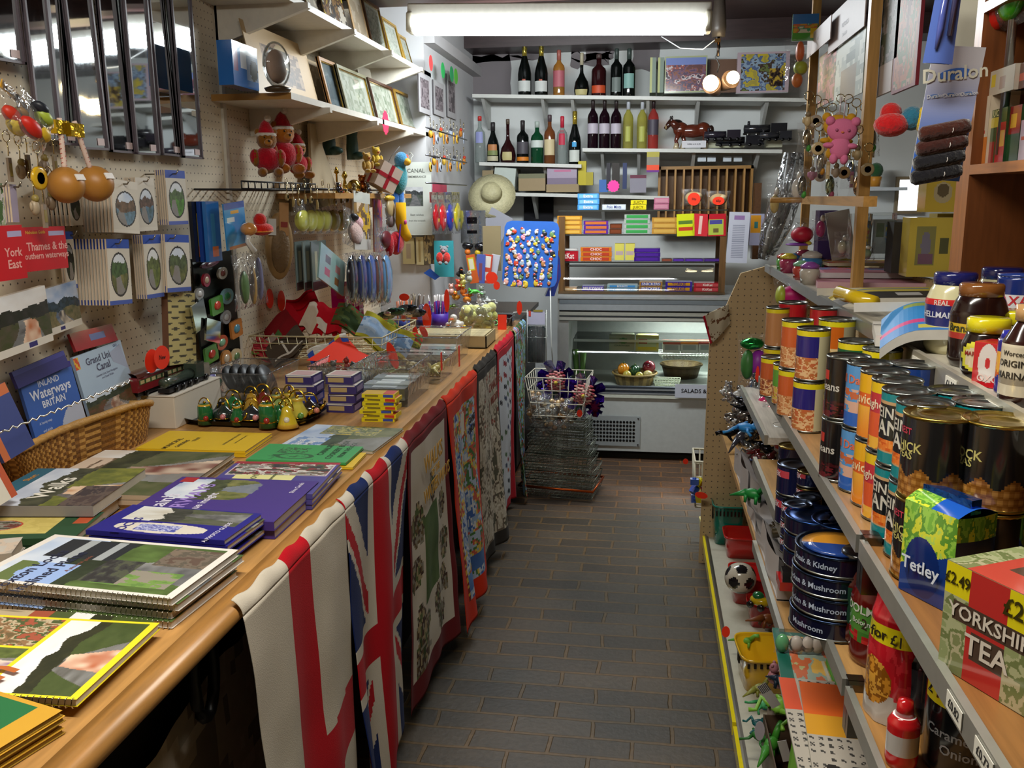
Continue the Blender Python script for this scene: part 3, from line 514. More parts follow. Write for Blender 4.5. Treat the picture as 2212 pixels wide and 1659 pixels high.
# =============== helpers for upright and hanging things ===============
def slab(name,label,cat,O,U,V,t,base,face=None,texts=(),res=30,m='card',group=None,shape=None,extra=None,parts=None,frame=None,sub=None):
    O,U,V=Vector(O),Vector(U),Vector(V); w=U.length; u=U.normalized(); v=V-u*V.dot(u); h=v.length; v.normalize(); n=u.cross(v)
    mb=MB()
    if shape=='oval': pts=[(w/2+w/2*math.cos(a),h/2+h/2*math.sin(a)) for a in [2*pi*k/18 for k in range(18)]]
    elif shape=='star': pts=[(w/2+w/2*(1 if k%2 else .86)*math.cos(pi*k/12),h/2+h/2*(1 if k%2 else .86)*math.sin(pi*k/12)) for k in range(24)]
    elif shape=='round': r=min(w,h)*.12; pts=[(cx+r*math.cos(a),cy+r*math.sin(a)) for cx,cy,a0 in((w-r,h-r,0),(r,h-r,pi/2),(r,r,pi),(w-r,r,1.5*pi)) for a in (a0,a0+pi/4,a0+pi/2)]
    elif shape: pts=[(a*w,b*h) for a,b in shape]
    else: pts=None
    if pts: mb.prism(pts,t,base,m,'xy',y=-t)
    else: mb.b2(0,w,0,h,-t,0,base,m)
    if face:
        nu=res; nv=max(3,min(110,int(res*h/w))); i=0 if not frame else 0
        mb.grid(lambda a,b:(a*w,b*h,.0004),nu,nv,face,m,False)
    for s,sz,x,y,c_,*r in texts: mb.text(s,sz,TR(x*w,y*h,.0009,0,0,r[0] if r else 0),c_,m)
    if extra: extra(mb,w,h)
    M=Matrix.Translation(O)@Matrix((u,v,n)).transposed().to_4x4()
    if parts:
        o=thing(name,label,cat,O,group=group); o.matrix_world=M; obj(sub or 'card',mb,o); parts(o,w,h)
    else:
        o=obj(name,mb,None,label,cat,group=group); o.matrix_world=M
    return o
def spx(name,label,cat,bl,br,tl,k,t,base,face=None,kt=None,**q):
    O=P(*bl,**k); U=P(*br,**k)-O; V=P(*tl,**(kt or k))-O
    return slab(name,label,cat,O,U,V,t,base,face,**q)
def rpx(name,label,cat,x0,y0,x1,y1,k,t,base,face=None,rot=0,lean=0,**q):
    """upright rectangle filling a pixel box on a plane of constant X or Y"""
    my,mx=(y0+y1)/2,(x0+x1)/2; a=P(x0,my,**k); b=P(x1,my,**k); c=P(mx,y1,**k); d=P(mx,y0,**k)
    U=Vector((b.x-a.x,b.y-a.y,0)); h=d.z-c.z; ctr=Vector(((a.x+b.x)/2,(a.y+b.y)/2,(c.z+d.z)/2)); w=U.length; u=U.normalized(); z=Vector((0,0,1)); n=u.cross(z)
    z=(z*math.cos(lean)-n*math.sin(lean)); 
    R=Matrix.Rotation(rot,3,n); u=R@u; z=R@z
    return slab(name,label,cat,ctr-u*w/2-z*h/2,u*w,z*h,t,base,face,**q)
ORG='#f0381c'
def tag(px,py,w,h,k,label,shape='oval',c=ORG,txt=None,rot=0,name='price_sticker'):
    return rpx(name,label,'price sticker',px-w/2,py-h/2,px+w/2,py+h/2,k,.001,c,shape=shape,rot=rot,texts=[(txt,.018,.5,.5,'#2a1512')] if txt else ())
def inst(proto,loc,rot,label,group=None): return copy_tree(proto,loc,rot,label,group)
# ---------- wicker basket with leaflets ----------
t=thing('wicker_basket','long shallow brown wicker basket holding canal leaflets against the pegboard','basket',(0,0,CZ))
cn=[(-1.385,1.80),(-1.335,2.29),(-1.484,2.29),(-1.484,1.80)]
def bp(s,k):
    a=2*pi*s; ex=lambda q:math.copysign(abs(q)**.45,q); x=ex(math.cos(a)); y=ex(math.sin(a)); u=(y+1)/2; v=(x+1)/2
    fx=cn[0][0]+(cn[1][0]-cn[0][0])*u; bx=-1.484; X=bx+(fx-bx)*v; Y=1.80+.49*u; cx,cy=-1.43,2.04
    return (cx+(X-cx)*k,cy+(Y-cy)*k)
bh=.105
m=MB(); m.grid(lambda u,v:(lambda q:(q[0],q[1],bh*v+.012*v*math.cos(4*pi*u)))(bp(u,.90+.1*v+.012*math.sin(u*150)*math.sin(v*28))),150,14,lambda u,v:C(['#8a5c22','#b98a45','#6b4316'][int(u*150+int(v*14)*1.5)%3]),'wicker')
m.grid(lambda u,v:(lambda q:(q[0],q[1],.004))(bp(u,.02+.88*v)),30,2,'#7a5020','wicker'); obj('basket_body',m,t)
m=MB(); rp=[(lambda q:(q[0],q[1],bh+.012*math.cos(4*pi*i/70)))(bp(i/70,1.0)) for i in range(70)]; m.tube(rp,[.0085+.0018*(i%2) for i in range(70)],'#b48846','wicker',7,True); obj('rim',m,t)
def leaf(label,bl,br,tl,xb,xt,base,face,texts=(),**q):
    if xb>-1.43 and tl[0]>20: xb,xt=-1.425,-1.455
    return spx('leaflet',label,'leaflet',bl,br,tl,dict(X=xb),.008,base,face,kt=dict(X=xt),texts=texts,m='gloss' if q.get('g') else 'card',res=56)
iw=layout('#3c62b0',[(.45,.0,1,.42,lambda u,v:C('#b5b8c6') if (u-1.1)**2+(v-.2)**2<.95 else C('#3c62b0')),(.0,.93,1,1,'#3b2f80'),(.1,.93,.8,.975,'#8c2a4a'),(.02,.88,.12,1,'#c9432c')])
leaf("blue leaflet reading Inland Waterways of Britain standing in the wicker basket",(85,975),(192,925),(58,810),-1.40,-1.43,'#2c4a8c',iw,[('INLAND',.022,.5,.83,'#c9d0e4'),('Waterways',.033,.5,.70,'#dfe3f0'),('of',.012,.5,.62,'#dfe3f0'),('BRITAIN',.024,.5,.55,'#dfe3f0'),('A handy map',.009,.25,.33,'#b9c4e0'),('and guide',.009,.25,.22,'#b9c4e0')])
gu=layout('#a9bdd2',[(0,0,1,.40,scene(61,'#9fb4cc','#4c5440','#7a4a3a','#6b5a50',.75,'#8c5a44')),(0,.8,.09,.97,lambda u,v:C('#c9502c') if (u+v)%1<.6 else C('#d9b03a'))])
leaf("pale blue Grand Union Canal leaflet with a brick cottage photograph in the basket",(200,918),(298,868),(163,770),-1.37,-1.42,'#8fa0b4',gu,[('Grand Union',.026,.52,.86,'#4a4a62'),('Canal',.028,.52,.73,'#4a4a62'),('Leicester Line, Soar Navigation',.008,.55,.62,'#6b7088'),('and Canal Walks',.008,.55,.57,'#6b7088'),('GEO',.009,.85,.95,'#3a4470')])
leaf('second pale Union leaflet showing behind the Grand Union Canal one',(285,880),(305,860),(262,740),-1.43,-1.45,'#a0aabc',lambda u,v:C('#a3adc4'))
leaf('dark blue leaflet top showing behind the blue Inland Waterways leaflet',(40,840),(150,790),(35,800),-1.44,-1.45,'#2e2a6e',lambda u,v:C('#2e2a70') if v<.7 else C('#40408c'))
leaf('dark red glossy map folder standing behind the Grand Union Canal leaflet',(165,760),(255,735),(162,718),-1.45,-1.465,'#8c1420',layout('#9a1624',[(.4,.35,.75,.7,'#5a6aa0')]),[],g=1)
m=MB(); a=P(0,935,X=-1.30); b=P(285,822,X=-1.34); m.tube([a+(b-a)*(i/40)+Vector((0,0,.004*math.sin(i*2.6))) for i in range(41)],.0022,'#c9c4b8','metal',5); obj('bead_chain',m,None,'thin silvery bead chain strung across the leaflets in the wicker basket','chain')
ww=layout('#c4bda8',[(0,.0,1,.5,'#cfc9bb'),(0,.93,1,1,'#c0653a'),(0,.62,1,.84,'#c9c4b2'),(0,.55,1,.60,'#b5483a'),(.86,.0,1,1,'#b0502f')])
leaf('orange and cream waterways leaflet propped at the very left above the green books',(-60,1130),(38,1068),(-50,890),-1.24,-1.30,'#a04a30',ww,[('WATER',.05,.42,.73,'#2b2f6b'),('Walks',.024,.65,.32,'#3a3a80')])
leaf('orange-edged navy leaflet directly behind the orange and cream waterways one',(10,1000),(75,960),(0,830),-1.34,-1.38,'#2b3566',layout('#39447c',[(0,.85,1,1,'#c0683c'),(0,0,.2,1,'#c0683c')]))
# ---------- magazines and red map wallets on the near wall ----------
rw=layout('#c01822',[(.6,.78,.95,.9,'#a9a4c8')])
for i,(bl,br,tl,X,lb,tx) in enumerate((((55,588),(148,578),(30,492),-1.38,'red plastic map wallet reading Thames and the southern waterways, on the near pegboard',[('Nicholson Guide',.010,.3,.88,'#e0b040'),('Thames & the',.026,.55,.55,'#e6a8a0'),('southern waterways',.020,.5,.34,'#e6a8a0')]),((-25,612),(60,600),(-40,490),-1.34,'red plastic map wallet reading York and East, partly outside the picture edge',[('York',.026,.7,.5,'#e6a8a0'),('East',.026,.7,.28,'#e6a8a0')]))):
    spx('map_wallet',lb,'map wallet',bl,br,tl,dict(X=X),.02,'#a81420',rw,texts=tx,m='gloss')
mg=lambda s,a,b:layout(scene(s,'#c9c0b8','#3a3634','#5a4c44','#4a4646',.6,a),[(0,0,1,.14,'#d6cfc4'),(.62,.03,.75,.11,b)])
spx('calendar','calendar with a black and white pub photograph and a white strip, left pegboard','calendar',(-30,790),(116,735),(-60,660),dict(X=-1.36),.012,'#cfc8be',mg(71,'#b0643c','#3a3570'),m='gloss',res=80)
spx('calendar','calendar with a blue boat photograph directly right of the pub calendar','calendar',(112,725),(178,700),(85,628),dict(X=-1.42),.012,'#cfc8be',layout(scene(75,'#5a86c4','#3a4a5c','#8c7a58','#2f4a70',.6,'#2a2a3a'),[(0,0,1,.14,'#d6cfc4'),(.3,.03,.45,.11,'#3a3570')]),m='gloss',res=60)
# ---------- narrow mirrors ----------
def mirpart(o,w,h):
    m=MB(); f=.006
    for a in((0,f,0,h),(w-f,w,0,h),(0,w,0,f),(0,w,h-f,h)): m.b2(a[0],a[1],a[2],a[3],-.006,.006,'#5a5058','satin')
    obj('frame',m,o); obj('price_label',MB().b2(w-.045,w-.015,.012,.03,.001,.002,'#d9c4c4','card'),o)
mir=[(-45,38,-90,130),(62,112,-60,300),(112,152,-60,312),(153,211,-60,322),(222,275,-60,329),(277,327,-60,333),(332,376,-60,336),(379,421,-60,341)]
nm=['first','second','third','fourth','fifth','sixth','seventh','eighth']
for i,(x0,x1,y0,y1) in enumerate(mir):
    X=-1.455+.012*(i%2); rpx('wall_mirror','narrow thin-framed wall mirror hanging on the pegboard, %s from the picture edge'%nm[i],'mirror',x0,y0,x1,y1,dict(X=X),.004,'#999','',parts=mirpart,sub='glass',m='mirror',group='narrow mirrors on the pegboard',rot=[.03,-.012,.01,.02,0,.015,-.01,0][i],lean=.012*[0,1,-1,1,0,-1,1,0][i])
# ---------- hooks, card packs with oval pictures ----------
def hook(X0,X1,y,z,label=None,parent=None): return obj('peg_hook',MB().tube([(X0,y,z),(X1,y,z),(X1+.008,y,z+.012)],.0022,'#8f887a','metal',5),parent,label,'hook' if label else None)
def ovalface(top,a,b,c,bot='#4a5fae'):
    sc=scene(int(sum(map(ord,a+b))%50),a,b,c,'#8a8078',.55)
    def fn(u,v):
        if v>.86: return C(top)
        if v<.07: return C(bot)
        d=((u-.5)/.40)**2+((v-.46)/.34)**2
        return C('#36332f') if .82<d<1 else (sc(u,v) if d<.82 else C('#d9d2c4'))
    return fn
def pack(lab,bl,br,tl,X,n,face,t=.0045,gap=.007,nm='magnet_pack',cat='souvenir pack',edge='#cbb9a4'):
    O=P(*bl,X=X); U=P(*br,X=X)-O; V=P(*tl,X=X)-O; c=O+U/2+V*.93
    root=None
    for k in range(n):
        d=Vector((-gap*k,0,0)); lb=lab if k==0 else 'one of the packs hanging on the hook behind the '+lab
        lb=' '.join(lb.split()[:16])
        if k<2: o=slab(nm,lb,cat,O+d,U,V,t,edge,face,res=56 if k==0 else 8,group='packs behind the '+lab if k else None); p0=o
        else: o=p0.copy(); COL.objects.link(o); o.location=O+d
    hook(-1.487,X+.012,c.y,c.z,'wire peg hook carrying the '+' '.join(lab.split()[:11]))
of=[ovalface('#2a4fb0','#cfd6e0','#5c7a44','#8a8450'),ovalface('#2a4fb0','#dfe0dc','#7d8a4c','#8f9a50'),ovalface('#2a4fb0','#c9d4e8','#6a7a4a','#8a8a50'),ovalface('#e0d9cc','#b4c8e4','#8a6a50','#7fa4c4','#e0d9cc'),ovalface('#e0d9cc','#a8bcd8','#7a5a4c','#6f94b8','#e0d9cc'),ovalface('#3a56b4','#d0d8e0','#6b8a4c','#6ab33c','#5a6ab8')]
pack('white pack with an oval grey lane picture, lower left hook row',(238,660),(286,655),(222,516),-1.37,11,of[0],gap=.009)
pack('white pack with an oval yellow sun picture, lower middle hook',(318,646),(355,640),(302,508),-1.39,5,of[1])
pack('white pack with an oval cloudy towpath picture, lower right hook',(362,632),(413,628),(338,505),-1.38,7,of[2])
pack('large white card with an oval canal boat picture, upper left hook',(246,502),(302,505),(236,385),-1.36,9,of[3],gap=.01)
pack('narrow white card with an oval canal picture, upper middle hook',(302,500),(341,497),(288,383),-1.40,5,of[4])
pack('blue-topped pack with an oval green field picture, upper right hook',(365,486),(407,484),(349,366),-1.40,5,of[5])
pack('white card with a black oval half hidden behind the wooden balls',(154,488),(180,486),(140,400),-1.42,6,ovalface('#d9d2c4','#4a4a4c','#2a2a2c','#3a3a3c','#d9d2c4'),gap=.012)
pack('white card with blue base hanging behind the red map wallets',(145,625),(168,622),(140,500),-1.44,2,ovalface('#3a56b4','#6a6a70','#3a3a3c','#3a3a44'))
# yellow strip
pf=lambda u,v: C('#4a4636') if ((u*2+.5*(int(v*13)%2))%1-.5)**2*1.2+((v*13)%1-.5)**2*2<.10 else C('#c4b578')
spx('ruler_pack','pale yellow card strip printed with rows of small black lines, on the pegboard','card strip',(366,790),(424,782),(350,632),dict(X=-1.40),.02,'#6b4a38',pf,res=48)
# maracas
def maraca(label,px,py,r,tx,ty,X):
    p=P(px,py,X=X); q=P(tx,ty,X=X); t=thing('wooden_ball_toy',label,'toy',p); R=r/FP*math.hypot(p.x,p.y)
    obj('ball',MB().ball(0,0,0,R,c='#a5712f',m='satin',seg=20,rings=14),t); d=q-p
    m=MB(); m.add([],[],'#fff'); L=d.length
    m.tube([d*(R*.9/L)+(d-d*(R*.9/L))*(i/16) for i in range(17)],[.0055+.0005*(i%2) for i in range(17)],'#d8c0b4','fabric',8)
    for i in range(9): c=d*(.25+.07*i); m.tube([c+Vector((.006*math.cos(a),.006*math.sin(a),.004*a/3-.004)) for a in (0,1,2,3,4,5)],.0011,'#b04a40','fabric',4)
    obj('cord',m,t); m=MB().at(Matrix.Translation(d)); m.box(0,0,-.02,.014,.05,.03,'#c9a420','foil'); obj('label',m,t)
    obj('price_label',MB().at(TR(R*.90,.0,R*.42,0,-.45,0)).box(0,0,0,.003,R*.75,R*.35,'#dcd6d0','card'),t)
maraca('round wooden ball on a striped cord, left of the hanging pair',143,400,34,128,255,-1.32)
maraca('round wooden ball on a striped cord, right of the hanging pair',206,397,34,160,262,-1.31)
def loosebag(mb,w,h,d,c='#ccc',m='cello',s=0):
    mb.grid(lambda u,v:(w*(u-.5)*(1-.15*math.sin(pi*v)**2),-d*.5*(math.sin(pi*u)**.6)*(math.sin(pi*min(1,v*1.15))**.6 if v<.87 else .1)-.006*vn(u*7,v*7,s),h*(v-.5)),12,12,c,m); return mb
def bagitem(label,x0,y0,x1,y1,k,depth=.03,card=None,things=(),name='bagged_toy',cat='bagged toy',rot=0,base='#888'):
    my,mx=(y0+y1)/2,(x0+x1)/2; a=P(x0,my,**k); b=P(x1,my,**k); c=P(mx,y1,**k); d=P(mx,y0,**k); w=math.hypot(b.x-a.x,b.y-a.y); h=d.z-c.z
    rz=math.atan2(b.y-a.y,b.x-a.x); t=thing(name,label,cat,((a.x+b.x)/2,(a.y+b.y)/2,(c.z+d.z)/2),(0,rot,rz))
    m=MB()
    for kx,kz,rx,rz_,col,*mm in things: m.ball(kx*w,-depth*.3,kz*h,rx*w,depth*.35,rz_*h,col,mm[0] if mm else 'satin',10,8)
    if m.v: obj('contents',m,t)
    obj('bag',loosebag(MB(),w,h,depth,s=int(x0)),t)
    if card: m=MB().box(0,0,h*.5-h*card[1]/2,w*.98,.002,h*card[1],card[0],'card'); m.box(0,-.002,h*.5-h*card[1]/2,w*.6,.001,h*card[1]*.4,'#e8e0d0','card'); obj('header_card',m,t)
    return t
bagitem('clear bag with a red and yellow toy, upper of two at the picture edge',-10,190,55,300,dict(X=-1.33),.04,('#c9952a',.18),[(-.1,-.1,.3,.16,'#b5301c'),(.1,-.25,.3,.16,'#c9b02a'),(.15,.1,.2,.1,'#8c6a3a')],rot=.5)
bagitem('clear bag with a red ladybird-like toy hanging left of the wooden balls',25,215,105,320,dict(X=-1.31),.05,None,[(-.1,-.2,.28,.18,'#b82418'),(.15,-.1,.22,.16,'#c9a82a'),(.1,.25,.2,.14,'#9cae3c'),(-.05,.35,.18,.12,'#20242c')],rot=.6)
# key rings near the left edge
def keyring(label,px,py,k,col='#c9a93a',kind='disc',r=.02,name='key_ring',c2='#8a7a40',group=None):
    p=P(px,py,**k); t=thing(name,label,'key ring',p,(0,0,pi/2 if 'X' in k and k['X']<0 else (-pi/2 if 'X' in k else 0)),group)
    m=MB(); m.tube([(.012*math.cos(a),0,r+.04+.012*math.sin(a)) for a in [2*pi*i/12 for i in range(12)]],.0013,'#c9b98a','chrome',4,True); m.tube([(0,0,r+.028),(.002,0,r+.014),(0,0,r*.9)],.0016,'#c9b98a','chrome',4); obj('ring',m,t)
    m=MB()
    if kind=='disc': m.at(TR(0,0,0,pi/2,0,0)).lathe([(0,-.003),(r,-.003),(r,.003),(r*.8,.004),(0,.004)],col,'gloss',16).lathe([(0,.0045),(r*.5,.0045)],c2,'gloss',12)
    elif kind=='figure': m.ball(0,0,-r*.4,r*.6,r*.5,r*.9,col,'satin',8,6).ball(0,-.003,r*.55,r*.45,r*.42,r*.45,c2,'satin',8,6).ball(-r*.6,0,-r*.3,r*.22,r*.2,r*.5,col,'satin',6,5).ball(r*.6,0,-r*.3,r*.22,r*.2,r*.5,col,'satin',6,5)
    elif kind=='strip': m.box(0,0,-r*.6,r*.55,.006,r*2.6,col,'gloss').box(0,-.0036,-r*.6,r*.4,.001,r*1.4,c2,'gloss')
    obj('fob',m,t); return t
keyring('yellow round key ring hanging left of the wooden balls',85,385,dict(X=-1.33),'#d0a51c','disc',.026,c2='#4c7a30')
for i,(x,y) in enumerate(((20,355),(45,362),(60,348),(95,352),(118,350),(110,430),(95,455),(75,440))): keyring('dangling metal key ring in the cluster beside the yellow disc, left pegboard',x,y,dict(X=-1.40+.01*i),['#8a7a6a','#a09078','#6b5a48'][i%3],['strip','figure'][i%2],.02,group='metal key rings left of the wooden balls')
pack('grey striped card strip hanging at the far left above the red wallets',(-10,485),(14,485),(-14,395),-1.40,2,pal(['#a0b08c','#c9c4c4','#4c6a40'],6,2)); pack('pale lilac card strip hanging left of the white oval cards',(28,480),(42,480),(22,398),-1.41,3,lambda u,v:C('#a39ab0')); 
tag(328,780,30,52,dict(X=-1.40),'orange price sticker on the pegboard beside the yellow strip, left of two',rot=.2); tag(350,772,34,52,dict(X=-1.38),'orange price sticker against the yellow patterned strip, right of two',txt='New',rot=-.1)
tag(583,645,16,44,dict(X=-1.47),'tall orange sticker on the pegboard over the flags, left of two'); tag(608,650,16,46,dict(X=-1.47),'tall orange sticker on the pegboard over the flags, right of two')
# ---------- white box with model coaches ----------
a=P(360,925,Z=CZ); b=P(470,880,Z=CZ)
t=thing('display_box','plain white long cardboard box beside the wicker basket, a model train on top','box',(-1.41,2.52,CZ))
obj('box_body',MB().b2(-.07,.07,-.15,.14,0,.095,'#d3cabb','card'),t,bev=.003); obj('lid_flap',MB().b2(-.072,.072,-.152,.142,.095,.098,'#ded6c8','card'),t)
t=thing('model_coach','red and cream model railway coach on the white box','model train',(-1.44,2.47,CZ+.1),(0,0,.0))
m=MB().b2(-.028,.028,-.16,.16,.018,.06,'#7a2328','gloss').b2(.028,.0285,-.15,.15,.038,.052,'#3c5a34','gloss'); m.grid(lambda u,v:(.03*math.cos(pi*u),-.16+.32*v,.06+.014*math.sin(pi*u)),6,4,'#5c3a34','gloss'); [m.b2(.0285,.029,-.145+.03*i,-.125+.03*i,.04,.05,'#c9b98a','gloss') for i in range(10)]; obj('body',m,t)
m=MB().b2(-.02,.02,-.15,.15,.004,.018,'#1a1a1c','satin'); obj('chassis',m,t)
for y in(-.11,.11): obj('wheel',MB().at(TR(.022,y,.01,0,pi/2,0)).lathe([(.01,-.004),(.01,.004)],'#222','metal',12),t)
t=thing('model_locomotive','green and black model steam engine in front of the red coach','model train',(-1.375,2.50,CZ+.1))
m=MB().b2(-.018,.018,-.12,.12,.004,.016,'#1d1d1f','satin'); m.at(TR(0,-.12,.032,-pi/2,0,0)).lathe([(.0,0),(.015,.0),(.016,.01),(.016,.16)],'#3e4a40','gloss',14); m.M=Matrix.Identity(4); m.b2(-.02,.02,.04,.09,.016,.062,'#36423a','gloss').b2(-.018,.018,.095,.13,.01,.05,'#8a8274','gloss').lathe([(.006,0),(.005,.018),(.007,.02)],'#1d1d1f','satin',8,y=-.1,z=.046); obj('body',m,t)
for y in(-.08,-.04,0,.04,.1): obj('wheel',MB().at(TR(.02,y,.01,0,pi/2,0)).lathe([(.01,-.003),(.01,.003)],'#333','metal',12),t)
# ---------- tray of brass and enamel ornaments ----------
t=thing('serving_tray','black oval metal tray crowded with little gilt and enamel ornaments','tray',(-1.165,2.53,CZ))
m=MB(); prof=[(.85,.004),(.9,.004),(1.0,.016),(1.02,.018),(1.0,.02),(.9,.008)]
sq=lambda a,r:(math.copysign(abs(math.cos(a))**.55,math.cos(a))*r*.20,math.copysign(abs(math.sin(a))**.55,math.sin(a))*r*.135)
m.grid(lambda u,v:(lambda q,z:(q[0],q[1],z))(sq(2*pi*u,[0.01,.85,.93,1.0,1.03][round(v*4)]),[.003,.003,.006,.02,.021][round(v*4)]),40,4,'#2a2c2c','metal'); obj('tray_plate',m,t)
def ornament(kind,label,px,py,c1,c2,s=1.0):
    p=P(px,py,Z=CZ+.008); t=thing('enamel_ornament',label,'ornament',p,(0,0,rnd.uniform(-.5,.5)))
    if kind=='jug': pr=[(0,0),(.016,.0),(.020,.012),(.022,.02),(.012,.038),(.010,.046),(.014,.052)]
    elif kind=='can': pr=[(0,0),(.020,0),(.019,.03),(.018,.048),(.014,.052)]
    elif kind=='kettle': pr=[(0,0),(.018,0),(.024,.014),(.022,.026),(.010,.034),(.004,.040)]
    elif kind=='bell': pr=[(.024,0),(.020,.008),(.013,.03),(.010,.042),(.003,.046)]
    pr=[(r*s,z*s) for r,z in pr]
    obj('pot',MB().lathe(pr,c1,'gloss',16,cfn=lambda u,z:C('#c9a033') if z<.006*s or z>.046*s else C(c1)),t)
    obj('gilt_band',MB().lathe([(pr[2][0]+.0008,.010*s),(pr[2][0]+.001,.014*s)],'#c9a033','gold',16),t); obj('finial',MB().ball(0,0,pr[-1][1]+.004,.004*s,c='#c9a033',m='gold',seg=8,rings=6),t)
    m=MB().tube([(.019*s*math.cos(a),0,pr[-1][1]-.012+.026*s*math.sin(a)) for a in [pi*i/9 for i in range(10)]],.0018*s,'#c9a033','gold',5)
    if kind in('kettle','jug'): m.tube([(.018*s,0,.012*s),(.032*s,0,.026*s),(.036*s,0,.036*s)],[.005*s,.0035*s,.003*s],'#c9a033','gold',6)
    obj('handle',m,t); a=-pi/2+.7
    obj('rose_emblem',MB().at(TR(math.cos(a)*(pr[2][0]+.001),math.sin(a)*(pr[2][0]+.001),.018*s)).ball(0,0,0,.007*s,.007*s,.007*s,c2,'gloss',8,6),t)
G_='#1f6636'
for k,l,px,py,c1,c2,s in (('can','green enamel can ornament with a red emblem, far left end of the tray',445,915,G_,'#a02a20',1.15),('kettle','dark gilt teapot ornament with pink rose, second along the tray',485,912,'#25302c','#c97a7a',1.3),('kettle','green kettle ornament at the back left of the tray',505,890,G_,'#a03028',1.25),('jug','green and gilt jug ornament beside the dark teapot',515,917,G_,'#a02a20',1.1),('kettle','dark gilt teapot with pale pink rose, middle of the tray front',545,915,'#2a2c30','#d98a88',1.35),('bell','gilt bell ornament standing at the back centre of the tray',545,890,'#b38a2a','#c9a033',1.3),('can','green water can ornament with gilt hoop, right of the middle teapot',580,922,G_,'#a02a20',1.35),('kettle','gilt swan-handled kettle at the back of the tray',570,886,'#7a2a20','#c9a033',1.45),('jug','pale green enamel jug standing behind the green water can',600,900,'#8aa05a','#c9a033',1.3),('bell','green bell ornament in front right of the tray',607,916,'#2c6a38','#d9c040',1.25),('bell','yellow bell ornament with white emblem at the tray front',622,922,'#cdb32a','#e0dccc',1.35),('jug','yellow jug ornament with gilt handle at the back right of the tray',628,900,'#b8a83a','#4a7a3a',1.4),('jug','cream and yellow jug ornament near the right end of the tray',645,912,'#c9ba4a','#5c8a40',1.4),('kettle','dark enamel kettle with pink roses, right-hand end of the tray',670,900,'#2c2420','#d0806a',1.3)):
    ornament(k,l,px,py,c1,c2,s)
# black caps tub
def tub(label,x0,x1,y0,y1,h,name='clear_tub',cat='plastic tub',mat='clearbox',col='#ddd',z=CZ,taper=.88):
    t=thing(name,label,cat,((x0+x1)/2,(y0+y1)/2,z)); w,d=(x1-x0)/2,(y1-y0)/2; q=taper
    vs=[(-w*q,-d*q,0),(w*q,-d*q,0),(w*q,d*q,0),(-w*q,d*q,0),(-w,-d,h),(w,-d,h),(w,d,h),(-w,d,h)]
    m=MB().add(vs,[(0,3,2,1),(0,1,5,4),(1,2,6,5),(2,3,7,6),(3,0,4,7)],col,mat); obj('tub_body',m,t)
    obj('rim',MB().tube([(-w,-d,h),(w,-d,h),(w,d,h),(-w,d,h)],.0025,'#d8dedc',mat if mat!='clearbox' else 'cello',6,True),t); return t
tub('clear plastic tub full of black slate coasters behind the tray',-1.42,-1.20,2.70,2.98,.10)
for i in range(9):
    o=obj('round_coaster',MB().at(TR(0,0,0,0,1.1,0)).lathe([(0,0),(.05,0),(.052,.006),(.05,.012),(0,.012)],'#1c1d1f','satin',20),None,'black round coaster standing in the clear tub behind the tray','coaster',(-1.37+.015*i,2.80+.03*(i%2),CZ+.058),group='black coasters in the clear tub')
# playing card boxes
cf=[('#2c2660','#b89a60')]
def cardbox(label,x,y,z,rz=0,c='#e0dad0',side='#3a2f6b'):
    t=thing('card_box',label,'card box',(x,y,z),(0,0,rz)); m=MB().box(0,0,.0145,.088,.085,.028,c,'card',front=side,side=side); m.b2(-.036,.015,-.0435,-.0428,.007,.021,'#b39a6a','card').b2(-.04,.04,-.0432,-.0426,.024,.027,'#dcd6cc','card'); m.b2(.0442,.0446,-.03,.03,.006,.022,'#8a7aa8','card')
    obj('box_body',m,t); obj('picture_label',MB().b2(-.035,.035,-.03,.03,.0287,.0292,'#c9a4a4','card'),t)
for c,(px,nn) in enumerate(((648,4),(728,4))):
    a=P(px,892,Z=CZ)
    for k in range(nn): cardbox('purple and white playing card box, %s up in the %s stack behind the tray'%(ORD[k],['left-hand','right-hand'][c]),a.x+.01*c+.004*((k*7)%3),a.y+.045+.005*(k%2)-(.0 if k<3 else 0),CZ+.0295*k,.03*((k%3)-1),side='#28389a' if (c==0 and k==1) else '#3a2f6b')
# yellow thin boxes
a=P(818,912,Z=CZ)
for k in range(7):
    t=thing('sweet_box','slim yellow and red box, %s up in the stack by the clear tubs'%ORD[k],'small box',(a.x+[-.004,.004,-.010,.006,0,.008,.0][k],a.y+.03,CZ+.0122*k),(0,0,[.05,-.04,.1,.0,.06,-.05,.02][k]))
    obj('box_body',MB().box(0,0,.006,.10,.055,.0115,'#d8c41c','card',front='#d9c81a',top='#d9c01a' if k<6 else '#c9a12a'),t); obj('label',MB().box(.03,-.0278,.006,.03,.0006,.008,['#3a4a9a','#c03a24'][k%2],'card').box(-.02,-.0278,.006,.04,.0006,.005,'#7a6a20','card').box(.03,0,.0118,.032,.05,.0006,'#c0392a','card'),t)
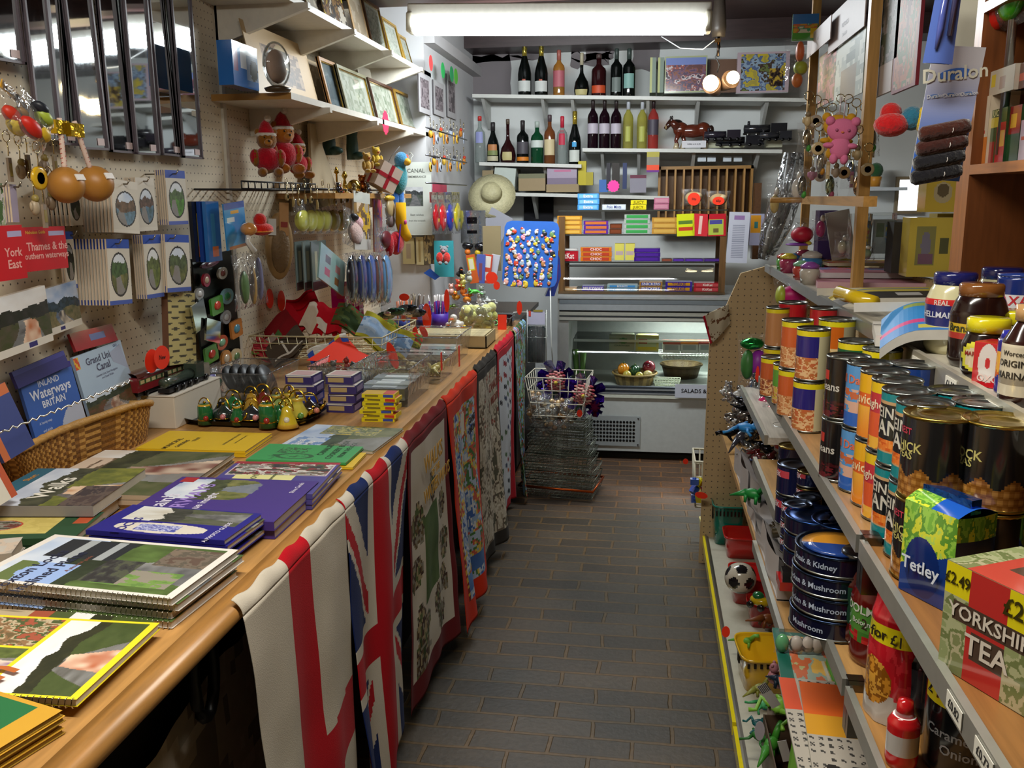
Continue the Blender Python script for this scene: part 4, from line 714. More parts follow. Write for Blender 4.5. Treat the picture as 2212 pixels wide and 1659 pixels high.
# =============== rest of the counter ===============
def critter(mb,x,y,z,s,c1,c2,kind='bear',m='plush',rz=0):
    old=mb.M; mb.M=old@TR(x,y,z,0,0,rz)@Matrix.Scale(s,4)
    B=lambda a,b,c,r,q=None,e=None,col=c1,mm=m: mb.ball(a,b,c,r,q,e,col,mm,10,7)
    if kind=='bear':
        B(0,0,.45,.30,.26,.34); B(0,-.05,.95,.26,.24,.25); B(-.2,0,1.15,.09); B(.2,0,1.15,.09); B(0,-.25,.88,.11,.1,.09,c2)
        for k in(-1,1): B(k*.32,-.12,.5,.10,.12,.22); B(k*.2,-.32,.14,.12,.26,.12); mb.ball(k*.09,-.26,1.0,.025,c='#14100c',m='gloss',seg=6,rings=5)
        mb.ball(0,-.35,.91,.035,c='#20140c',m='gloss',seg=6,rings=5)
    elif kind=='duck':
        B(0,.05,.35,.36,.45,.32); B(0,-.25,.8,.22); mb.ball(0,-.5,.76,.14,.16,.05,'#e8601c','gloss',8,6)
        for k in(-1,1): mb.ball(k*.1,-.4,.88,.03,c='#111',m='gloss',seg=6,rings=4); B(k*.32,.1,.4,.08,.28,.18)
    elif kind=='frog':
        B(0,0,.25,.28,.45,.2); B(0,-.45,.36,.22,.2,.16)
        for k in(-1,1):
            B(k*.12,-.5,.52,.08); mb.tube([(k*.2,-.2,.25),(k*.5,-.35,.2),(k*.55,-.55,.05)],[.08,.06,.07],c1,m,7); mb.tube([(k*.2,.3,.25),(k*.6,.25,.3),(k*.5,.6,.06),(k*.65,.75,.04)],[.1,.08,.06,.07],c1,m,7); mb.ball(k*.13,-.57,.54,.035,c='#111',m='gloss',seg=6,rings=4)
        mb.ball(0,-.02,.15,.22,.4,.14,c2,m,8,6)
    elif kind=='dino':
        B(0,0,.4,.24,.4,.24); mb.tube([(0,.3,.4),(0,.7,.25),(0,1.1,.1)],[.18,.1,.03],c1,m,8); mb.tube([(0,-.3,.5),(0,-.55,.8),(0,-.8,.85)],[.15,.11,.12],c1,m,8)
        for k in(-1,1):
            for q in(-.25,.25): mb.tube([(k*.15,q,.35),(k*.2,q,.0)],[.09,.07],c1,m,7)
        mb.ball(0,0,.35,.2,.34,.2,c2,m,8,6)
    mb.M=old; return mb
def wirebasket(name,label,cat,loc,L,W,H,col='#c9bd96',rz=0,n=(8,5),r=.0018,q=.85,loops=3,rimr=.003,rimcol=None,m='satin',feet=False):
    t=thing(name,label,cat,loc,(0,0,rz)); mb=MB()
    def ringpts(k,z,inset=0): a,b=L/2*k,W/2*k; return [(-a,-b,z),(a,-b,z),(a,b,z),(-a,b,z)]
    for j in range(loops): k=q+(1-q)*j/loops; mb.tube(ringpts(k,H*j/loops),r*1.2,col,m,4,True)
    for i in range(n[0]+1):
        f=i/n[0]*2-1; mb.tube([(f*L/2,-W/2,H),(f*L/2*q,-W/2*q,0),(f*L/2*q,W/2*q,0),(f*L/2,W/2,H)],r,col,m,4)
    for i in range(1,n[1]):
        f=i/n[1]*2-1; mb.tube([(-L/2,f*W/2,H),(-L/2*q,f*W/2*q,0),(L/2*q,f*W/2*q,0),(L/2,f*W/2,H)],r,col,m,4)
    obj('wire_mesh',mb,t); obj('rim',MB().tube(ringpts(1,H),rimr,rimcol or col,m,6,True),t); return t
# tubs
tub('clear plastic tub with small souvenirs right behind the card boxes',-1.14,-.93,2.90,3.18,.09)
for i in range(8): p=(-1.10+.05*(i%4),2.96+.09*(i//4),CZ+.02+.012*(i%3)); obj('small_figure',critter(MB(),0,0,0,.045,['#6a6a66','#8a3028','#3c4648','#a9a090'][i%4],'#cfc8b8','bear','satin'),None,'tiny figure in the clear tub behind the playing card boxes','figurine',p,(0,0,i),group='figures in the clear tub')
tub('clear plastic tub holding boxed pens, beside the yellow sweet boxes',-.93,-.73,2.70,3.02,.125)
for i in range(5): obj('glass_coaster_box',MB().box(0,0,.02,.15,.06,.038,['#8a9aa4','#a9b4b8','#76868e','#9aa8ae','#b4bcbc'][i],'gloss').box(0,0,.0395,.08,.03,.001,'#cfd6d8','card'),None,'flat grey gift box, %s from the near end of the clear tub'%ORD[i],'gift box',(-.83,2.765+.052*i,CZ+.016+.004*(i%2)),(0.0,0,0),group='grey gift boxes in the tub')
tub('clear open tub of small rubber toys further along the counter edge',-.96,-.71,3.08,3.32,.085)
for i in range(12): obj('rubber_toy',critter(MB(),0,0,0,.045,['#7d8a3c','#b09a6a','#54683c','#c9b86a'][i%4],'#3a3a2c',['frog','dino'][i%2],'satin'),None,'small olive rubber animal in the open tub at the counter edge','toy',(-.92+.055*(i%4),3.13+.06*(i//4),CZ+.012+.01*(i%2)),(0,0,i*1.3),group='rubber animals in the clear tub')
tub('larger clear lidded tub standing behind the rubber toys tub',-1.00,-.73,3.42,3.74,.115)
for i in range(4): obj('boxed_set',MB().box(0,0,.012,.20,.065,.022,['#a9aaa4','#b8b8b0','#8f948e','#c0bfb2'][i],'gloss'),None,'flat silver-grey box lying in the larger lidded tub','gift box',(-.865,3.475+.07*i,CZ+.02),group='silver boxes in the lidded tub')
tub('clear tub lid corner next to the cream ruler box',-.98,-.80,3.78,3.88,.06)
for x,y,z,l,s in((-.705,3.05,.99,'orange sticker on the near clear tub',.04),(-.70,3.33,.96,'orange sticker on the corner of the rubber toys tub',.05)): obj('price_sticker',MB().box(0,0,0,.002,.02,s*1.6,ORG,'card'),None,l,'price sticker',(x,y,z))
tag(655,815,18,20,dict(Y=3.05),'small round orange sticker on the tub behind the card boxes, left one'); tag(680,815,16,20,dict(Y=3.04),'small orange sticker on the tub behind the card boxes, right one')
# wire tray full of flags, booklets
wb=wirebasket('wire_basket','cream wire tray piled with folded flags, tea towels and an orange sign','wire basket',(-1.225,3.46,CZ+.06),.52,.50,.085,n=(14,12),q=.95)
def foldcloth(label,px,py,Y,w,h,face,rot=0,lean=.4,name='folded_cloth',cat='folded cloth',t=.02,z=None,bend=.3,m='fabric'):
    p=P(px,py,Y=Y); mb=MB()
    def fn(u,v):
        a=(u-.5)*bend*2
        return (w*(u-.5),-.03*math.cos(a*2.2)-t*.3*math.sin(v*pi)+.012*(vn(u*5,v*5,int(px))-.5),h*(v-.5)+.01*math.sin(u*9))
    mb.grid(fn,20,16,face,m); mb.grid(lambda u,v:(lambda q:(q[0],q[1]+t*math.sin(pi*u)**.3+.002,q[2]))(fn(u,v)),12,8,face,m)
    return obj(name,mb,None,label,cat,p,(-lean,rot,.35))
red=lambda u,v:C('#b5141f')
swirl=lambda a,b,c:pal([a,b,c],5,3)
foldcloth('bright red flag bundle standing up at the back of the wire tray',650,672,3.62,.17,.12,lambda u,v:C('#c01424') if math.sin(v*40)>-.6 else C('#8f0f1a'),-.35,.2)
foldcloth('red flag corner hanging lower in the pile',618,712,3.48,.16,.12,layout('#b01826',[(.3,.1,.5,.9,'#c9bcb8')]),-.6)
foldcloth('dark red tea towel lying at the left end of the wire tray',590,735,3.36,.24,.10,layout('#7c1c22',[(.2,.3,.6,.6,'#9a8a80'),(.6,.2,.7,.5,'#4c6a3c')]),-.7,.7)
foldcloth('crimson printed cloth at the bottom left of the tray',580,762,3.28,.16,.08,swirl('#8c1f28','#a0353a','#5a7a3c'),.2,.7)
foldcloth('grey-brown cloth folded over the tray front',625,755,3.24,.16,.10,layout('#4d4238',[(.1,.1,.9,.2,'#c9c4bc'),(.45,.1,.52,.9,'#c9c4bc')]),-.6,.8)
foldcloth('white flag roll with red edge near the middle of the tray',680,692,3.50,.10,.11,layout('#cfc0ae',[(.6,0,1,1,'#b5141f')]),.5,.3)
foldcloth('red and white folded flag right of the white roll',708,692,3.52,.12,.11,layout('#c01c2a',[(.0,.0,.5,.35,'#ddd6cc')]),.25,.4)
foldcloth('second red folded flag with white lower edge, right of the first',740,695,3.56,.12,.10,layout('#b81a26',[(.2,.0,.6,.35,'#d5cdc2')]),-.4,.4)
foldcloth('dark green printed tea towel heap at the right of the tray',775,702,3.55,.22,.10,swirl('#34452c','#4d5a34','#8c3028'),.45,.5)
foldcloth('blue and yellow printed cloth spilling over the tray end',828,732,3.42,.22,.12,layout(swirl('#8fa9c9','#a4b8cf','#6b8ab0'),[(0,.8,1,1,'#a8a034'),(0,0,1,.1,'#a8a034')]),.55,.6)
foldcloth('yellow-green patterned cloth at the far right of the tray',862,728,3.50,.18,.06,swirl('#a8a83c','#5c7034','#b5342a'),.5,.6)
foldcloth('multicoloured flag packet with blue and white squares, front of the tray',715,762,3.20,.16,.07,lambda u,v:C(['#d9d4cc','#3a58b4','#c9443a','#d9c84a','#d5cfc6'][int(h2(int(u*7),int(v*3),5)*4.9)]),-.4,.9)
slab('price_card','bright orange curled card sign lying on the pile in the wire tray','sign',P(662,778,Y=3.08),P(838,782,Y=3.14)-P(662,778,Y=3.08),P(720,726,Y=3.22)-P(662,778,Y=3.08),.002,ORG,shape=[(0,0),(.35,-.06),(.75,-.03),(1,.0),(.8,.18),(.62,.42),(.5,.8),(.42,1.0),(.28,.75),(.12,.28)])
tag(848,768,20,60,dict(Y=3.22),'orange sticker curling over the end of the wire tray',rot=.3); tag(897,725,13,40,dict(Y=3.7),'upright orange sticker between the wire tray and the ruler box'); tag(915,716,14,28,dict(Y=3.8),'small orange triangle sticker beside the upright one',rot=.5)
# cream ruler boxes
t=thing('ruler_box','long cream cardboard box of wooden rulers across the counter','box',(-.87,3.99,CZ))
m=MB().b2(-.18,.18,-.12,-.115,0,.055,'#c4b48c','card').b2(-.18,.18,.115,.12,0,.055,'#c4b48c','card').b2(-.18,-.175,-.12,.12,0,.055,'#c4b48c','card').b2(.175,.18,-.12,.12,0,.055,'#bba97c','card').b2(-.18,.18,-.12,.12,0,.004,'#b5a478','card'); obj('box_body',m,t)
for i in range(9): obj('wooden_ruler',MB().b2(-.165,.165,-.012,.012,0,.048,['#c9b98c','#bfae80','#d0c298'][i%3],'wood'),None,'pale wooden ruler bundle packed in the long cream box','ruler',(-.87,3.895+.0245*i,CZ+.0045),group='ruler bundles in the cream box')
# fluffy chicks bag, ducks
def simple(label,name,cat,px,py,k,fn,rz=0,group=None,z0=None):
    p=P(px,py,**k); mb=MB(); fn(mb); return obj(name,mb,None,label,cat,p,(0,0,rz),group=group)
simple('white rubber duck with an orange beak beside the yellow bag','rubber_duck','toy',985,716,dict(Y=4.22),lambda mb:critter(mb,0,0,0,.085,'#d9d4cc','#c9c4bc','duck','gloss'),-.3)
simple('small yellow rubber duck in front of the yellow bag','rubber_duck','toy',1008,722,dict(Y=4.16),lambda mb:critter(mb,0,0,0,.045,'#d9b824','#c9a41c','duck','gloss'),-.9)
simple('second smaller white duck left of the big white one','rubber_duck','toy',966,718,dict(Y=4.2),lambda mb:critter(mb,0,0,0,.05,'#cfcac4','#c9c4bc','duck','gloss'),.5)
p=P(1030,716,Z=CZ+.002); t=thing('chick_bag','clear bag of pale yellow fluffy chicks on the far counter','bagged toy',(p.x,p.y,CZ))
r_=random.Random(3); m=MB()
for i in range(26): m.ball(r_.uniform(-.08,.08),r_.uniform(-.05,.05),r_.uniform(.02,.12),.026,.024,.026,['#cfd07a','#c4c768','#d9d88a'][i%3],'plush',8,6)
o=obj('chicks',m,t); o['kind']='stuff'; obj('bag',loosebag(MB().at(TR(0,-.03,.08)),.23,.17,.09,s=5),t)
# pencil holders and pots at the far end of the counter
def cup(label,px,py,Y,r,h,col,items,il,ih=.12,ic=('#7a2a8c',),tip=None):
    p=P(px,py,Y=Y); p.z=CZ; t=thing('pot',label,'pot',p); obj('pot_body',MB().lathe([(r*.9,0),(r,h),(r*.93,h),(r*.85,.004)],col,'satin',14),t)
    for i in range(items):
        a=i*2.4; q=r*.75*math.sqrt((i+.5)/items); tx,ty=(h2(i,1,3)-.5)*.35,(h2(i,2,3)-.5)*.35
        m=MB().at(TR(q*math.cos(a),q*math.sin(a),.01,tx,ty,0)).lathe([(.0042,0),(.0042,ih*.8),(.003,ih*.82),(.003,ih)],ic[i%len(ic)],'gloss',7,cfn=(lambda u,z:C(tip) if z>ih*.8 else C(ic[i%len(ic)])) if tip else None)
        o=obj('pen',m,None,il,'pen',p,group='pens: '+il)
cup('purple pot of white-capped souvenir pens near the pin badge board',948,668,4.5,.05,.075,'#4a2a9c',14,'white-capped purple pen in the purple pot',.16,('#5a2aa8','#a0308c','#3a3ab0'),'#cfcac8')
cup('dark blue pot of navy pens left of the purple pen pot',915,670,4.4,.045,.08,'#2a2a70',12,'navy pen in the dark blue pot',.12,('#2a2a72','#3a3580'),'#1d1d50')
cup('blue pot with toy-topped pencils in front of the dark film bags',868,668,4.3,.04,.07,'#2a3a80',9,'toy-topped pencil in the blue pot',.15,('#8c8a84','#b04a2a','#6a6a70'),'#c9602a')
cup('grey pot of dark metal pencils behind the toy-topped ones',895,640,4.62,.045,.09,'#6b6460',10,'dark metal-topped pencil in the grey pot',.15,('#4a443f','#8a7a60','#6b5a50'))
for i,(px,py,c1,c2,kd) in enumerate(((985,650,'#cf8a1c','#e0b030','duck'),(1000,640,'#d9742a','#d9a83a','bear'),(1010,655,'#e08a24','#e8b040','duck'),(990,630,'#cf4a34','#d9b0a0','bear'),(975,640,'#d8a89c','#c9b040','bear'),(1025,635,'#54c04a','#7ad060','frog'),(1000,620,'#c9c06a','#d0c890','bear'),(975,668,'#5c7a2c','#8ca040','frog'),(1035,660,'#d8d4d0','#c0c0c0','bear'),(1040,645,'#8a948c','#a9b0a8','bear'),(1055,655,'#c8ccc8','#70a878','frog'),(1015,612,'#b8bcae','#a0a49a','bear'))):
    simple('small %s rubbery toy heaped before the pin badge board'%['amber','coral','golden','red','pinkish','lime','pale yellow','olive','white','grey','silvery','stone'][i],'rubbery_toy','toy',px,py,dict(Y=4.68),lambda mb:critter(mb,0,0,0,.055,c1,c2,kd,'gloss'),i)
tub('clear tub under the heap of rubbery toys before the pin badge board',-1.12,-.80,4.60,4.76,.09)
tub('long clear tub of green rings at the far right counter corner',-.93,-.68,4.50,4.72,.05)
for i in range(10): obj('plastic_ring',MB().tube([(.014*math.cos(a),.014*math.sin(a),.004) for a in [2*pi*k/10 for k in range(10)]],.004,['#3fae5a','#c9ccc8','#7ac08a'][i%3],'gloss',5,True),None,'small plastic ring in the far tub at the counter corner','toy ring',(-.90+.045*(i%5),4.55+.09*(i//5),CZ+.02+.008*(i%3)),(.3*i,.2*i,0),group='plastic rings in the far tub')
obj('gift_box',MB().box(0,0,.03,.09,.07,.06,'#16161c','gloss').box(0,0,.0605,.07,.05,.001,'#24242c','gloss'),None,'small black box at the very end of the counter','box',(-.725,4.62,CZ))
slab('price_card','orange and white price card leaning on the black box','sign',P(1075,712,Y=4.45),Vector((.045,0,0)),Vector((0,.01,.075)),.001,ORG)
tag(922,685,20,60,dict(Y=4.3),'wavy tall orange sticker before the navy pens'); tag(965,650,12,50,dict(Y=4.40),'slim orange sticker beside the purple pens'); tag(873,642,22,16,dict(Y=4.25),'orange domed sticker on the blue pot'); tag(1062,600,26,26,dict(Y=4.7),'round orange sticker leaning against the pin badge board'); tag(1073,617,14,18,dict(Y=4.65),'small orange sticker at the foot of the pin badge board'); tag(1122,665,12,30,dict(Y=4.55),'orange sticker on the end tub at the counter corner'); tag(895,688,14,10,dict(Y=4.2),'small orange sticker beneath the glossy packets'); tag(872,688,10,14,dict(Y=4.18),'tiny orange sticker left of the glossy packets')
# glossy packets
for i,(px,py,c) in enumerate(((855,672,'#3a5a4c'),(880,665,'#23262b'),(835,680,'#4a6a54'),(900,675,'#2c2f36'),(815,690,'#5c3a5c'))):
    bagitem(['dark green','black','pale green','charcoal','plum'][i]+' glossy packet lying behind the wire tray',px-28,py-14,px+28,py+16,dict(Y=4.0+.06*i),.03,None,[(0,0,.35,.3,c,'foil'),(.2,.1,.2,.2,c,'foil'),(-.25,-.1,.2,.2,'#c9ccc8','foil')])
# pin badge board
def pins(mb,w,h):
    r=random.Random(5); cols=['#d9d4cf','#2a2a30','#c9452f','#d9b83a','#8fa4b8','#b07a4a','#d98a9a','#6a8a5a','#e0a89a','#b8bcc4']
    for j in range(9):
        for i in range(7):
            x=(i+.5+.25*(j%2)+r.uniform(-.25,.25))/7.6*w; y=(j+.6+r.uniform(-.25,.25))/10.4*h; s=r.uniform(.013,.020); a,b=r.choice(cols),r.choice(cols)
            k=MB().at(TR(x,y,.002)); k.ball(0,0,0,s*.8,s*r.uniform(.7,1.2),.005,a,'gloss',8,5); k.ball(r.uniform(-.5,.5)*s,s*.7,.001,s*.5,s*.5,.005,b,'gloss',7,5); k.ball(r.uniform(-.8,.8)*s,-s*.6,.001,s*.45,s*.4,.005,r.choice(cols),'gloss',7,5)
            o=obj('pin_badge',k,None,'small colourful pin badge on the blue board','pin badge',group='pin badges on the blue board'); pl.append(o)
pl=[]
o=slab('badge_board','bright blue board covered in small enamel pin badges, by the confectionery case','badge board',P(1084,618,Y=4.83),P(1202,622,Y=4.83)-P(1084,618,Y=4.83),P(1084,476,Y=4.9)-P(1084,618,Y=4.83),.006,'#1c56a8',shape='round',m='satin',extra=pins)
bpy.context.view_layer.update()
for q in pl: q.matrix_world=o.matrix_world.copy()
# pen rack hanging at the counter end
t=thing('pen_rack','white wire rack of dark pens in clear sleeves at the counter end','pen rack',P(1160,715,Y=4.86))
m=MB(); 
for z in(-.17,-.03,.1): m.tube([(-.05,-.03,z),(.055,-.03,z),(.055,.04,z),(-.05,.04,z)],.0018,'#cfd2cc','satin',5,True)
for x in(-.05,.055): m.tube([(x,-.03,-.17),(x,-.03,.12)],.0018,'#cfd2cc','satin',5)
m.tube([(-.05,.02,.1),(-.10,.03,.1),(-.13,.0,.1)],.003,'#cfd2cc','satin',5).tube([(.075,-.02,.25),(.08,-.02,-.05),(.09,-.02,-.2)],.003,'#d4d6d2','satin',5); obj('wire_frame',m,t)
obj('header_card',MB().box(0,-.032,.075,.095,.002,.07,'#b9b6cc','card').box(-.035,-.034,.1,.012,.001,.03,'#c9483a','card').box(.01,-.034,.115,.05,.001,.01,'#9a8a3a','card'),t)
m=MB(); [m.box(-.042+.0095*i,.0,-.07,.008,.06,.20,['#20302f','#2a3a3c','#18262a'][i%3],'gloss') for i in range(10)]; o=obj('pens',m,t); o['kind']='stuff'; obj('sleeve',loosebag(MB().at(TR(0,-.02,-.06)),.12,.27,.05,s=3),t)
obj('shopping_bag',MB().prism([(0,0),(.05,.005),(.075,.12),(.06,.21),(.045,.24),(.03,.1)],.06,'#3f4fa8','gloss').box(.05,-.002,.13,.015,.002,.1,'#7a4a9a','gloss'),None,'blue and purple plastic bag hanging behind the pen rack','plastic bag',P(1178,640,Y=4.98),(0,.1,.2))
# =============== ornaments, frames and toys on the left shelves ===============
def framepart(c,ins='#d9d2c0',f=.012,inner=None):
    def g(o,w,h):
        m=MB()
        for a in((0,f,0,h),(w-f,w,0,h),(f,w-f,0,f),(f,w-f,h-f,h)): m.b2(a[0],a[1],a[2],a[3],-.008,.008,c,'woodz')
        m2=MB()
        for a in((f,f*1.4,f,h-f),(w-f*1.4,w-f,f,h-f),(f,w-f,f,f*1.4),(f,w-f,h-f*1.4,h-f)): m2.b2(a[0],a[1],a[2],a[3],-.002,.006,'#b8923a','gold')
        obj('frame',m,o); obj('gilt_slip',m2,o); obj('glazing',MB().b2(f,w-f,f,h-f,.003,.004,'#fff','picture_glass'),o)
    return g
def picframe(label,bl,br,tl,yb,frame,face,X=None,f=.012):
    k=dict(X=X); O=P(*bl,**k); O.z=max(O.z,0); U=P(*br,**k)-O; U.z=0; V=P(*tl,**k)-O; V=Vector((-.05,V.y*0,V.z))
    return slab('framed_picture',label,'picture frame',O,U,V,.006,'#c9c0ac',face,res=20,parts=framepart(frame,f=f),sub='picture')
skt=lambda s:bordered(pal(['#c9c6b8','#b5b5a4','#d5d2c6','#9aa08c','#c0c0b0'],5,s),'#d9d6cc',.12)
Zm=MSZ+.002
def onshelf(px,py,X,z): p=P(px,py,X=X); p.z=z; return p
def stand(name,label,cat,x0,x1,ytop,X,z,ty,base,face,lean=.2,**q):
    a=P(x0,200,X=X); b=P(x1,200,X=X); tp=P((x0+x1)/2,ytop,X=X); h=tp.z-z
    return slab(name,label,cat,(X,a.y,z),(0,b.y-a.y,0),(-h*math.tan(lean),0,h),ty,base,face,**q)
stand('gift_box','tall blue gift box with a white window on the middle shelf','box',507,560,98,-1.30,Zm,.05,'#2a6ab8',layout('#2f74c4',[(.3,.45,1,1,'#dfe6ee'),(.55,.2,1,.75,lambda u,v:C('#3a3634') if (u-.6)**2*1.5+(v-.45)**2<.2 else C('#8aa0c0')),(.05,.35,.2,.9,'#8a4a7a')]),lean=0,m='gloss')
def egg(mb): mb.lathe([(0,0),(.04,0),(.045,.01),(.02,.018)],'#4a3a24','wood',16).ball(0,0,.085,.062,.03,.075,'#cfd2cc','glass',18,12).ball(0,.0,.08,.05,.018,.055,'#b89a8a','satin',12,8)
mb=MB(); egg(mb); obj('glass_paperweight',mb,None,'oval glass paperweight on a wooden stand on the middle shelf','ornament',onshelf(600,190,-1.24,Zm),(0,0,pi/2-.3))
stand('mounted_print','large tan card-mounted print of an old bridge, middle shelf','print',560,690,72,-1.33,Zm,.003,'#b99c72',bordered(layout(pal(['#8a7058','#a0886c','#6d5743','#b59a7c'],4,9),[(.1,.1,.9,.45,pal(['#6d5743','#4f4034','#8a7058'],8,4))]),'#c9ac80',.2,.24),lean=.22,res=70)
stand('mounted_print','smaller tan print overlapping behind the large card-mounted one','print',665,712,128,-1.36,Zm,.003,'#a58c68',bordered(pal(['#a08c70','#b8a68a','#8c785c'],5,2),'#b59c74',.08),lean=.2)
for lb,x0,x1,yt,X,fc,s in (('gold and grey framed dark picture, first of the frames on the middle shelf',712,745,130,-1.30,'#a87a4a',3),('silver and gold framed sketch leaning next to the grey one',748,808,152,-1.28,'#8c8a70',7),('dark brown framed pencil sketch, middle shelf beyond the folded card',812,862,178,-1.27,'#4a2c1c',11),('small gold framed landscape at the far end of the middle shelf',866,905,200,-1.26,'#8a6a2a',15)):
    face=pal(['#4a5864','#6a7884','#3c4854'],3,s) if s==3 else skt(s)
    stand('framed_picture',lb,'picture frame',x0,x1,yt,X,Zm,.006,'#c9c0ac',face,lean=.22,res=22,parts=framepart(fc,f=.014),sub='picture')
stand('greeting_card','plain grey folded card standing between two picture frames','card',790,818,145,-1.31,Zm,.002,'#8c8678',None,lean=.15)
tag(833,265,14,55,dict(X=-1.20),'pink star-edged sticker dangling from the middle shelf edge',c='#f0385c',shape='star')
zu=USZ+.002
for lb,x0,x1,h,X,fc in (('pale print leaning on the highest shelf above the blue box',672,705,.26,-1.30,pal(['#a8a090','#c9c0ac','#6d6458'],5,3)),('yellow and brown printed picture on the highest shelf',708,755,.26,-1.28,pal(['#c9b03a','#5a3c24','#8c6a3c','#3a3028','#c9c0b0'],5,6)),('tan card-mounted print on the highest shelf',768,800,.25,-1.26,bordered(pal(['#b8aa94','#a09078'],5,2),'#c4a070',.1))):
    a=P(x0,60,X=X); b=P(x1,60,X=X); slab('mounted_print',lb,'print',(X,a.y,zu),(0,b.y-a.y,0),(-.05,0,h),.004,'#b59a6c',fc)
for lb,x0,x1,h,fc in (('brown framed grey picture on the highest shelf',803,838,.22,'#6a4a2c'),('gold framed picture at the far end of the highest shelf',842,872,.19,'#a8842c'),('small gilt framed picture behind the last one on the highest shelf',876,893,.16,'#b08c34')):
    a=P(x0,100,X=-1.26); b=P(x1,100,X=-1.26); slab('framed_picture',lb,'picture frame',(-1.26,a.y,zu),(0,b.y-a.y,0),(-.045,0,h),.006,'#c9c0ac',skt(x0),parts=framepart(fc,f=.012),sub='picture')
# santa bears
def santabear(label,px,py,X,s,rz,col='#a8641c'):
    s*=1.5
    p=P(px,py,X=X); t=thing('teddy_bear',label,'teddy bear',p,(0,0,rz)); mb=MB(); critter(mb,0,0,0,s,col,'#b87a34','bear'); obj('body',mb,t)
    obj('red_jacket',MB().ball(0,.0,s*.47,s*.335,s*.30,s*.33,'#b51428','plush',12,8).ball(-s*.33,-s*.1,s*.52,s*.13,s*.14,s*.2,'#b51428','plush',8,6).ball(s*.33,-s*.1,s*.52,s*.13,s*.14,s*.2,'#b51428','plush',8,6),t)
    m=MB().lathe([(s*.24,s*1.08),(s*.2,s*1.2),(s*.12,s*1.36),(s*.03,s*1.46)],'#b51428','plush',12).lathe([(s*.25,s*1.03),(s*.275,s*1.07),(s*.25,s*1.12)],'#d9cfc4','plush',12).ball(s*.05,-.01,s*1.48,s*.09,c='#d9cfc4',m='plush',seg=8,rings=6); obj('santa_hat',m,t)
santabear('teddy bear in red jacket and Santa hat, front of three on the wire ledge',615,378,-1.36,.105,.9)
santabear('teddy bear in a Santa hat half hidden at the left of the three',580,385,-1.38,.095,.6,'#8c5a1c')
santabear('teddy bear in a Santa hat at the back right of the three',645,388,-1.42,.085,1.0,'#9a6420')
t=thing('wire_ledge','black wire mesh ledge holding the teddy bears below the middle shelf','wire shelf',(0,0,0)); a=P(485,408,X=-1.38); b=P(620,412,X=-1.38); m=MB()
for k in range(14): f=k/13; y=a.y+(b.y+.15-a.y)*f; m.tube([(-1.487,y,a.z),(-1.32,y,a.z-.002)],.003,'#15141a','satin',5); m.tube([(-1.32,y,a.z-.002),(-1.32,y,a.z+.024)],.0025,'#15141a','satin',4)
for x,z in((-1.487,0),(-1.40,-.001),(-1.32,0),(-1.32,.024)): m.tube([(x,a.y,a.z+z),(x,b.y+.15,a.z+z)],.003,'#15141a','satin',5)
obj('wire_mesh',m,t)
stand('plaster_relief','tall cream textured cone-shaped plaque leaning behind the bears','ornament',665,722,268,-1.42,LSZ,.012,'#b8a88c',None,lean=.1,shape=[(0,0),(1,0),(.45,1),(.25,1)],m='wallpaint')
for lb,px,fn in (('gilt anchor ornament standing on the narrow plank shelf',728,lambda m:m.lathe([(.02,0),(.005,.01),(.004,.08),(.012,.085),(.003,.11)],'#b8963a','gold',10)),('gilt candlestick ornament beside the anchor',745,lambda m:m.lathe([(.022,0),(.006,.01),(.012,.03),(.005,.06),(.014,.075),(.004,.095)],'#c9a84a','gold',10)),('round brass pot on the plank shelf near the flag box',765,lambda m:m.ball(0,0,.03,.032,c='#a98a3c',m='gold')),('copper-coloured figure near the end of the plank shelf',783,lambda m:critter(m,0,0,0,.07,'#a8602c','#c98a4a','bear','metal'))):
    mb=MB(); fn(mb); obj('brass_ornament',mb,None,lb,'ornament',onshelf(px,400,-1.31,LSZ))
for i,c in enumerate(('#2a2c34','#a83a24','#6a5a3c','#b8a44a','#3a3a40','#8c3020','#c9b48a','#50402c')): obj('small_badge_figure',critter(MB(),0,0,0,.035,c,'#c9b06a','bear','gloss'),None,'tiny painted figure standing along the narrow plank shelf edge','figurine',(-1.25-.03*(i%2),3.62+.1*i,LSZ),(0,0,1+.4*i),group='tiny figures on the plank shelf')
for k,(px,py) in enumerate(((712,335),(762,345))): obj('green_boot',MB().lathe([(.028,0),(.03,.05),(.026,.11),(.034,.16)],'#24423c','satin',12).ball(.03,0,.018,.045,.026,.02,'#24423c','satin',10,6),None,['dark green boot ornament hanging left under the middle shelf','dark green boot ornament hanging nearer the flag box'][k],'ornament',P(px,py,X=-1.44),(0,0,-.3))
# cube with St George cross and parrot
t=thing('flag_box','small white cube box with a red cross tilted over the plank shelf end','box',P(826,380,X=-1.22),(.15,.45,.9))
m=MB().box(0,0,0,.115,.115,.115,'#cdb8aa','card'); 
for a in((0,-.0585),): m.box(0,a[1],0,.018,.001,.115,'#a81c2c','card').box(0,a[1],0,.115,.001,.018,'#a81c2c','card')
m.box(-.0585,0,0,.001,.018,.115,'#a81c2c','card').box(-.0585,0,0,.001,.115,.018,'#a81c2c','card').box(.0585,0,0,.001,.018,.115,'#a81c2c','card').box(.0585,0,0,.001,.115,.018,'#a81c2c','card'); obj('box_body',m,t); obj('hanging_loop',MB().tube([(0,0,.058),(.0,0,.10),(.02,0,.16)],.0015,'#555','satin',4),t)
t=thing('plush_parrot','teal plush parrot with yellow beak hanging beside the flag box','soft toy',P(862,385,X=-1.18),(0,.1,1.2))
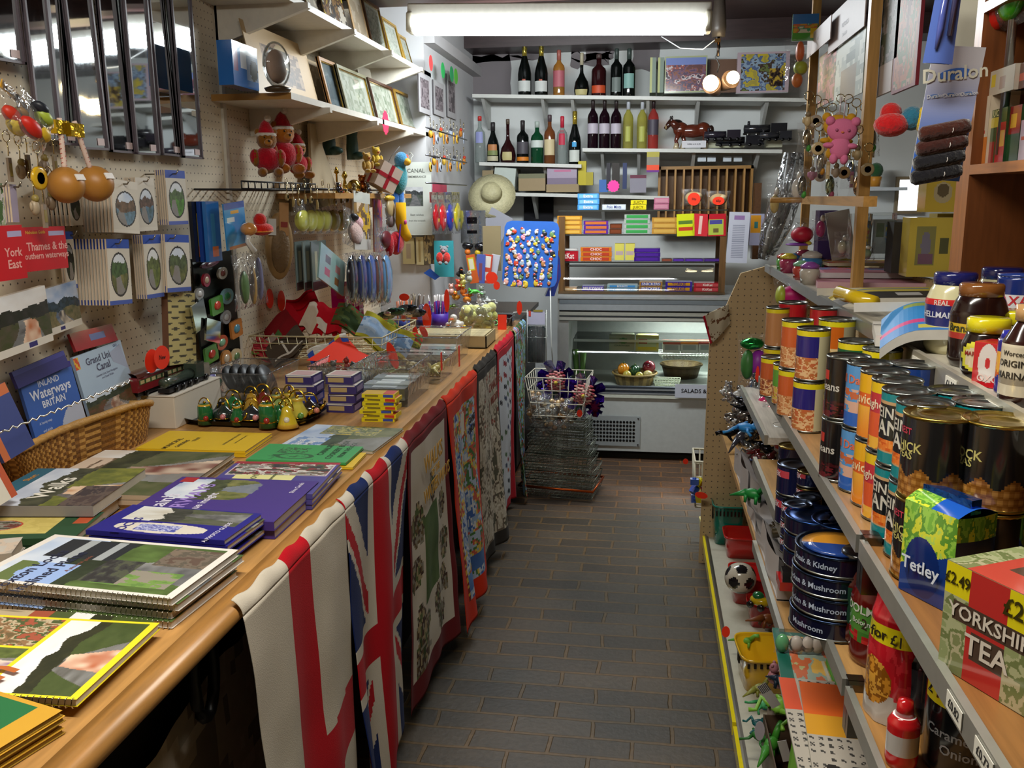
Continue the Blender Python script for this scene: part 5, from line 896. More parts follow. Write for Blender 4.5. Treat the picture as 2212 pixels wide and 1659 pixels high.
m=MB().ball(0,0,0,.045,.04,.075,'#3a8a94','plush').ball(0,-.01,.085,.036,.034,.038,'#3a7aa0','plush'); obj('body',m,t); obj('tail',MB().ball(-.01,.01,-.10,.03,.015,.05,'#2a64b0','plush',8,6).ball(.02,.0,-.09,.022,.012,.04,'#3a78c4','plush',8,6),t); obj('beak',MB().ball(.0,-.045,.075,.016,.02,.018,'#d9a82a','satin',8,6).ball(.012,-.03,.1,.012,c='#c94a34',m='plush',seg=8,rings=6),t)
for px,py,c,l in((792,355,'#b08a3a','brown'),(812,342,'#c0a02a','golden')): simple('%s plush animal hanging above the flag box'%l,'soft_toy','soft toy',px,py,dict(X=-1.24),lambda mb:critter(mb,0,0,-.04,.075,c,'#c97a3a','bear'),1)
# white plaque
tx=[('CANAL',.03,.5,.88,'#6a706c'),('REMEMBRANCE',.016,.5,.80,'#6a706c'),('Best wishes',.016,.5,.28,'#8a8f8a'),('from the towpath',.013,.5,.2,'#8a8f8a')]
rpx('wall_plaque','white hanging plaque with a small grey boat photograph and printed verse','plaque',868,350,932,508,dict(Y=4.9),.012,'#d4dcd4',layout('#d5ddd6',[(.12,.40,.72,.66,scene(88,'#a0a8b0','#5a6068','#6a7078','#4a5058',.7))]),shape=None,texts=tx,res=50)
obj('hanger',MB().tube([(0,0,0),(0,0,.02),(.012,0,.035),(0,0,.05),(-.01,0,.04)],.003,'#dfe4df','satin',6),None,'white hook hanger at the top of the white plaque','hook',P(888,350,Y=4.9))
# hanging items in the middle of the wall
spx('toy_pen_card','bright blue carded toy pen hanging beside the magnet board','toy card',(492,542),(535,530),(474,442),dict(X=-1.34),.004,'#2f86c4',layout('#3790cc',[(0,.85,1,1,'#2a50a8'),(.3,.75,.7,.83,'#d9a03a'),(.1,.58,.45,.68,'#cfd8dc'),(.1,.0,1,.06,'#b0603a')]),m='gloss')
t=thing('toy_pen','orange duck-billed toy pen poking out from the blue card','toy',P(537,495,X=-1.30),(0,0,1.2)); obj('head',MB().ball(0,0,0,.026,.03,.022,'#c98a4a','gloss'),t); obj('striped_body',MB().tube([(-.0,0,-.01),(-.01,0,-.04),(.01,-.01,-.075)],[.01,.008,.012],'#d5d0c8','gloss',8),t)
t=thing('plush_beak','red plush hat toy hanging right of the blue carded pen','soft toy',P(565,495,X=-1.30),(0,0,1.2)); obj('body',MB().ball(0,0,0,.045,.035,.022,'#cf2418','plush').ball(-.005,0,.03,.024,.022,.024,'#c81f16','plush').ball(0,0,-.008,.046,.036,.006,'#d9802a','plush'),t)
for i,(x,y,c,l) in enumerate(((432,500,'#20242e','black'),(450,500,'#1f3f8c','navy blue'),(462,505,'#2a6ab0','mid blue'))): rpx('pen_blister','%s blister-packed pen with orange cap left of the blue toy card'%l,'blister pack',x-14,435,x+14,565,dict(X=-1.40+.015*i),.012,c,layout(c,[(.3,.1,.6,.8,['#b8a03a','#8a93a0','#3a86b8'][i]),(.3,.08,.75,.25,'#d9742a')]),m='gloss')
def magboard(mb,w,h): pass
mb_=spx('magnet_board','dark grey metal panel covered with bright fridge magnets','magnet board',(440,800),(520,760),(415,560),dict(X=-1.445),.006,'#3e4444',m='metal')
for i,(x,y,c,c2,l,w,h) in enumerate(((447,605,'#8c2430','#b9a890','dark red oval',16,30),(482,590,'#b8b4a8','#7a3a34','grey ringed',20,26),(492,640,'#7aa0a8','#3a7a50','sea-green framed',26,34),(470,660,'#4a8a34','#c9402c','green bus-shaped',26,38),(432,635,'#9a9a98','#c9c9c8','pewter oval',18,26),(490,685,'#8a8f94','#b4b8bc','silver oval',20,30),(512,710,'#b8743a','#4a8aa0','orange and blue',24,38),(480,740,'#b04a30','#7ab08c','rust-edged oval',26,32),(458,765,'#4a8a34','#cf3a2a','lower green bus-shaped',28,36),(490,775,'#b87a3c','#c9b8a0','tan teapot',22,38),(512,770,'#c9b48c','#5a7a4c','cream ringed',22,34),(455,570,'#6a3a50','#8c6a80','purple strip',40,14))):
    rpx('fridge_magnet','%s souvenir magnet on the dark metal panel'%l,'fridge magnet',x-w/2,y-h/2,x+w/2,y+h/2,dict(X=-1.425),.008,c,shape='round' if 'bus' in l or 'orange' in l else 'oval',extra=lambda m,w,h:m.ball(w*.5,h*.5,0,w*.3,h*.28,.004,c2,'gloss',8,5),m='gloss',rot=.1)
for i,(bl,br,tl) in enumerate((((425,720),(450,700),(418,660)),((445,735),(475,742),(460,690)))): spx('mirror_magnet',['clear plastic square keepsake leaning on the metal panel','second clear square keepsake with a bright reflection'][i],'keepsake',bl,br,tl,dict(X=-1.38+.01*i),.006,'#c9cfce',m='chrome')
bagitem('clear packet of stems hanging over the flags pile',500,545,575,665,dict(X=-1.40),.04,None,[(0,-.1,.06,.35,'#b0905a'),(-.25,-.1,.1,.3,'#5c7a4c'),(.2,.0,.05,.4,'#7a7a9a')]);
bagitem('crumpled clear packets at the foot of the magnet panel',410,790,480,850,dict(X=-1.42),.04,None,[(0,0,.2,.2,'#4a3a8c'),(.2,-.2,.15,.15,'#3a6a4c')])
# shoe
t=thing('wooden_shoe_brush','carved brown wooden shoe-shaped ornament hanging on the pegboard','ornament',P(603,520,X=-1.36),(0,.06,.75)); obj('sole',MB().ball(0,0,-.02,.055,.022,.125,'#8a6c42','satin',16,12),t); obj('carving',MB().ball(0,-.014,-.03,.038,.018,.09,'#6d5433','wicker',12,8),t); obj('strap',MB().box(.01,-.022,.08,.035,.006,.12,'#b0865a','matte').box(.01,-.0255,.06,.026,.001,.02,'#8c3a34','card'),t); obj('price_ticket',MB().box(-.035,-.024,.05,.03,.001,.06,'#c9c9c4','card'),t)
for i,x in enumerate((645,662,678,694,712,730)): bagitem('pale yellow squeaky ball in a bag, %s in the row of six'%ORD[i],x-14,430,x+16,505,dict(X=-1.36),.05,None,[(0,-.12,.55,.32,['#c4c45a','#cfd06a'][i%2],'gloss')],name='bagged_ball')
for i,(x,y) in enumerate([(620+13*i,425+(i%3)*6) for i in range(14)]): keyring('brass hook key ring in the long row under the plank shelf',x,y,dict(X=-1.30+.012*(i%3)),'#9a8250',['disc','strip'][i%2],.014,group='key rings under the plank shelf',c2='#c9b070')
m=MB(); a=P(625,425,X=-1.36); b=P(800,415,X=-1.36)
for k in range(18): f=k/17; y=a.y+(b.y-a.y)*f; m.tube([(-1.487,y,a.z+.03),(-1.30,y,a.z+.03)],.003,'#1a191d','satin',4)
m.tube([(-1.30,a.y,a.z+.03),(-1.30,b.y,a.z+.03)],.004,'#1a191d','satin',5); obj('hook_rail',m,None,'black hook rail carrying key rings beneath the plank shelf','hook rail')
# right of the chicks
for lb,x0,y0,x1,y1,X,c,f in (('tall cream and picture keepsake card hanging beside the pink toy',765,415,800,540,-1.24,'#c9c0b4',layout(pal(['#c9bfb4','#6a5a4c','#d9b040','#b0a494'],4,7),[(0,.8,1,1,'#c9ccc4'),(0,0,1,.2,'#d4d0c8')])),('orange and purple striped pencil pack hanging slanted',808,430,826,545,-1.25,'#b8685a',pal(['#d0703a','#7a4a8c','#c9506a','#d98a4a'],4,9)),('light blue carded necklace in a clear sleeve',690,545,745,622,-1.22,'#8fb4b4',layout('#9abcb8',[(.2,.6,.4,.8,'#5c6a6a'),(.6,.5,.8,.7,'#c98a8a'),(.2,.2,.4,.4,'#b85a6a'),(.6,.15,.75,.35,'#8a5c34')]))):
    rpx('hanging_card',lb,'card',x0,y0,x1,y1,dict(X=X),.006,c,f,m='gloss',rot={690:-.35}.get(x0,-.06))
bagitem('pink and white plush mouse in a bag, hanging in the middle',738,455,780,535,dict(X=-1.26),.06,None,[(0,-.1,.32,.3,'#c9a8a0','plush'),(.1,.2,.2,.18,'#d9a8b0','plush'),(-.1,.3,.1,.1,'#2a2a30')],rot=.2)
for i,(x,c) in enumerate(((655,'#6f7a76'),(672,'#7c8682'),(690,'#66726e'))): rpx('carded_cutlery','grey-green carded spoon set, %s in the row right of the carved shoe'%ORD[i],'carded set',x-16,520,x+16,625,dict(X=-1.36+.02*i),.004,c,layout(c,[(.2,.2,.35,.8,'#a8a890'),(.6,.2,.75,.8,'#a8a890'),(0,0,1,.18,'#4a3434')]),m='gloss')
for i,(x,c) in enumerate(((755,'#23222a'),(775,'#2c3a70'),(795,'#3f5a9a'),(812,'#6b4a44'),(828,'#5a8ab8'))): bagitem('long cellophane pack of %s striped sticks, %s of the hanging row'%(['black','navy','blue','brown','sky blue'][i],ORD[i]),x-14,545,x+14,660,dict(X=-1.20+.01*i),.05,None,[(0,0,.4,.46,c,'gloss'),(-.2,0,.08,.42,'#a9b8cc','foil')],name='bagged_sticks')
t=rpx('gift_bag','bright pink gift bag with a face print standing behind the flags','gift bag',716,608,776,692,dict(Y=3.72),.06,'#b8126e',layout('#c4147a',[(.2,.55,.9,.95,lambda u,v:C('#d9b0a0') if (u-.5)**2+(v-.5)**2<.12 else C('#c93a5c')),(0,.1,1,.2,'#d04a9c')]),m='gloss',shape=[(0,0),(1,0),(.95,1),(.5,.93),(.05,1)])
for lb,px,py,c,c2 in (('yellow patterned child sock hanging next to the red mitten',866,480,'#d9a41c','#c0508c'),):
    t=thing('hanging_sock',lb,'sock',P(px,py,X=-1.14),(0,.05,1.3)); obj('sock_body',MB().tube([(0,0,.09),(0,0,.0),(.01,-.01,-.05),(.035,-.02,-.075)],[.024,.026,.028,.02],c,'fabric',10),t); obj('pattern_patch',MB().ball(.0,-.024,0,.012,.006,.012,c2,'fabric',7,5).ball(.012,-.026,-.035,.009,.005,.009,'#7ab0b8','fabric',7,5),t)
t=thing('hanging_mitten','glossy red mitten-shaped pack hanging beneath the yellow sock','mitten',P(856,525,X=-1.16),(0,.2,1.2)); obj('mitten_body',MB().ball(0,0,0,.05,.03,.055,'#b81424','plush',12,9).ball(-.045,0,-.02,.025,.02,.05,'#a81020','plush',8,6),t); obj('ribbon',MB().box(-.02,-.03,.02,.008,.003,.13,'#5a2a80','satin'),t)
bagitem('grey and gold hanging bag of sweets left of the yellow sock',822,420,850,500,dict(X=-1.2),.05,None,[(0,.1,.3,.3,'#a8946a'),(0,.4,.3,.08,'#c9a82a'),(0,-.2,.25,.2,'#7a6a6a')])
bagitem('dark red packet hanging low beside the red mitten',812,490,842,545,dict(X=-1.2),.05,None,[(0,0,.35,.35,'#5a1420'),(.1,-.1,.2,.2,'#8c2a34')])
# far left wall: framed prints, key rings, bags
Xf=-1.19
for i,(x0,y0,x1,y1) in enumerate(((905,160,930,245),(937,178,960,250),(966,165,985,255))): rpx('framed_print','small dark framed print pinned high on the far left wall, %s from the shelf end'%ORD[i],'print',x0,y0,x1,y1,dict(X=Xf),.006,'#4a4648',bordered(pal(['#6a6064','#8a8084','#50484c'],5,i),'#b0aeb0',.15))
for x,y,c in((931,136,'#e04a4a'),(957,152,'#2fae5a'),(976,160,'#2a9a5c'),(985,165,'#5cb83c')): tag(x,y,8,34,dict(X=-1.14),'%s sticker hanging from the beam above the far prints'%{931:'red',957:'bright green',976:'dark green',985:'lime green'}[x],c=c)
for i in range(22): x=930+(i%11)*7.2; y=(285 if i<11 else 345)+(i%3)*8; keyring('tiny yellow and brass key ring in the racks on the far left wall',x,y,dict(X=Xf+.05+.03*(i%3)),['#c9962a','#b8742a','#9aa4b4','#c9a43a'][i%4],['figure','strip','disc'][i%3],.024,group='key rings on the far left wall',c2=['#3a3a40','#b83a24'][i%2])
for z0 in(275,335,395): a=P(920,z0,X=Xf+.1); b=P(1008,z0,X=Xf+.1); obj('hook_rail',MB().tube([(Xf+.1,a.y,a.z),(Xf+.1,b.y,a.z)],.004,'#6a6a70','metal',5),None,{275:'upper',335:'middle',395:'lower'}[z0]+' metal hook rail on the far left wall','hook rail')
for i,(x,c,c2) in enumerate(((938,'#a81420','#c9a82a'),(952,'#c4242a','#d9d0c8'),(968,'#2a3aa8','#c9305a'),(984,'#c9b82a','#3a8a4a'))): bagitem('%s cellophane sweet bag hanging on the far left wall'%['dark red','red and white','blue and pink','yellow and green'][i],x-9,415,x+9,505,dict(X=Xf+.06),.04,(c,.25),[(0,-.1,.4,.35,c,'gloss'),(0,-.15,.25,.2,c2)],name='sweet_bag',cat='sweet bag')
rpx('price_notice','small red card above the sweet bags on the far left wall','notice',935,395,965,420,dict(X=Xf+.03),.002,'#b03a54',None)
t=thing('foil_toy_pack','silver foil character pack with black feet near the straw hat','foil pack',P(1022,490,Y=5.3),(0,0,0)); obj('pack',MB().grid(lambda u,v:((u-.5)*.15,-.04*math.sin(pi*u)**.5,(v-.5)*.19),10,10,lambda u,v:C('#2c2c30') if .32<u<.7 and .25<v<.8 and int(v*22)%3 else C('#b4b8bc'),'foil'),t); obj('black_feet',MB().ball(-.03,-.02,-.11,.035,.03,.025,'#16161a','gloss').ball(.045,-.02,-.115,.035,.03,.03,'#16161a','gloss').ball(-.03,-.03,-.145,.018,c='#d9742a').ball(.03,-.03,-.15,.018,c='#c9a82a'),t)
t=thing('straw_hat','pale straw sun hat hanging in the back left corner','hat',P(1062,420,Y=5.75),(1.1,.1,0)); obj('brim',MB().lathe([(.055,.0),(.07,.0),(.15,-.02),(.152,-.016),(.07,.006)],'#b4ad88','wicker',24),t); obj('crown',MB().lathe([(.07,0),(.06,.055),(.03,.07),(0,.072)],'#a8a17c','wicker',20),t)
rpx('file_folder','pale grey paper folder leaning below the straw hat','folder',1040,455,1092,540,dict(Y=5.7),.01,'#9a9aa4',None,rot=-.5)
rpx('card_sheet','brown cardboard sheet leaning behind the blue badge board','cardboard',1043,488,1082,585,dict(Y=5.05),.004,'#8a7c5c',None)
for i,(x0,x1,y0,y1,c,f) in enumerate(((870,895,515,570,'#b09c6c',layout('#b8a878',[(.3,.2,.7,.8,'#a08c70')])),(899,915,512,572,'#c4b484',layout('#c9ba8c',[(.3,.1,.6,.9,'#a8905c')])),(916,938,508,570,'#8a7c60',pal(['#8c7a5a','#b09a6a','#5a5040'],4,2)))): rpx('calendar_box','cream boxed calendar, %s in the row under the white plaque'%ORD[i],'boxed calendar',x0,y0,x1,y1,dict(Y=4.92),.03,c,f)
bpy_t=rpx('toy_card','turquoise card behind the grey plush mouse on the far counter','toy card',938,520,980,598,dict(Y=4.9),.006,'#3a9aa4',None)
simple('grey plush mouse with pink ears on the turquoise card','plush_mouse','soft toy',960,572,dict(Y=4.84),lambda mb:critter(mb,0,0,0,.085,'#8a8c90','#d98a9a','bear').ball(-.02,-.025,.04,.02,.012,.03,'#c9342a','plush',8,6).ball(.02,-.025,.04,.02,.012,.03,'#cf3a34','plush',8,6))
for i,(x,c,f,r) in enumerate(((1020,'#c9641c',layout('#d0602c',[(.15,.45,.85,.9,'#cfc42a'),(.25,.5,.75,.85,'#e0dcc0')]),.15),(1038,'#4a5aa8',layout('#4f60b0',[(.3,.1,.7,.7,'#7a4a5c')]),-.05),(1052,'#c9402c',layout('#c9482f',[(.2,.55,.85,.95,'#e0d8cc'),(.2,.1,.7,.4,'#d8ccc0')]),-.12),(1066,'#b8bcc8',None,-.2))): rpx('toy_box','%s slim toy box standing left of the badge board'%['orange and yellow','blue and purple','red and white','pale grey'][i],'toy box',x-9,550,x+9,612,dict(Y=4.8+.02*i),.02,c,f,rot=r)
rpx('leaflet','blue triangular paper flag behind the pens','paper flag',915,580,950,605,dict(Y=4.85),.002,'#2a5ab8',None,shape=[(0,.6),(.4,1),(1,.3),(.7,0)])
simple('small black and orange penguin toy behind the heap of rubbery toys','plush_penguin','soft toy',995,600,dict(Y=4.85),lambda mb:critter(mb,0,0,0,.06,'#18181c','#d9742a','duck'),.4)
# =============== bottles and goods on the back shelves ===============
BY=YS+.09
for nm_,col in (('gl_dark',(.006,.009,.008,1)),('gl_wine',(.02,.005,.012,1)),('gl_green',(.01,.10,.04,1)),('gl_clear',(.34,.37,.36,1)),('gl_yellow',(.38,.36,.10,1)),('gl_rose',(.42,.07,.06,1)),('gl_amber',(.24,.09,.03,1)),('gl_brown',(.05,.01,.012,1)),('gl_gold',(.40,.22,.05,1))): glassbottle(nm_,col)
def bottle(label,px,ytop,wpx,shf,kind,glass,cap,labels=(),capm='satin',caph=.22):
    x,z=shf(px); D=BY*1.0; top=P(px,ytop,Y=BY); h=top.z-z; r=(P(px+wpx/2,ytop,Y=BY).x-P(px-wpx/2,ytop,Y=BY).x)/2
    t=thing('bottle',label,'bottle',(x,BY,z))
    pr={'wine':[(0,0),(r*.97,.0),(r,.01),(r,.62*h),(r*.86,.68*h),(r*.42,.76*h),(r*.34,.80*h),(r*.32,.99*h),(0,.99*h)],
    'champ':[(0,0),(r*.97,.0),(r,.01),(r,.42*h),(r*.88,.52*h),(r*.55,.66*h),(r*.36,.76*h),(r*.33,.99*h),(0,.99*h)],
    'spirit':[(0,0),(r*.97,.0),(r,.01),(r,.60*h),(r*.9,.66*h),(r*.45,.73*h),(r*.34,.77*h),(r*.33,.97*h),(0,.97*h)],
    'squat':[(0,0),(r*.85,0),(r*.98,.03),(r,.18*h),(r*.85,.34*h),(r*.45,.46*h),(r*.25,.54*h),(r*.21,.62*h),(r*.21,.95*h),(0,.95*h)],
    'cone':[(0,0),(r*.97,0),(r,.01),(r*.98,.42*h),(r*.75,.56*h),(r*.42,.70*h),(r*.33,.76*h),(r*.33,.97*h),(0,.97*h)]}[kind]
    obj('glass_body',MB().lathe(pr,'#fff',glass,18),t)
    nr=pr[-2][0]; obj('cap',MB().lathe([(nr*1.12,h*(1-caph)),(nr*1.15,h*.985),(nr*.9,h),(0,h)],cap,capm,14),t)
    for c,z0,z1,wd in labels:
        m=MB()
        def rr(q):
            for (r0,a),(r1,b) in zip(pr,pr[1:]):
                if a<=q<=b and b>a: return r0+(r1-r0)*(q-a)/(b-a)
            return r
        m.grid(lambda u,v:(lambda a,q:(math.cos(a)*(rr(q)+.0008),math.sin(a)*(rr(q)+.0008),q))(-pi/2+(u-.5)*wd,h*(z0+(z1-z0)*v)),8,4,c,'card')
        obj('label',m,t)
    return t
bottle('green-black champagne bottle with gold foil neck, leftmost on the highest back shelf',1133,93,29,sh1,'champ','gl_dark','#b8a84a',[('#c9ccc8',.08,.28,2.2),('#a8503a',.28,.31,.5)],'foil',.38)
bottle('champagne bottle with gold foil neck beside the first one, highest back shelf',1169,93,29,sh1,'champ','gl_dark','#b8a84a',[('#c9ccc8',.08,.28,2.2),('#a8503a',.28,.31,.5)],'foil',.38)
bottle('amber ginger liqueur bottle with pink label on the highest back shelf',1207,108,25,sh1,'spirit','gl_gold','#a05a50',[('#b0606a',.2,.55,2.6)])
bottle('dark round-bodied brandy bottle with cream label and pale neck, highest shelf',1256,114,33,sh1,'squat','gl_dark','#b0a890',[('#b8ae78',.03,.16,1.8)],caph=.28)
bottle('red-brown square liqueur bottle with orange label on the highest shelf',1293,117,32,sh1,'spirit','gl_brown','#4a3a38',[('#c04a24',.08,.26,2.2)],caph=.1)
bottle('dark green sparkling bottle with pale writing, left of two on the highest shelf',1331,105,26,sh1,'spirit','gl_dark','#3a4440',[('#6a7470',.1,.4,1.6)])
bottle('dark green bottle with mint green label, right of two on the highest shelf',1358,105,27,sh1,'spirit','gl_dark','#34403c',[('#7fa8a0',.18,.48,1.8)])
bottle('clear vodka bottle with red cap at the left end of the spirits shelf',1037,251,23,sh2,'spirit','gl_clear','#c0302c',[('#8f94c4',.42,.66,1.4)],caph=.1)
bottle('near-black cream liqueur bottle with a painted label, second spirit bottle',1065,264,27,sh2,'cone','gl_dark','#2a2628',[('#b87a4a',.30,.45,1.6),('#7a8450',.18,.30,1.8),('#b5ae90',.04,.16,2)])
bottle('squat dark red cognac bottle with an oval cream label, spirits shelf',1097,257,34,sh2,'squat','gl_brown','#5a4c40',[('#b8ac78',.06,.25,1.3)],caph=.12)
bottle('black rum bottle with an orange band label, spirits shelf',1129,260,26,sh2,'spirit','gl_dark','#2a2426',[('#4a464c',.22,.5,2.2),('#cf7a24',.06,.15,2.8)])
bottle('bright green gin bottle with a white label, spirits shelf',1160,262,27,sh2,'spirit','gl_green','#a9b4ac',[('#c4ccc6',.38,.55,2.6)],caph=.15)
bottle('amber whisky bottle with tall cream label and wooden stopper, spirits shelf',1187,248,24,sh2,'spirit','gl_amber','#4c3c40',[('#c9b890',.18,.50,2.2)],caph=.14)
bottle('clear spirit bottle with red cap and red vertical label, spirits shelf',1214,251,23,sh2,'spirit','gl_clear','#b8283c',[('#b82a44',.40,.70,1.2)],caph=.24)
bottle('green champagne bottle with gold neck at the right end of the spirits shelf',1241,240,27,sh2,'champ','gl_dark','#c9b040',[('#c4c8c0',.05,.27,1.8),('#3a9ad0',.33,.42,.7)],'foil',.36)
for i,px in enumerate((1280,1305,1330)): bottle('dark red wine bottle with a plain white label, %s of three together'%ORD[i],px,212,23,sh3,'wine','gl_wine','#2a2020',[('#b8b0bc',.30,.50,2.9)])
bottle('pale yellow white wine bottle, left of two beside the red wines',1356,214,22,sh3,'wine','gl_yellow','#b0b4bc',[('#a9ac50',.15,.45,1.0)])
bottle('pale yellow white wine bottle, right of two beside the rose wine',1386,214,22,sh3,'wine','gl_yellow','#b0b4bc',[('#a9ac50',.15,.45,1.0)])
bottle('pink rose wine bottle with a grey label next to the china horse',1410,212,23,sh3,'wine','gl_rose','#2a1c1e',[('#4a4450',.28,.58,2.9)])
def bk(name,label,cat,x0,y0,x1,y1,Y,t,c,f=None,z=None,**q): return rpx(name,label,cat,x0,y0,x1,y1,dict(Y=Y),t,c,f,**q)
for i,x in enumerate((1404,1421)): bk('jigsaw_box','edge of a pale green jigsaw box standing left of the castle jigsaw, %s'%ORD[i],'jigsaw box',x,124,x+13,200,BY-.02,.2,'#8a9a6a',layout('#7d8c80',[(0,0,.35,1,'#b8bc80')]))
cas=layout(pal(['#6a4a4c','#8c5c4c','#7a5a70','#5a4c60','#a05a50','#c9c0c4','#4a3c48'],7,8),[(0,.78,1,1,'#7a8ac4')])
bk('jigsaw_box','castle pier jigsaw box with pale green edge on the highest back shelf','jigsaw box',1436,121,1527,200,BY-.04,.05,'#a9b088',bordered(cas,'#a9b088',.03,.04),res=80,m='gloss')
bk('jigsaw_box','train and flowers jigsaw box with pale pink edge, right of the lamp','jigsaw box',1592,112,1705,200,BY-.04,.05,'#b8a0a8',bordered(layout(pal(['#a89a4a','#c0ac3c','#5a6a8c','#8fa4b8','#4a3a34','#6a7444'],6,3),[(.65,.1,.95,.6,pal(['#2a2220','#4a3a30','#b89a3a'],6,1))]),'#b8a4ac',.07,.05),res=80,m='gloss')
bk('jigsaw_box','plain brown jigsaw box half hidden behind the hanging lamp','jigsaw box',1534,128,1590,200,BY+.05,.05,'#6b4c38')
# china horse
p=P(1492,305,Y=BY); x_,z_=sh3(1492); t=thing('china_horse','glazed brown china cart horse with white feathered legs on the wine shelf','ornament',(x_,BY,z_),(0,0,0))
m=MB(); m.ball(.01,0,.115,.095,.034,.042,'#5a2416','gloss',16,10).ball(-.065,0,.125,.05,.034,.048,'#5c2616','gloss',12,8).ball(.075,0,.125,.05,.036,.045,'#5c2616','gloss',12,8).tube([(-.08,0,.135),(-.115,0,.165),(-.13,0,.175)],[.034,.024,.02],'#4c2014','gloss',10).tube([(-.125,0,.178),(-.15,0,.15),(-.165,0,.13)],[.021,.017,.012],'#3a1c14','gloss',10); obj('body',m,t)
for lx,ly,k in((-.075,-.02,-.02),(-.06,.02,.02),(.08,-.02,.02),(.095,.02,-.01)):
    obj('leg',MB().tube([(lx,ly,.11),(lx+k,ly,.055),(lx+k*.6,ly,.03),(lx+k*.6-.006,ly,0)],[.02,.012,.013,.018],'#5a2416','gloss',9).tube([(lx+k*.8,ly,.04),(lx+k*.6-.006,ly,.002)],[.013,.021],'#b8a888','gloss',9),t)
obj('mane',MB().ball(-.095,0,.17,.04,.012,.02,'#1c1412','gloss',8,6).ball(-.132,0,.198,.006,.006,.014,'#1c1412','gloss',6,5).ball(-.122,0,.2,.006,.006,.014,'#1c1412','gloss',6,5),t); obj('tail',MB().ball(.125,0,.12,.02,.012,.03,'#2a1812','gloss',8,6),t); obj('blaze',MB().ball(-.16,-.003,.142,.006,.014,.018,'#b8a070','gloss',6,5),t)
bk('price_card','small white price card under the china horse','sign',1473,304,1525,319,BY-.06,.001,'#cfcdd2',texts=[('WERE £18 12.95',.012,.5,.5,'#2a2a34')])
for i,(x0,x1,y1,h,c,l) in enumerate(((1520,1600,306,22,'#2a2630','black model steam engine behind, on the wine shelf'),(1545,1650,318,22,'#26262c','long black model locomotive with glinting lamp on the front of the wine shelf'),(1605,1700,296,26,'#2c2c30','dark model engine with white wheels further back on the wine shelf'),(1640,1710,306,20,'#33343a','grey model wagon at the right end of the wine shelf'))):
    a=P(x0,y1,Y=BY-.05+.05*(i%3)); b=P(x1,y1,Y=BY-.05+.05*(i%3)); L=b.x-a.x; H=h/FP*BY; t=thing('model_train',l,'model train',((a.x+b.x)/2,a.y,a.z))
    obj('body',MB().at(TR(-L/2,0,H*.6,0,pi/2,0)).lathe([(0,0),(H*.32,.004),(H*.32,L*.6),(0,L*.6)],c,'gloss',12).at(TR(0,0,0)).b2(L*.12,L*.48,-H*.35,H*.35,H*.2,H,c,'gloss').b2(-L/2,L/2,-H*.3,H*.3,H*.15,H*.3,'#1a1a1c','satin').lathe([(H*.12,0),(H*.1,H*.35)],c,'gloss',8,x=-L*.38,z=H*.85),t)
    for k in range(5): obj('wheel',MB().at(TR(-L*.4+L*.2*k,-H*.34,H*.16,pi/2,0,0)).lathe([(0,0),(H*.16,0),(H*.16,.006),(0,.006)],'#8a8a88' if i==2 else '#3a3a3c','metal',10),t)
bk('display_box','low pale box the black model locomotive is displayed on','box',1528,306,1608,319,BY+.0,.06,'#b4b49a'); bk('display_box','long cream box behind the front locomotive on the wine shelf','box',1655,300,1690,318,BY+.02,.08,'#b9b8a0')
for i,(x0,y0,x1,y1,c,f,l) in enumerate(((1042,368,1065,412,'#8a7858',None,'tan cardboard box at the left end of the lowest back shelf'),(1067,362,1113,408,'#b4bcb4',None,'white tilted card box on the lowest back shelf'),(1120,375,1178,412,'#8f7c5e',layout('#94805f',[(.0,.72,1,1,'#6f6e52')]),'brown carton with olive lid on the lowest back shelf'),(1182,362,1246,398,'#7a6a7c',layout('#a092a4',[(0,.0,1,.35,'#7a6c80'),(.25,.75,.8,.88,'#b86a8c')]),'lilac grey carton with pink writing on the lowest back shelf'),(1180,398,1250,415,'#94805f',None,'flat brown carton under the lilac one'))):
    bk('cardboard_box',l,'box',x0,y0,x1,y1,YS+.03,.2,c,f,rot=-.1 if 'tilted' in l else 0)
for i,(x0,y0,x1,y1,c,l) in enumerate(((1249,348,1266,400,'#b8a820','tall yellow tin'),(1266,372,1281,400,'#a89a24','short yellow tin'),(1294,388,1313,415,'#3a6ab0','blue striped carton'),(1310,352,1318,410,'#24202a','slim black book'),(1322,352,1338,410,'#2a221c','brown-black book'),(1345,352,1354,408,'#2a3560','navy book'),(1361,378,1396,416,'#8c8894','grey patterned box with maroon top'))):
    bk('tin' if 'tin' in l else ('book' if 'book' in l else 'carton'),l+' standing on the shelf behind the confectionery case',l.split()[-1] if 'top' not in l else 'box',x0,y0,x1,y1,YS+.05,.06,c,layout(c,[(0,.8,1,1,'#6a2a40')]) if 'maroon' in l else None)
tag(1325,402,27,27,dict(Y=5.5),'round bright pink starburst sign standing above the chewing gum','star','#e8328a')
bk('hanging_sign','yellow and purple strip with an orange band hanging from the wine shelf','sign',1397,328,1424,372,YS-.01,.003,'#6a3a7a',layout('#8a8478',[(0,.75,1,1,'#b0a440'),(.0,.1,1,.35,'#f0502a'),(0,0,1,.1,'#6a2a8a')]))
for i,x in enumerate((1507,1528,1562,1585)): bk('blank_card','small white card clipped beneath the wine shelf, %s of four'%ORD[i],'card',x,338,x+18,349,YS+.1,.001,'#c0c8d0')
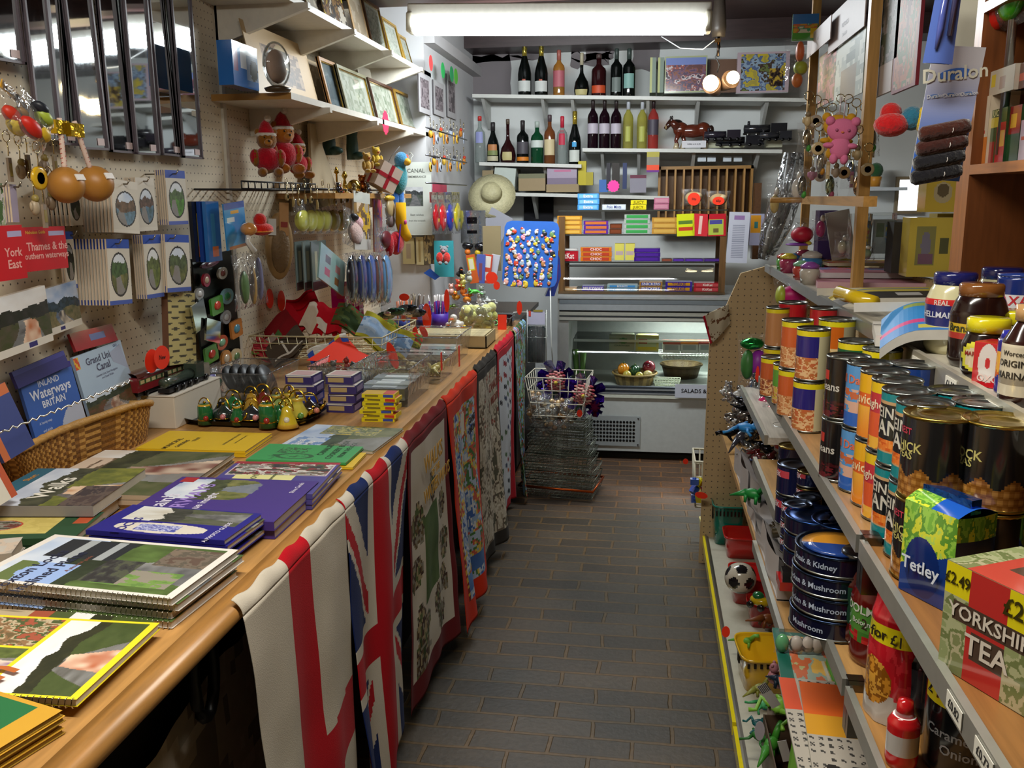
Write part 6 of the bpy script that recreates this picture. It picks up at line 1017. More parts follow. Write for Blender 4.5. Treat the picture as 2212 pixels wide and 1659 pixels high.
# pigeonhole unit
t=thing('pigeonhole_unit','wooden pigeonhole rack with tall narrow compartments behind the confectionery case','pigeonhole rack',P(1420,470,Y=6.1)); a=t.location; b=P(1628,357,Y=6.1); w=b.x-a.x; h=b.z-a.z
obj('cabinet_body',MB().b2(0,w,.12,.14,-.1,h,'#7a5630','woodz').b2(0,w,0,.14,h-.02,h,'#9a7038','woodx').b2(0,.015,0,.14,-.1,h,'#9a7038','woodz').b2(w-.015,w,0,.14,-.1,h,'#9a7038','woodz'),t)
for i in range(1,11): obj('divider',MB().b2(w*i/11-.006,w*i/11+.006,.0,.12,-.1,h-.02,'#a87c44','woodz'),t)
bk('cabinet_side','dark brown wooden post beside the pigeonholes','wooden post',1628,395,1642,560,6.0,.1,'#5c3a1e',m='woodz')
struct('wall_back_dark_slab',MB().b2(P(1130,0,Y=6.3).x,P(1195,0,Y=6.3).x,6.28,6.34,1.2,P(1160,425,Y=6.3).z,'#17161a','matte'))  # near-black slab against the wall, no hole cut; the dark is its colour
# =============== chilled counter ===============
FY=5.27; x0,x1=-.50,.62; xm=(x0+x1)/2
t=thing('chiller_cabinet','white and steel chilled serve-over counter with a glass front at the aisle end','chilled counter')
m=MB().b2(x0+.02,x1,FY+.02,6.0,.05,.40,'#b9bcb8','satin').b2(x0+.02,x1,FY+.05,5.98,0,.05,'#26241f','matte'); obj('base_cabinet',m,t)
obj('front_panel',MB().b2(x0+.01,x1,FY,FY+.02,.055,.40,'#bcc0bd','satin').b2(x0+.01,x1,FY-.012,FY+.02,.385,.405,'#cfd2c4','satin'),t,'grey-white enamel front panel')
m=MB()
for k,z in enumerate((.408,.42,.432,.444)): m.b2(x0+.01,x1,FY-.014+.003*(k%2),FY+.02,z,z+.009,['#b4bcc4','#4c5460'][k%2],'steel')
obj('lower_trim',m,t)
m=MB()
for k,(z,h,c) in enumerate(((.845,.018,'#d4d6ce'),(.866,.006,'#4a4e52'),(.874,.02,'#c4c6bc'),(.897,.006,'#4a4e52'),(.905,.035,'#b8c0c6'),(.942,.03,'#8a949c'))): m.b2(x0+.0,x1+.02,FY-.02-.006*(k>3),FY+.10,z,z+h,c,'steel')
obj('upper_trim',m,t)
obj('top_slab',MB().b2(x0-.01,x1+.03,FY-.03,6.0,.972,.985,'#c4cacc','steel'),t)
m=MB().b2(x0-.012,x0+.055,FY-.01,6.0,.05,.97,'#c9ccca','steel'); obj('end_cheek',m,t,'brushed steel end cheek')
obj('glass_front',MB().grid(lambda u,v:(x0+.055+(x1-x0-.055)*u,FY+.012+.26*v-.015*math.sin(pi*v),.45+.40*v),2,12,'#fff','glass'),t)
obj('hood',MB().b2(x0+.0,x1,FY-.01,5.60,.840,.850,'#9a9f9c','satin'),t)
m=MB().b2(x0+.055,x1,5.93,5.95,.42,.97,'#8d948f','satin').b2(x0+.055,x1,FY+.03,5.95,.41,.425,'#b4b8b2','satin').b2(x1-.01,x1,FY+.03,5.95,.42,.97,'#9aa09c','satin'); obj('interior_lining',m,t)
obj('glass_shelf',MB().b2(x0+.06,x1-.01,5.58,5.93,.672,.680,'#cfe0d8','glass').b2(x0+.06,x1-.01,5.575,5.582,.668,.684,'#c9d0c8','metal'),t)
# inner strip lamp: the lit tube inside the chiller
obj('inner_tube',MB().at(TR(.15,5.64,.815,0,pi/2,0)).lathe([(.009,0),(.009,.44)],'#fff','tubeglow',8),t); area('chiller_tube_light',(.30,5.64,.80),.5,.03,8.0,(.95,1,.95),(.15,0,0))
g=thing('vent_grille','perforated metal air vent plate low on the chilled counter front','vent grille',P(1317,930,Y=FY-.004)); gw=.36;gh=.185
m=MB().b2(-gw/2,gw/2,-.004,.0,-gh/2,gh/2,'#9fa5a6','satin'); obj('plate',m,g)
m=MB()
for j in range(6):
    for i in range(16): m.at(TR(-gw/2+.03+.0195*i,-.0045,-gh/2+.035+.0225*j,pi/2,0,0)).lathe([(0,0),(.0078,0),(.0078,.001),(0,.001)],'#101010','matte',10)
obj('hole_pattern',m,g); 
for sx in(-1,1):
    for sz in(-1,1): obj('screw',MB().at(TR(sx*(gw/2-.012),-.006,sz*(gh/2-.012),pi/2,0,0)).lathe([(0,0),(.005,0),(.005,.002),(0,.002)],'#55585a','metal',8),g)
# contents
def tubbox(label,px0,py0,px1,py1,Y,c,f,**q): bk('margarine_tub',label,'food tub',px0,py0,px1,py1,Y,.07,c,f,shape='round',m='gloss',**q)
tubbox('oval white spread tub with a green tree emblem on the chiller shelf',1316,722,1371,757,5.62,'#b0bc9c',lambda u,v:C('#5a9a5a') if (u-.55)**2+(v-.6)**2<.03 else C('#a9b598'),texts=[('COUNTRYSIDE',.014,.5,.3,'#4a6a4c')])
tubbox('square yellow and green margarine tub with red emblem on the chiller shelf',1373,724,1423,759,5.61,'#d0cf8a',layout('#c9cc74',[(.1,.1,.9,.85,'#b8cc9a'),(.1,.1,.9,.3,'#d8d040'),(.15,.5,.5,.75,'#c0392c')]))
for i,(x0_,c) in enumerate(((1432,'#a04a34'),(1470,'#cf7a24'),(1508,'#a8483a'))):
    p=P(x0_+18,760,Y=5.62); t=thing('egg_carton','white carton with %s top on the chiller shelf rack'%['red-brown','orange','rust'][i],'carton',p); obj('carton_body',MB().b2(-.052,.052,-.05,.05,0,.055,'#bfc4ba','card').b2(-.04,.04,-.0515,-.0505,.02,.05,'#8f9690','card'),t); obj('carton_top',MB().b2(-.053,.053,-.051,.051,.055,.068,c,'card'),t)
wirebasket('wire_rack','white wire rack under the cartons on the chiller shelf','wire rack',P(1485,772,Y=5.66),.36,.16,.03,'#c9d0c4',n=(16,3))
def bowlbasket(label,px,py,Y,r,h,c):
    p=P(px,py,Y=Y); p.z=.427; t=thing('wicker_bowl',label,'wicker bowl',p); obj('bowl_body',MB().lathe([(0,.004),(r*.75,.004),(r*.8,0),(r*.97,h),(r*.9,h-.004),(r*.72,.01)],c,'wicker',28,cfn=lambda u,z:mixc(c,'#4a3820',(int(u*28)+int(z*90))%2*.6)),t); obj('rim',MB().tube([(r*math.cos(a),r*math.sin(a),h) for a in [2*pi*k/24 for k in range(24)]],.006,c,'wicker',6,True),t); return p
bp_=bowlbasket('round wicker basket of peppers and fruit on the chiller floor',1370,850,5.48,.135,.07,'#9a8048')
def veg(label,dx,dy,dz,r,c,name,stalk=None,rz_=None):
    t=thing(name,label,name.replace('_',' '),(bp_.x+dx,bp_.y+dy,.427+dz)); m=MB()
    for k in range(3 if stalk else 1): a=k*2.1; m.ball(r*.28*math.cos(a) if stalk else 0,r*.28*math.sin(a) if stalk else 0,0,r*(.8 if stalk else 1),r*(.8 if stalk else 1),(rz_ or r),c,'gloss',12,9)
    obj('flesh',m,t)
    if stalk: obj('stalk',MB().tube([(0,0,r*.8),(.004,0,r*1.3)],.004,stalk,'satin',6),t)
veg('orange pepper at the left of the wicker basket in the chiller',-.07,-.03,.095,.036,'#d98a1c','pepper','#5c7a34'); veg('dark green pepper in the middle of the chiller basket',0,-.02,.085,.034,'#1f4a2c','pepper','#5c7a34'); veg('dark red onion at the right of the chiller basket',.085,.0,.105,.04,'#8c2438','onion'); veg('pale pear half hidden at the front left of the chiller basket',-.045,-.08,.07,.026,'#c4b050','pear'); veg('yellow-green pear at the front of the chiller basket',.03,-.085,.065,.025,'#b5a848','pear'); veg('cream potato at the right front of the chiller basket',.08,-.06,.075,.028,'#c4b478','potato',rz_=.02)
for i,(x,l) in enumerate(((1232,.16),(1248,.2),(1262,.18))): p=P(x,850,Y=5.5); obj('leek',MB().tube([(0,0,.01),(-.01,.01,.08),(-.03+.01*i,.02,l)],[.014,.016,.02],'#5c8a3c','satin',8),None,'green leek leaning in the left corner of the chiller, %s'%ORD[i],'leek',(p.x,p.y,.427))
bowlbasket('dark wicker bowl at the back of the chiller',1470,840,5.74,.13,.08,'#5a4a2c')
wirebasket('wire_rack','white wire divider beside the salads sign in the chiller','wire rack',(P(1440,850,Y=5.42).x,5.42,.427),.16,.05,.05,'#c4ccb0',n=(9,2))
bk('shop_sign','white card sign reading SALADS & VEG standing in the chiller','sign',1458,831,1560,860,FY-.035,.002,'#c4c8d4',None,texts=[('SALADS & VEG',.033,.53,.5,'#1a1a20')])
# =============== confectionery case on the chiller ===============
cx0,cx1,cy0,cy1=-.52,.455,5.40,5.72
t=thing('display_case','wood-framed glass confectionery case standing on the chilled counter','display case')
for x in(cx0+.02,cx1-.02):
    for y in(cy0,cy1): obj('post',MB().b2(x-.018,x+.018,y-.012,y+.012,.985,1.44,'#6a4a28','woodz'),t)
obj('base_tray',MB().b2(cx0,cx1,cy0-.02,cy1,.986,1.0,'#5c4428','woodx'),t)
for z in(1.175,1.335,1.475): obj('glass_shelf',MB().b2(cx0,cx1,cy0,cy1,z-.006,z,'#dfe8e6','glass').b2(cx0,cx1,cy0-.004,cy0,z-.007,z+.001,'#6a6e6a','metal'),t)
obj('glass_front',MB().grid(lambda u,v:(cx0+.03+(cx1-cx0-.06)*u,cy0-.045+.08*v-.016*math.sin(pi*v),1.0+.155*v),2,14,'#fff','glass'),t)
obj('ledge',MB().b2(cx0+.04,cx1-.05,5.60,5.72,1.13,1.136,'#b0b4b4','satin'),t)
def choc(label,px0,px1,z,n,c1,c2,txt=None,Y=5.42,h=.022,tc='#e8d8d0',d=.10,name='chocolate_box',mat='gloss'):
    a=P(px0,540,Y=Y); b=P(px1,540,Y=Y); w=b.x-a.x
    for k in range(n):
        m=MB().b2(0,w,0,d,.001,h-.001,c1,mat if k<99 else 'card').b2(w*.08,w*.92,-.0012,0,h*.2,h*.8,c2,'gloss')
        if txt: m.at(TR(w/2,-.0018,h/2)@FY_).text(txt,h*.75,TR(0,0,0),tc,'gloss',min(1.1,w/(len(txt)*h*.52))); m.M=Matrix.Identity(4)
        obj(name,m,None,(label+', %s from the bottom'%ORD[k]) if n>1 else label,'chocolate',(a.x+.002*(k%2),Y,z+h*k))
FY_=globals()['FY_'] if 'FY_' in globals() else TR(0,0,0,pi/2,0,0)
choc('gold wrapped chocolate bar stack on the top left of the case',1203,1256,1.336,4,'#c98a2a','#e0b050',h=.027)
choc('purple and orange chocolate bar stack beside the gold bars',1260,1313,1.336,3,'#5a2a90','#c9703a',h=.026)
choc('brown chocolate bar stack behind the purple bars',1316,1342,1.336,2,'#5c3220','#7a4028',h=.03)
choc('silver and green mint roll box left of the toffee rolls',1347,1402,1.336,4,'#a8b0a8','#3f9a50',h=.029)
choc('gold toffee roll box beside the silver and green mints',1407,1460,1.336,3,'#b8863a','#c9a050',h=.032)
for i,(x0_,x1_,c,f,l) in enumerate(((1462,1500,'#c9cf20',layout('#cdd424',[(.1,.25,.9,.4,'#c0402c'),(.1,.55,.9,.7,'#5a7a30')]),'yellow sweets bag clipped to the right of the case'),(1496,1530,'#c42a34',layout('#c8303a',[(.4,.1,.6,.9,'#e0b8b0')]),'red sweets bag clipped between the yellow and lime bags'),(1529,1568,'#b41c2c',layout('#b8202e',[(.05,.05,.85,.75,'#a9b84a'),(.1,.55,.8,.72,'#4a4a90'),(.3,.15,.6,.35,'#6a5a34')]),'red-topped lime sweets bag at the right end of the case'))):
    bk('sweet_bag',l,'sweet bag',x0_,462,x1_,510,5.385,.012,c,f,m='gloss',rot=[.05,-.06,.03][i])
choc('red four-finger chocolate wafer multipack on the middle shelf',1201,1249,1.176,1,'#a81c28','#b8222e','KitKat',h=.062)
choc('white-topped chocolate tray lying on the red wafer multipack',1203,1246,1.239,1,'#cfc8c4','#d9d2cc',h=.012)
choc('orange foil chocolate biscuit pack on the middle shelf',1254,1321,1.176,3,'#d0741c','#b8402c','CHOC',h=.028)
for i,x0_ in enumerate((1328,1351)): bk('sweet_carton','pale yellow sweet carton, %s of two on the middle shelf'%['left','right'][i],'carton',x0_,526,x0_+20,562,5.43,.06,'#c9bc4a',layout('#cdc256',[(.1,.3,.9,.55,'#b09a9a')]))
choc('purple dairy chocolate bar stack on the middle shelf',1370,1426,1.176,3,'#3a1a78','#4c2690',h=.026,mat='gloss')
for i,(a_,b_) in enumerate(((1430,1452),(1455,1478),(1480,1520),(1522,1562))): choc(['small brown chocolate bar lying right of the purple stack','small purple chocolate bar lying flat on the middle shelf','wide flat purple bar near the right of the middle shelf','last flat purple bar at the right end of the middle shelf'][i],a_,b_,1.176,1,['#6a3a2c','#40207a','#43227e','#3a1a70'][i],['#8c4a3a','#5a34a0','#5a34a0','#4c2a88'][i],h=.016,mat='gloss')
choc('orange and white wrapped sweet pack at the left of the lowest tray',1214,1246,1.0,1,'#c9925c','#d9b890',h=.02)
choc('violet nougat bar box on the lowest tray',1258,1305,1.0,1,'#5a4a9a','#7a6ab8','MILKYWAY',h=.03,mat='gloss')
choc('blue and cream coconut bar box on the lowest tray',1312,1378,1.0,2,'#8fa8b0','#3f86c4','BOUNTY',h=.019,mat='gloss')
choc('brown and blue peanut bar box on the lowest tray',1382,1432,1.0,2,'#a8763a','#3a4aa8','SNICKERS',h=.029,mat='gloss')
choc('purple and gold chunky bar box on the lowest tray',1439,1497,1.0,2,'#3a2290','#c98a1c','YORKIE',h=.029,tc='#3a1a60',mat='gloss')
choc('red and white wafer bar box at the right of the lowest tray',1501,1560,1.0,2,'#b01c2c','#c9404a','KitKat',h=.026,mat='gloss')
choc('light blue chewing gum box stack on top of the case',1247,1292,1.476,3,'#3f8fd0','#7ab8e4','Extra',h=.032,mat='card')
choc('white and blue mint roll box on top of the case',1300,1350,1.476,1,'#c4ccd8','#d4dae0','Polo Mints',h=.032,tc='#2a3a80',mat='card')
choc('bright yellow gum box pair on top of the case',1360,1394,1.476,2,'#d8c81c','#dccc20','JUICY',h=.028,tc='#5a4a1c',mat='card')
choc('pink and white sweet jar box on top of the case',1410,1442,1.476,2,'#a8607a','#b88090',h=.034,mat='card')
for i,(x,y,s) in enumerate(((1499,430,28),(1552,434,26))):
    bagitem('clear bag of beige snacks with an orange disc on top of the case, %s'%['left','right'][i],x-28,y-22,x+26,y+16,dict(Y=5.46),.08,None,[(0,0,.35,.35,'#a8906a','matte'),(.15,.1,.2,.2,'#c4b08c','matte')])
    tag(x,y,s,s if i==0 else 18,dict(Y=5.40),'orange %s price disc on the beige snacks bag on the case'%['round','half-round'][i],txt=['50p','65p'][i])
bk('notice','white paper price list hanging at the right of the confectionery case','notice',1572,458,1617,568,5.3,.002,'#b4b6c4',layout('#b6b8c6',[(.2,.08,.8,.75,lambda u,v:C('#8a8c9c') if int(v*38)%2 else C('#b4b6c4')),(.25,.85,.75,.93,'#8a6a9a')]),rot=-.03,res=24)
bk('till_screen','grey and orange till screen behind the price list','till',1620,462,1650,530,5.7,.05,'#8a8aa0',layout('#9a9ab4',[(.05,.4,.75,.95,'#c98a1c'),(.3,.55,.55,.75,'#2a6a6a')]))
# =============== wire baskets and flowers at the counter end ===============
for i in range(9):
    L=.40-.016*i; z=.012+.047*i
    wirebasket('shopping_basket',['lowest wire shopping basket with an orange rim, at the bottom of the floor stack','wire shopping basket, %s up in the floor stack by the chiller'%ORD[i]][i>0],'shopping basket',(-.425+.004*(i%3),4.62-.006*i,z),L,.27-.006*i,.05,['#8f9488','#7c8478','#9a9e92'][i%3],rz=-.16+.02*(i%2),n=(14,8),r=.0014,q=.93,m='metal',rimcol='#d9642a' if i==0 else None,rimr=.007 if i==0 else .003)
t=wirebasket('wire_basket','cream wire basket full of bagged sea shells on top of the floor stack','wire basket',(-.425,4.50,.47),.31,.24,.20,'#cfcab8',rz=-.08,n=(7,5),q=.8,r=.0022)
r_=random.Random(11)
for i,(px,py,s) in enumerate(((1165,870,1),(1215,880,.9),(1160,905,1.1),(1205,915,1.1),(1175,930,1),(1225,905,.8),(1190,885,.9))):
    p=P(px,py,Y=4.46+.03*(i%3)); t=thing('shell_bag','clear bag of brown sea shells in the wire basket, %s counted down the heap'%ORD[i],'bag of shells',p); m=MB()
    for k in range(9): q=[r_.uniform(-.045,.045) for _ in range(3)]; m.lathe([(0,0),(.012,.004),(.016,.014),(.009,.022),(0,.028)],['#a07c50','#c9a878','#7a5634','#d0bc98'][k%4],'gloss',8,x=q[0],y=q[1]*.7,z=q[2]*.8)
    o=obj('shells',m,t); o['kind']='stuff'; obj('bag',loosebag(MB(),.13*s,.11*s,.09,s=i),t)
tag(1252,893,12,16,dict(Y=4.36),'red-orange clip tag on the corner of the shells basket')
def bouquet(label,px,py,Y,s,lean):
    p=P(px,py,Y=Y); t=thing('flower_bouquet',label,'bouquet',p,(0,lean,0)); m=MB(); rr=random.Random(px)
    for k in range(46):
        a=k*2.4; q=.052*math.sqrt(k/46); b=.03*(1-q/.06)
        m.ball(q*math.cos(a)*s,-.02-b*s,q*math.sin(a)*s,.012*s,.010*s,.006*s,['#c48a84','#a84c58','#d4a89c','#b86a6c'][k%4],'fabric',6,4)
    m.ball(.0,-.058*s,0,.010*s,c='#c9b04a',m='fabric',seg=8,rings=5); obj('petals',m,t)
    m=MB()
    for k in range(9):
        a=k*.7; ca,sa=math.cos(a),math.sin(a); L=(.085+.03*rr.random())*s; pt=[(ca*.03*s-sa*.02*s,0,sa*.03*s+ca*.02*s),(ca*.03*s+sa*.02*s,.01,sa*.03*s-ca*.02*s),(ca*L+sa*.02*s,-.02*rr.random(),sa*L-ca*.02*s),(ca*L*1.1,-.03,sa*L*1.1),(ca*L-sa*.025*s,-.01,sa*L+ca*.025*s)]
        m.add(pt,[(0,1,2,3,4)],['#3a18a8','#2a1278','#6a5ac0','#a8a8d0'][k%4],'foil')
    obj('foil_wrap',m,t); obj('stems',MB().tube([(0,0,-.02),(.0,.03,-.16)],[.02*s,.01*s],'#2c4a34','satin',8),t)
bouquet('pink artificial flower bunch in purple foil standing behind the shells basket',1203,822,4.62,1.05,.1); bouquet('pink artificial flower bunch in shiny purple foil, leaning over the basket corner',1262,850,4.52,1.1,.35)
m=MB(); p=P(1285,880,Y=4.5); 
for k in range(7): a=k*.9; m.add([(0,0,0),(.05*math.cos(a),.0,.05*math.sin(a)),(.045*math.cos(a+.5),-.02,.045*math.sin(a+.5))],[(0,1,2)],['#2a1278','#5a2aa0','#7a1440'][k%3],'foil')
m.ball(0,.01,0,.03,.02,.03,'#5a1438','fabric',8,6); obj('foil_flower',m,None,'dark purple foil flower head hanging lowest beside the shells basket','artificial flower',p,solid=.001)
# =============== tins and groceries on the right ===============
def tin(label,x,y,z,r,h,bands,txt=(),rim='#8f9490',face=-2.75,name='food_tin',pic=None,lidc=None,seg=28,group=None):
    t=thing(name,label,'food tin',(x,y,z),(0,0,face),group); m=MB(); n=10
    zs=sorted({.004,h-.004}|{h*b[0] for b in bands if 0<b[0]<1}); zs2=[]
    for a,b in zip(zs,zs[1:]): zs2+= [a+(b-a)*k/max(1,int((b-a)/(h/9))) for k in range(max(1,int((b-a)/(h/9))))]
    zs2.append(zs[-1])
    def cf(u,q):
        u=(u+.5)%1
        for b0,b1,c,*w in bands:
            if b0<=q/h<=b1 and (not w or w[0]<=u<=w[1]): return c((u-.25)*2,(q/h-b0)/(b1-b0)) if callable(c) else C(c)
        return C('#888')
    fine=any(callable(b[2]) for b in bands); zz=[.004+(h-.008)*k/22 for k in range(23)] if fine else zs2; zz=[.004+(h-.008)*k/44 for k in range(45)] if fine else zz
    m.lathe([(r,q) for q in zz],'#fff','gloss',88 if fine else seg,cfn=cf); m.f=m.f[:-2]; m.c=m.c[:-2]; m.m=m.m[:-2]; m.sm=m.sm[:-2]
    for s,sz,q,c_,*a in txt:
        vs,fs=textmesh(s,True); w=max(v.x for v in vs); an=(a[0] if a else 0)
        m.add([((r+.0006)*math.cos(an+v.x*sz/r),(r+.0006)*math.sin(an+v.x*sz/r),h*q+v.y*sz) for v in vs],fs,c_,'gloss')
    obj('label_body',m,t)
    obj('base_rim',MB().lathe([(0,.001),(r*.96,.0),(r*1.025,.002),(r*1.0,.005)],rim,'metal',seg),t)
    obj('tin_lid',MB().lathe([(r*1.0,h-.005),(r*1.025,h-.002),(r*1.0,h),(r*.95,h-.003),(r*.8,h-.004),(r*.78,h-.003),(r*.5,h-.003),(r*.48,h-.004),(0,h-.004)],lidc or rim,'metal',seg),t)
    return t
def PEAS(c1,c2):
    def f(u,v):
        if v>.78+.14*math.sin(u*22): return C('#17171a')
        j=int(v*4.6); a=(u*11+.5*(j%2))%1-.5; b=(v*4.6)%1-.5; d=math.hypot(a,b); return mixc(c2,c1,min(1,d*1.7+.25*h2(int(u*11+.5*(j%2)),j,4)))
    return f
chick=[(0,.42,PEAS('#7a4a18','#c9924a'),.12,.80),(0,.06,'#8a8450'),(.06,1,'#151517')]
teal=[(.18,.86,lambda u,v:(C('#b8946a') if (v>.94 or v<.05 or abs(u-.02-.1*(v>.5))<.025 or abs(u-.98)<.02) else (pal(['#c9581c','#d9742c','#e08a3c'],14,3)(u,v) if v<.24 else C('#16191c'))),.28,.70),(0,1,'#0f7d84')]
yel2=lambda c,c2:[(.86,1,'#d9c81c'),(.45,.86,c,.2,.72),(.0,.45,lambda u,v:pal([c2,'#d9b080','#b06a3a',c2],7,4)(u,v),.2,.72),(0,.86,'#c4bd98')]
def stack(lab,px,py,zt,n,r,h,bands,txt=(),z0=ZC,**q):
    p=P(px,py,Z=zt)
    for k in range(n):
        pos='topmost of its stack' if k==n-1 else ('bottom of its stack' if k==0 else 'middle of its stack')
        tin(lab+(', '+pos if n>1 else ''),p.x+.0015*(k%2),p.y,z0+.001+k*(h+.0008),r,h,bands,txt,**q)
H2=.1095
stack('large black chick peas tin nearest the camera',2030,892,1.28,2,.0435,H2,chick,[('CHICK',.017,.62,'#b8b06a',-.15),('PEAS',.013,.52,'#b8b06a',-.15),('BEST',.012,.80,'#c03a50',-.2)],rim='#b39a4c')
stack('large black chick peas tin, right of the nearest stack',2160,905,1.28,2,.0435,H2,chick,[('CHICK',.017,.62,'#b8b06a',-.15),('PEAS',.013,.52,'#b8b06a',-.15)],rim='#b39a4c')
bz=[('HEINZ',.022,.70,'#c4c0b4',-.05),('BEANZ',.030,.50,'#c4c0b4',0)]
stack('teal baked beans tin next behind the black chick peas',1997,866,1.28,2,.036,H2,teal,bz); stack('teal baked beans tin, second behind the black chick peas',1962,841,1.28,2,.036,H2,teal,bz)
stack('teal baked beans tin in the back row by the jars, further one',2062,842,1.28,2,.036,H2,teal,bz); stack('teal baked beans tin in the back row by the jars, nearer one',2118,866,1.28,2,.036,H2,teal,bz)
stack('yellow and red spaghetti tin behind the teal beans',1937,818,1.28,2,.036,H2,[(.82,1,'#d9b41c'),(.55,.82,'#b5303a',.2,.75),(.2,.55,'#d0562c',.2,.75),(0,.82,pal(['#d98a2c','#c9641c','#e0a83c'],6,2))],[('Spaghetti',.018,.66,'#e0c8b0')])
stack('orange and yellow ravioli tin in the front row',1910,800,1.28,2,.036,H2,[(.7,1,'#d9a41c'),(.5,.7,'#cf5a24',.2,.75),(0,.7,lambda u,v:mixc('#d97a24','#e0b040',v))],[('Ravioli',.022,.6,'#e8d0a0')])
stack('bright blue ham and eggs picture tin in the front row',1878,782,1.28,2,.036,H2,[(.6,1,'#4f8cc4'),(.25,.6,pal(['#b8603a','#4f8cc4','#c9a08c'],5,2)),(0,.25,'#2a5cb0')],[('All Day',.02,.75,'#cf6a4c')])
stack('black red kidney beans tin in the front row',1832,768,1.28,2,.036,H2,[(.62,.78,'#b8342c',.35,.5),(0,.3,pal(['#3a1216','#16090c','#5a1a20'],8,2)),(0,1,'#131214')],[('Beans',.02,.52,'#b8b4ac')])
stack('navy blue tin in the back row behind the picture tins',1975,785,1.28,2,.037,H2,[(.0,1,'#1f3f86',.1,.75),(0,1,'#3a3440')])
stack('dark green and yellow garden peas tin, middle of the shelf',1850,735,1.28,2,.034,H2,yel2('#1d5a34','#8aa03a')); stack('yellow and olive topped tin beside the garden peas',1905,752,1.28,2,.034,H2,yel2('#c9c23a','#b8b04a'))
stack('orange new potatoes tin with a yellow band, tall front stack',1808,688,1.28,2,.040,H2,[(.86,1,'#d9cf1c'),(.42,.86,'#c9641c',.15,.72),(0,.42,pal(['#c9a86a','#d9c08c','#a8844a'],3,2),.15,.72),(0,.86,'#a9a284')],[('Potatoes',.014,.52,'#e0c8a8')])
stack('navy and yellow mixed beans tin left of the orange potatoes',1757,708,1.28,2,.034,H2,yel2('#2a2470','#b8623a')); stack('orange and cream beans tin further along the front row',1722,690,1.28,2,.034,H2,yel2('#c05a2c','#c98a5c'))
stack('red and black soup tin at the back of the far end',1712,652,1.28,2,.036,H2,[(.6,1,'#b01c24'),(0,.6,'#1c1416')],[('DELUXE',.012,.5,'#c9a84a')]); stack('second red and black soup tin right of the first at the far end',1782,664,1.28,2,.036,H2,[(.6,1,'#b01c24'),(0,.6,'#1c1416')])
stack('brown-labelled tin at the very far end of the tins shelf',1680,662,1.27,2,.030,.104,[(.86,1,'#c9b81c'),(0,.86,'#a8744a')])
def lvl(label,px,py,z,r,h,bands,txt=(),**q): p=P(px,py,Z=z+h); tin(label,p.x,p.y,z+.001,r,h,bands,txt,**q)
# front lower row of smaller tins half a shelf in front
for i,(px,py,c,c2,l) in enumerate(((1672,770,'#b5562c','#8a4a34','rust and brown'),(1700,785,'#5a9a3c','#c9b04a','bright green'),(1745,800,'#c9641c','#d0b080','orange and cream'),(1790,828,'#1f5a3c','#c0392c','green and red'),(1815,850,'#b02a2c','#c9602c','red and yellow'))): lvl('%s vegetable tin standing at the front edge of the tins shelf'%l,px,py,ZC,.031,.10,yel2(c,c2))
# ---- lower shelf: pies, meat tins ----
nv='#121638'
pie=[(0,1,'#10122a')]
p=P(1806,1172,Z=ZB+.15)
for k in range(4): 
    t=tin('round navy pie tin, %s from the bottom of the near pie stack'%ORD[k],p.x+.003*(k%2),p.y,ZB+.001+.037*k,.068,.0365,pie,[(['Mushroom','Chicken & Mushroom','Chicken & Mushroom','Steak & Kidney'][k],.014,.5,'#a8b4c8',-.2)],face=-2.2,lidc='#31405c')
    if k==3: obj('pie_picture',MB().at(TR(0,0,.0345)).lathe([(0,.001),(.04,.0012),(.058,.0008)],'#2a4c98','gloss',24,cfn=lambda u,z:C('#c98a2c') if .35<u<.85 and z>.0009 else C('#24448c')),t)
for k,(px,py,l) in enumerate(((1762,1110,'second'),(1822,1122,'third'))):
    p=P(px,py,Z=ZB+.105)
    for j in range(3): tin('round navy pie tin in the %s pie stack, %s from the bottom'%(l,ORD[j]),p.x,p.y,ZB+.001+.035*j,.058,.0345,pie,lidc='#31508c')
meat=[(.6,.82,'#b8404c',.42,.62),(0,1,nv)]
for s,(px,py,n,r,h,l) in enumerate(((1720,1000,2,.040,.07,'wide'),(1750,1015,4,.026,.036,'small gold-rimmed'),(1722,1085,3,.030,.036,'low flat'),(1745,1070,3,.028,.036,'narrow'))):
    p=P(px,py,Z=ZB+n*h)
    for k in range(n): tin('%s navy corned meat tin, %s from the bottom of its stack'%(l,ORD[k]),p.x,p.y,ZB+.001+h*k,r,h-.001,meat,[('PEK',.016,.68,'#d0c8d0',-.2)],lidc='#8a7a4a' if 'gold' in l else '#5a6478')
lvl('tall black tin standing among the navy meat tins',1770,1040,ZB,.034,.10,[(0,1,'#101018')]); lvl('red salmon tin at the far end of the lower tins',1695,918,ZB,.034,.06,[(.2,.8,'#b02a2c'),(0,1,'#a8a4a0')]); lvl('second red tin stacked before the salmon tin',1702,938,ZB,.036,.05,[(.2,.8,'#b8342c'),(0,1,'#a8a4a0')]); lvl('gold-lidded navy tin below the red salmon tins',1712,962,ZB,.036,.06,[(0,1,nv)],lidc='#8a7434')
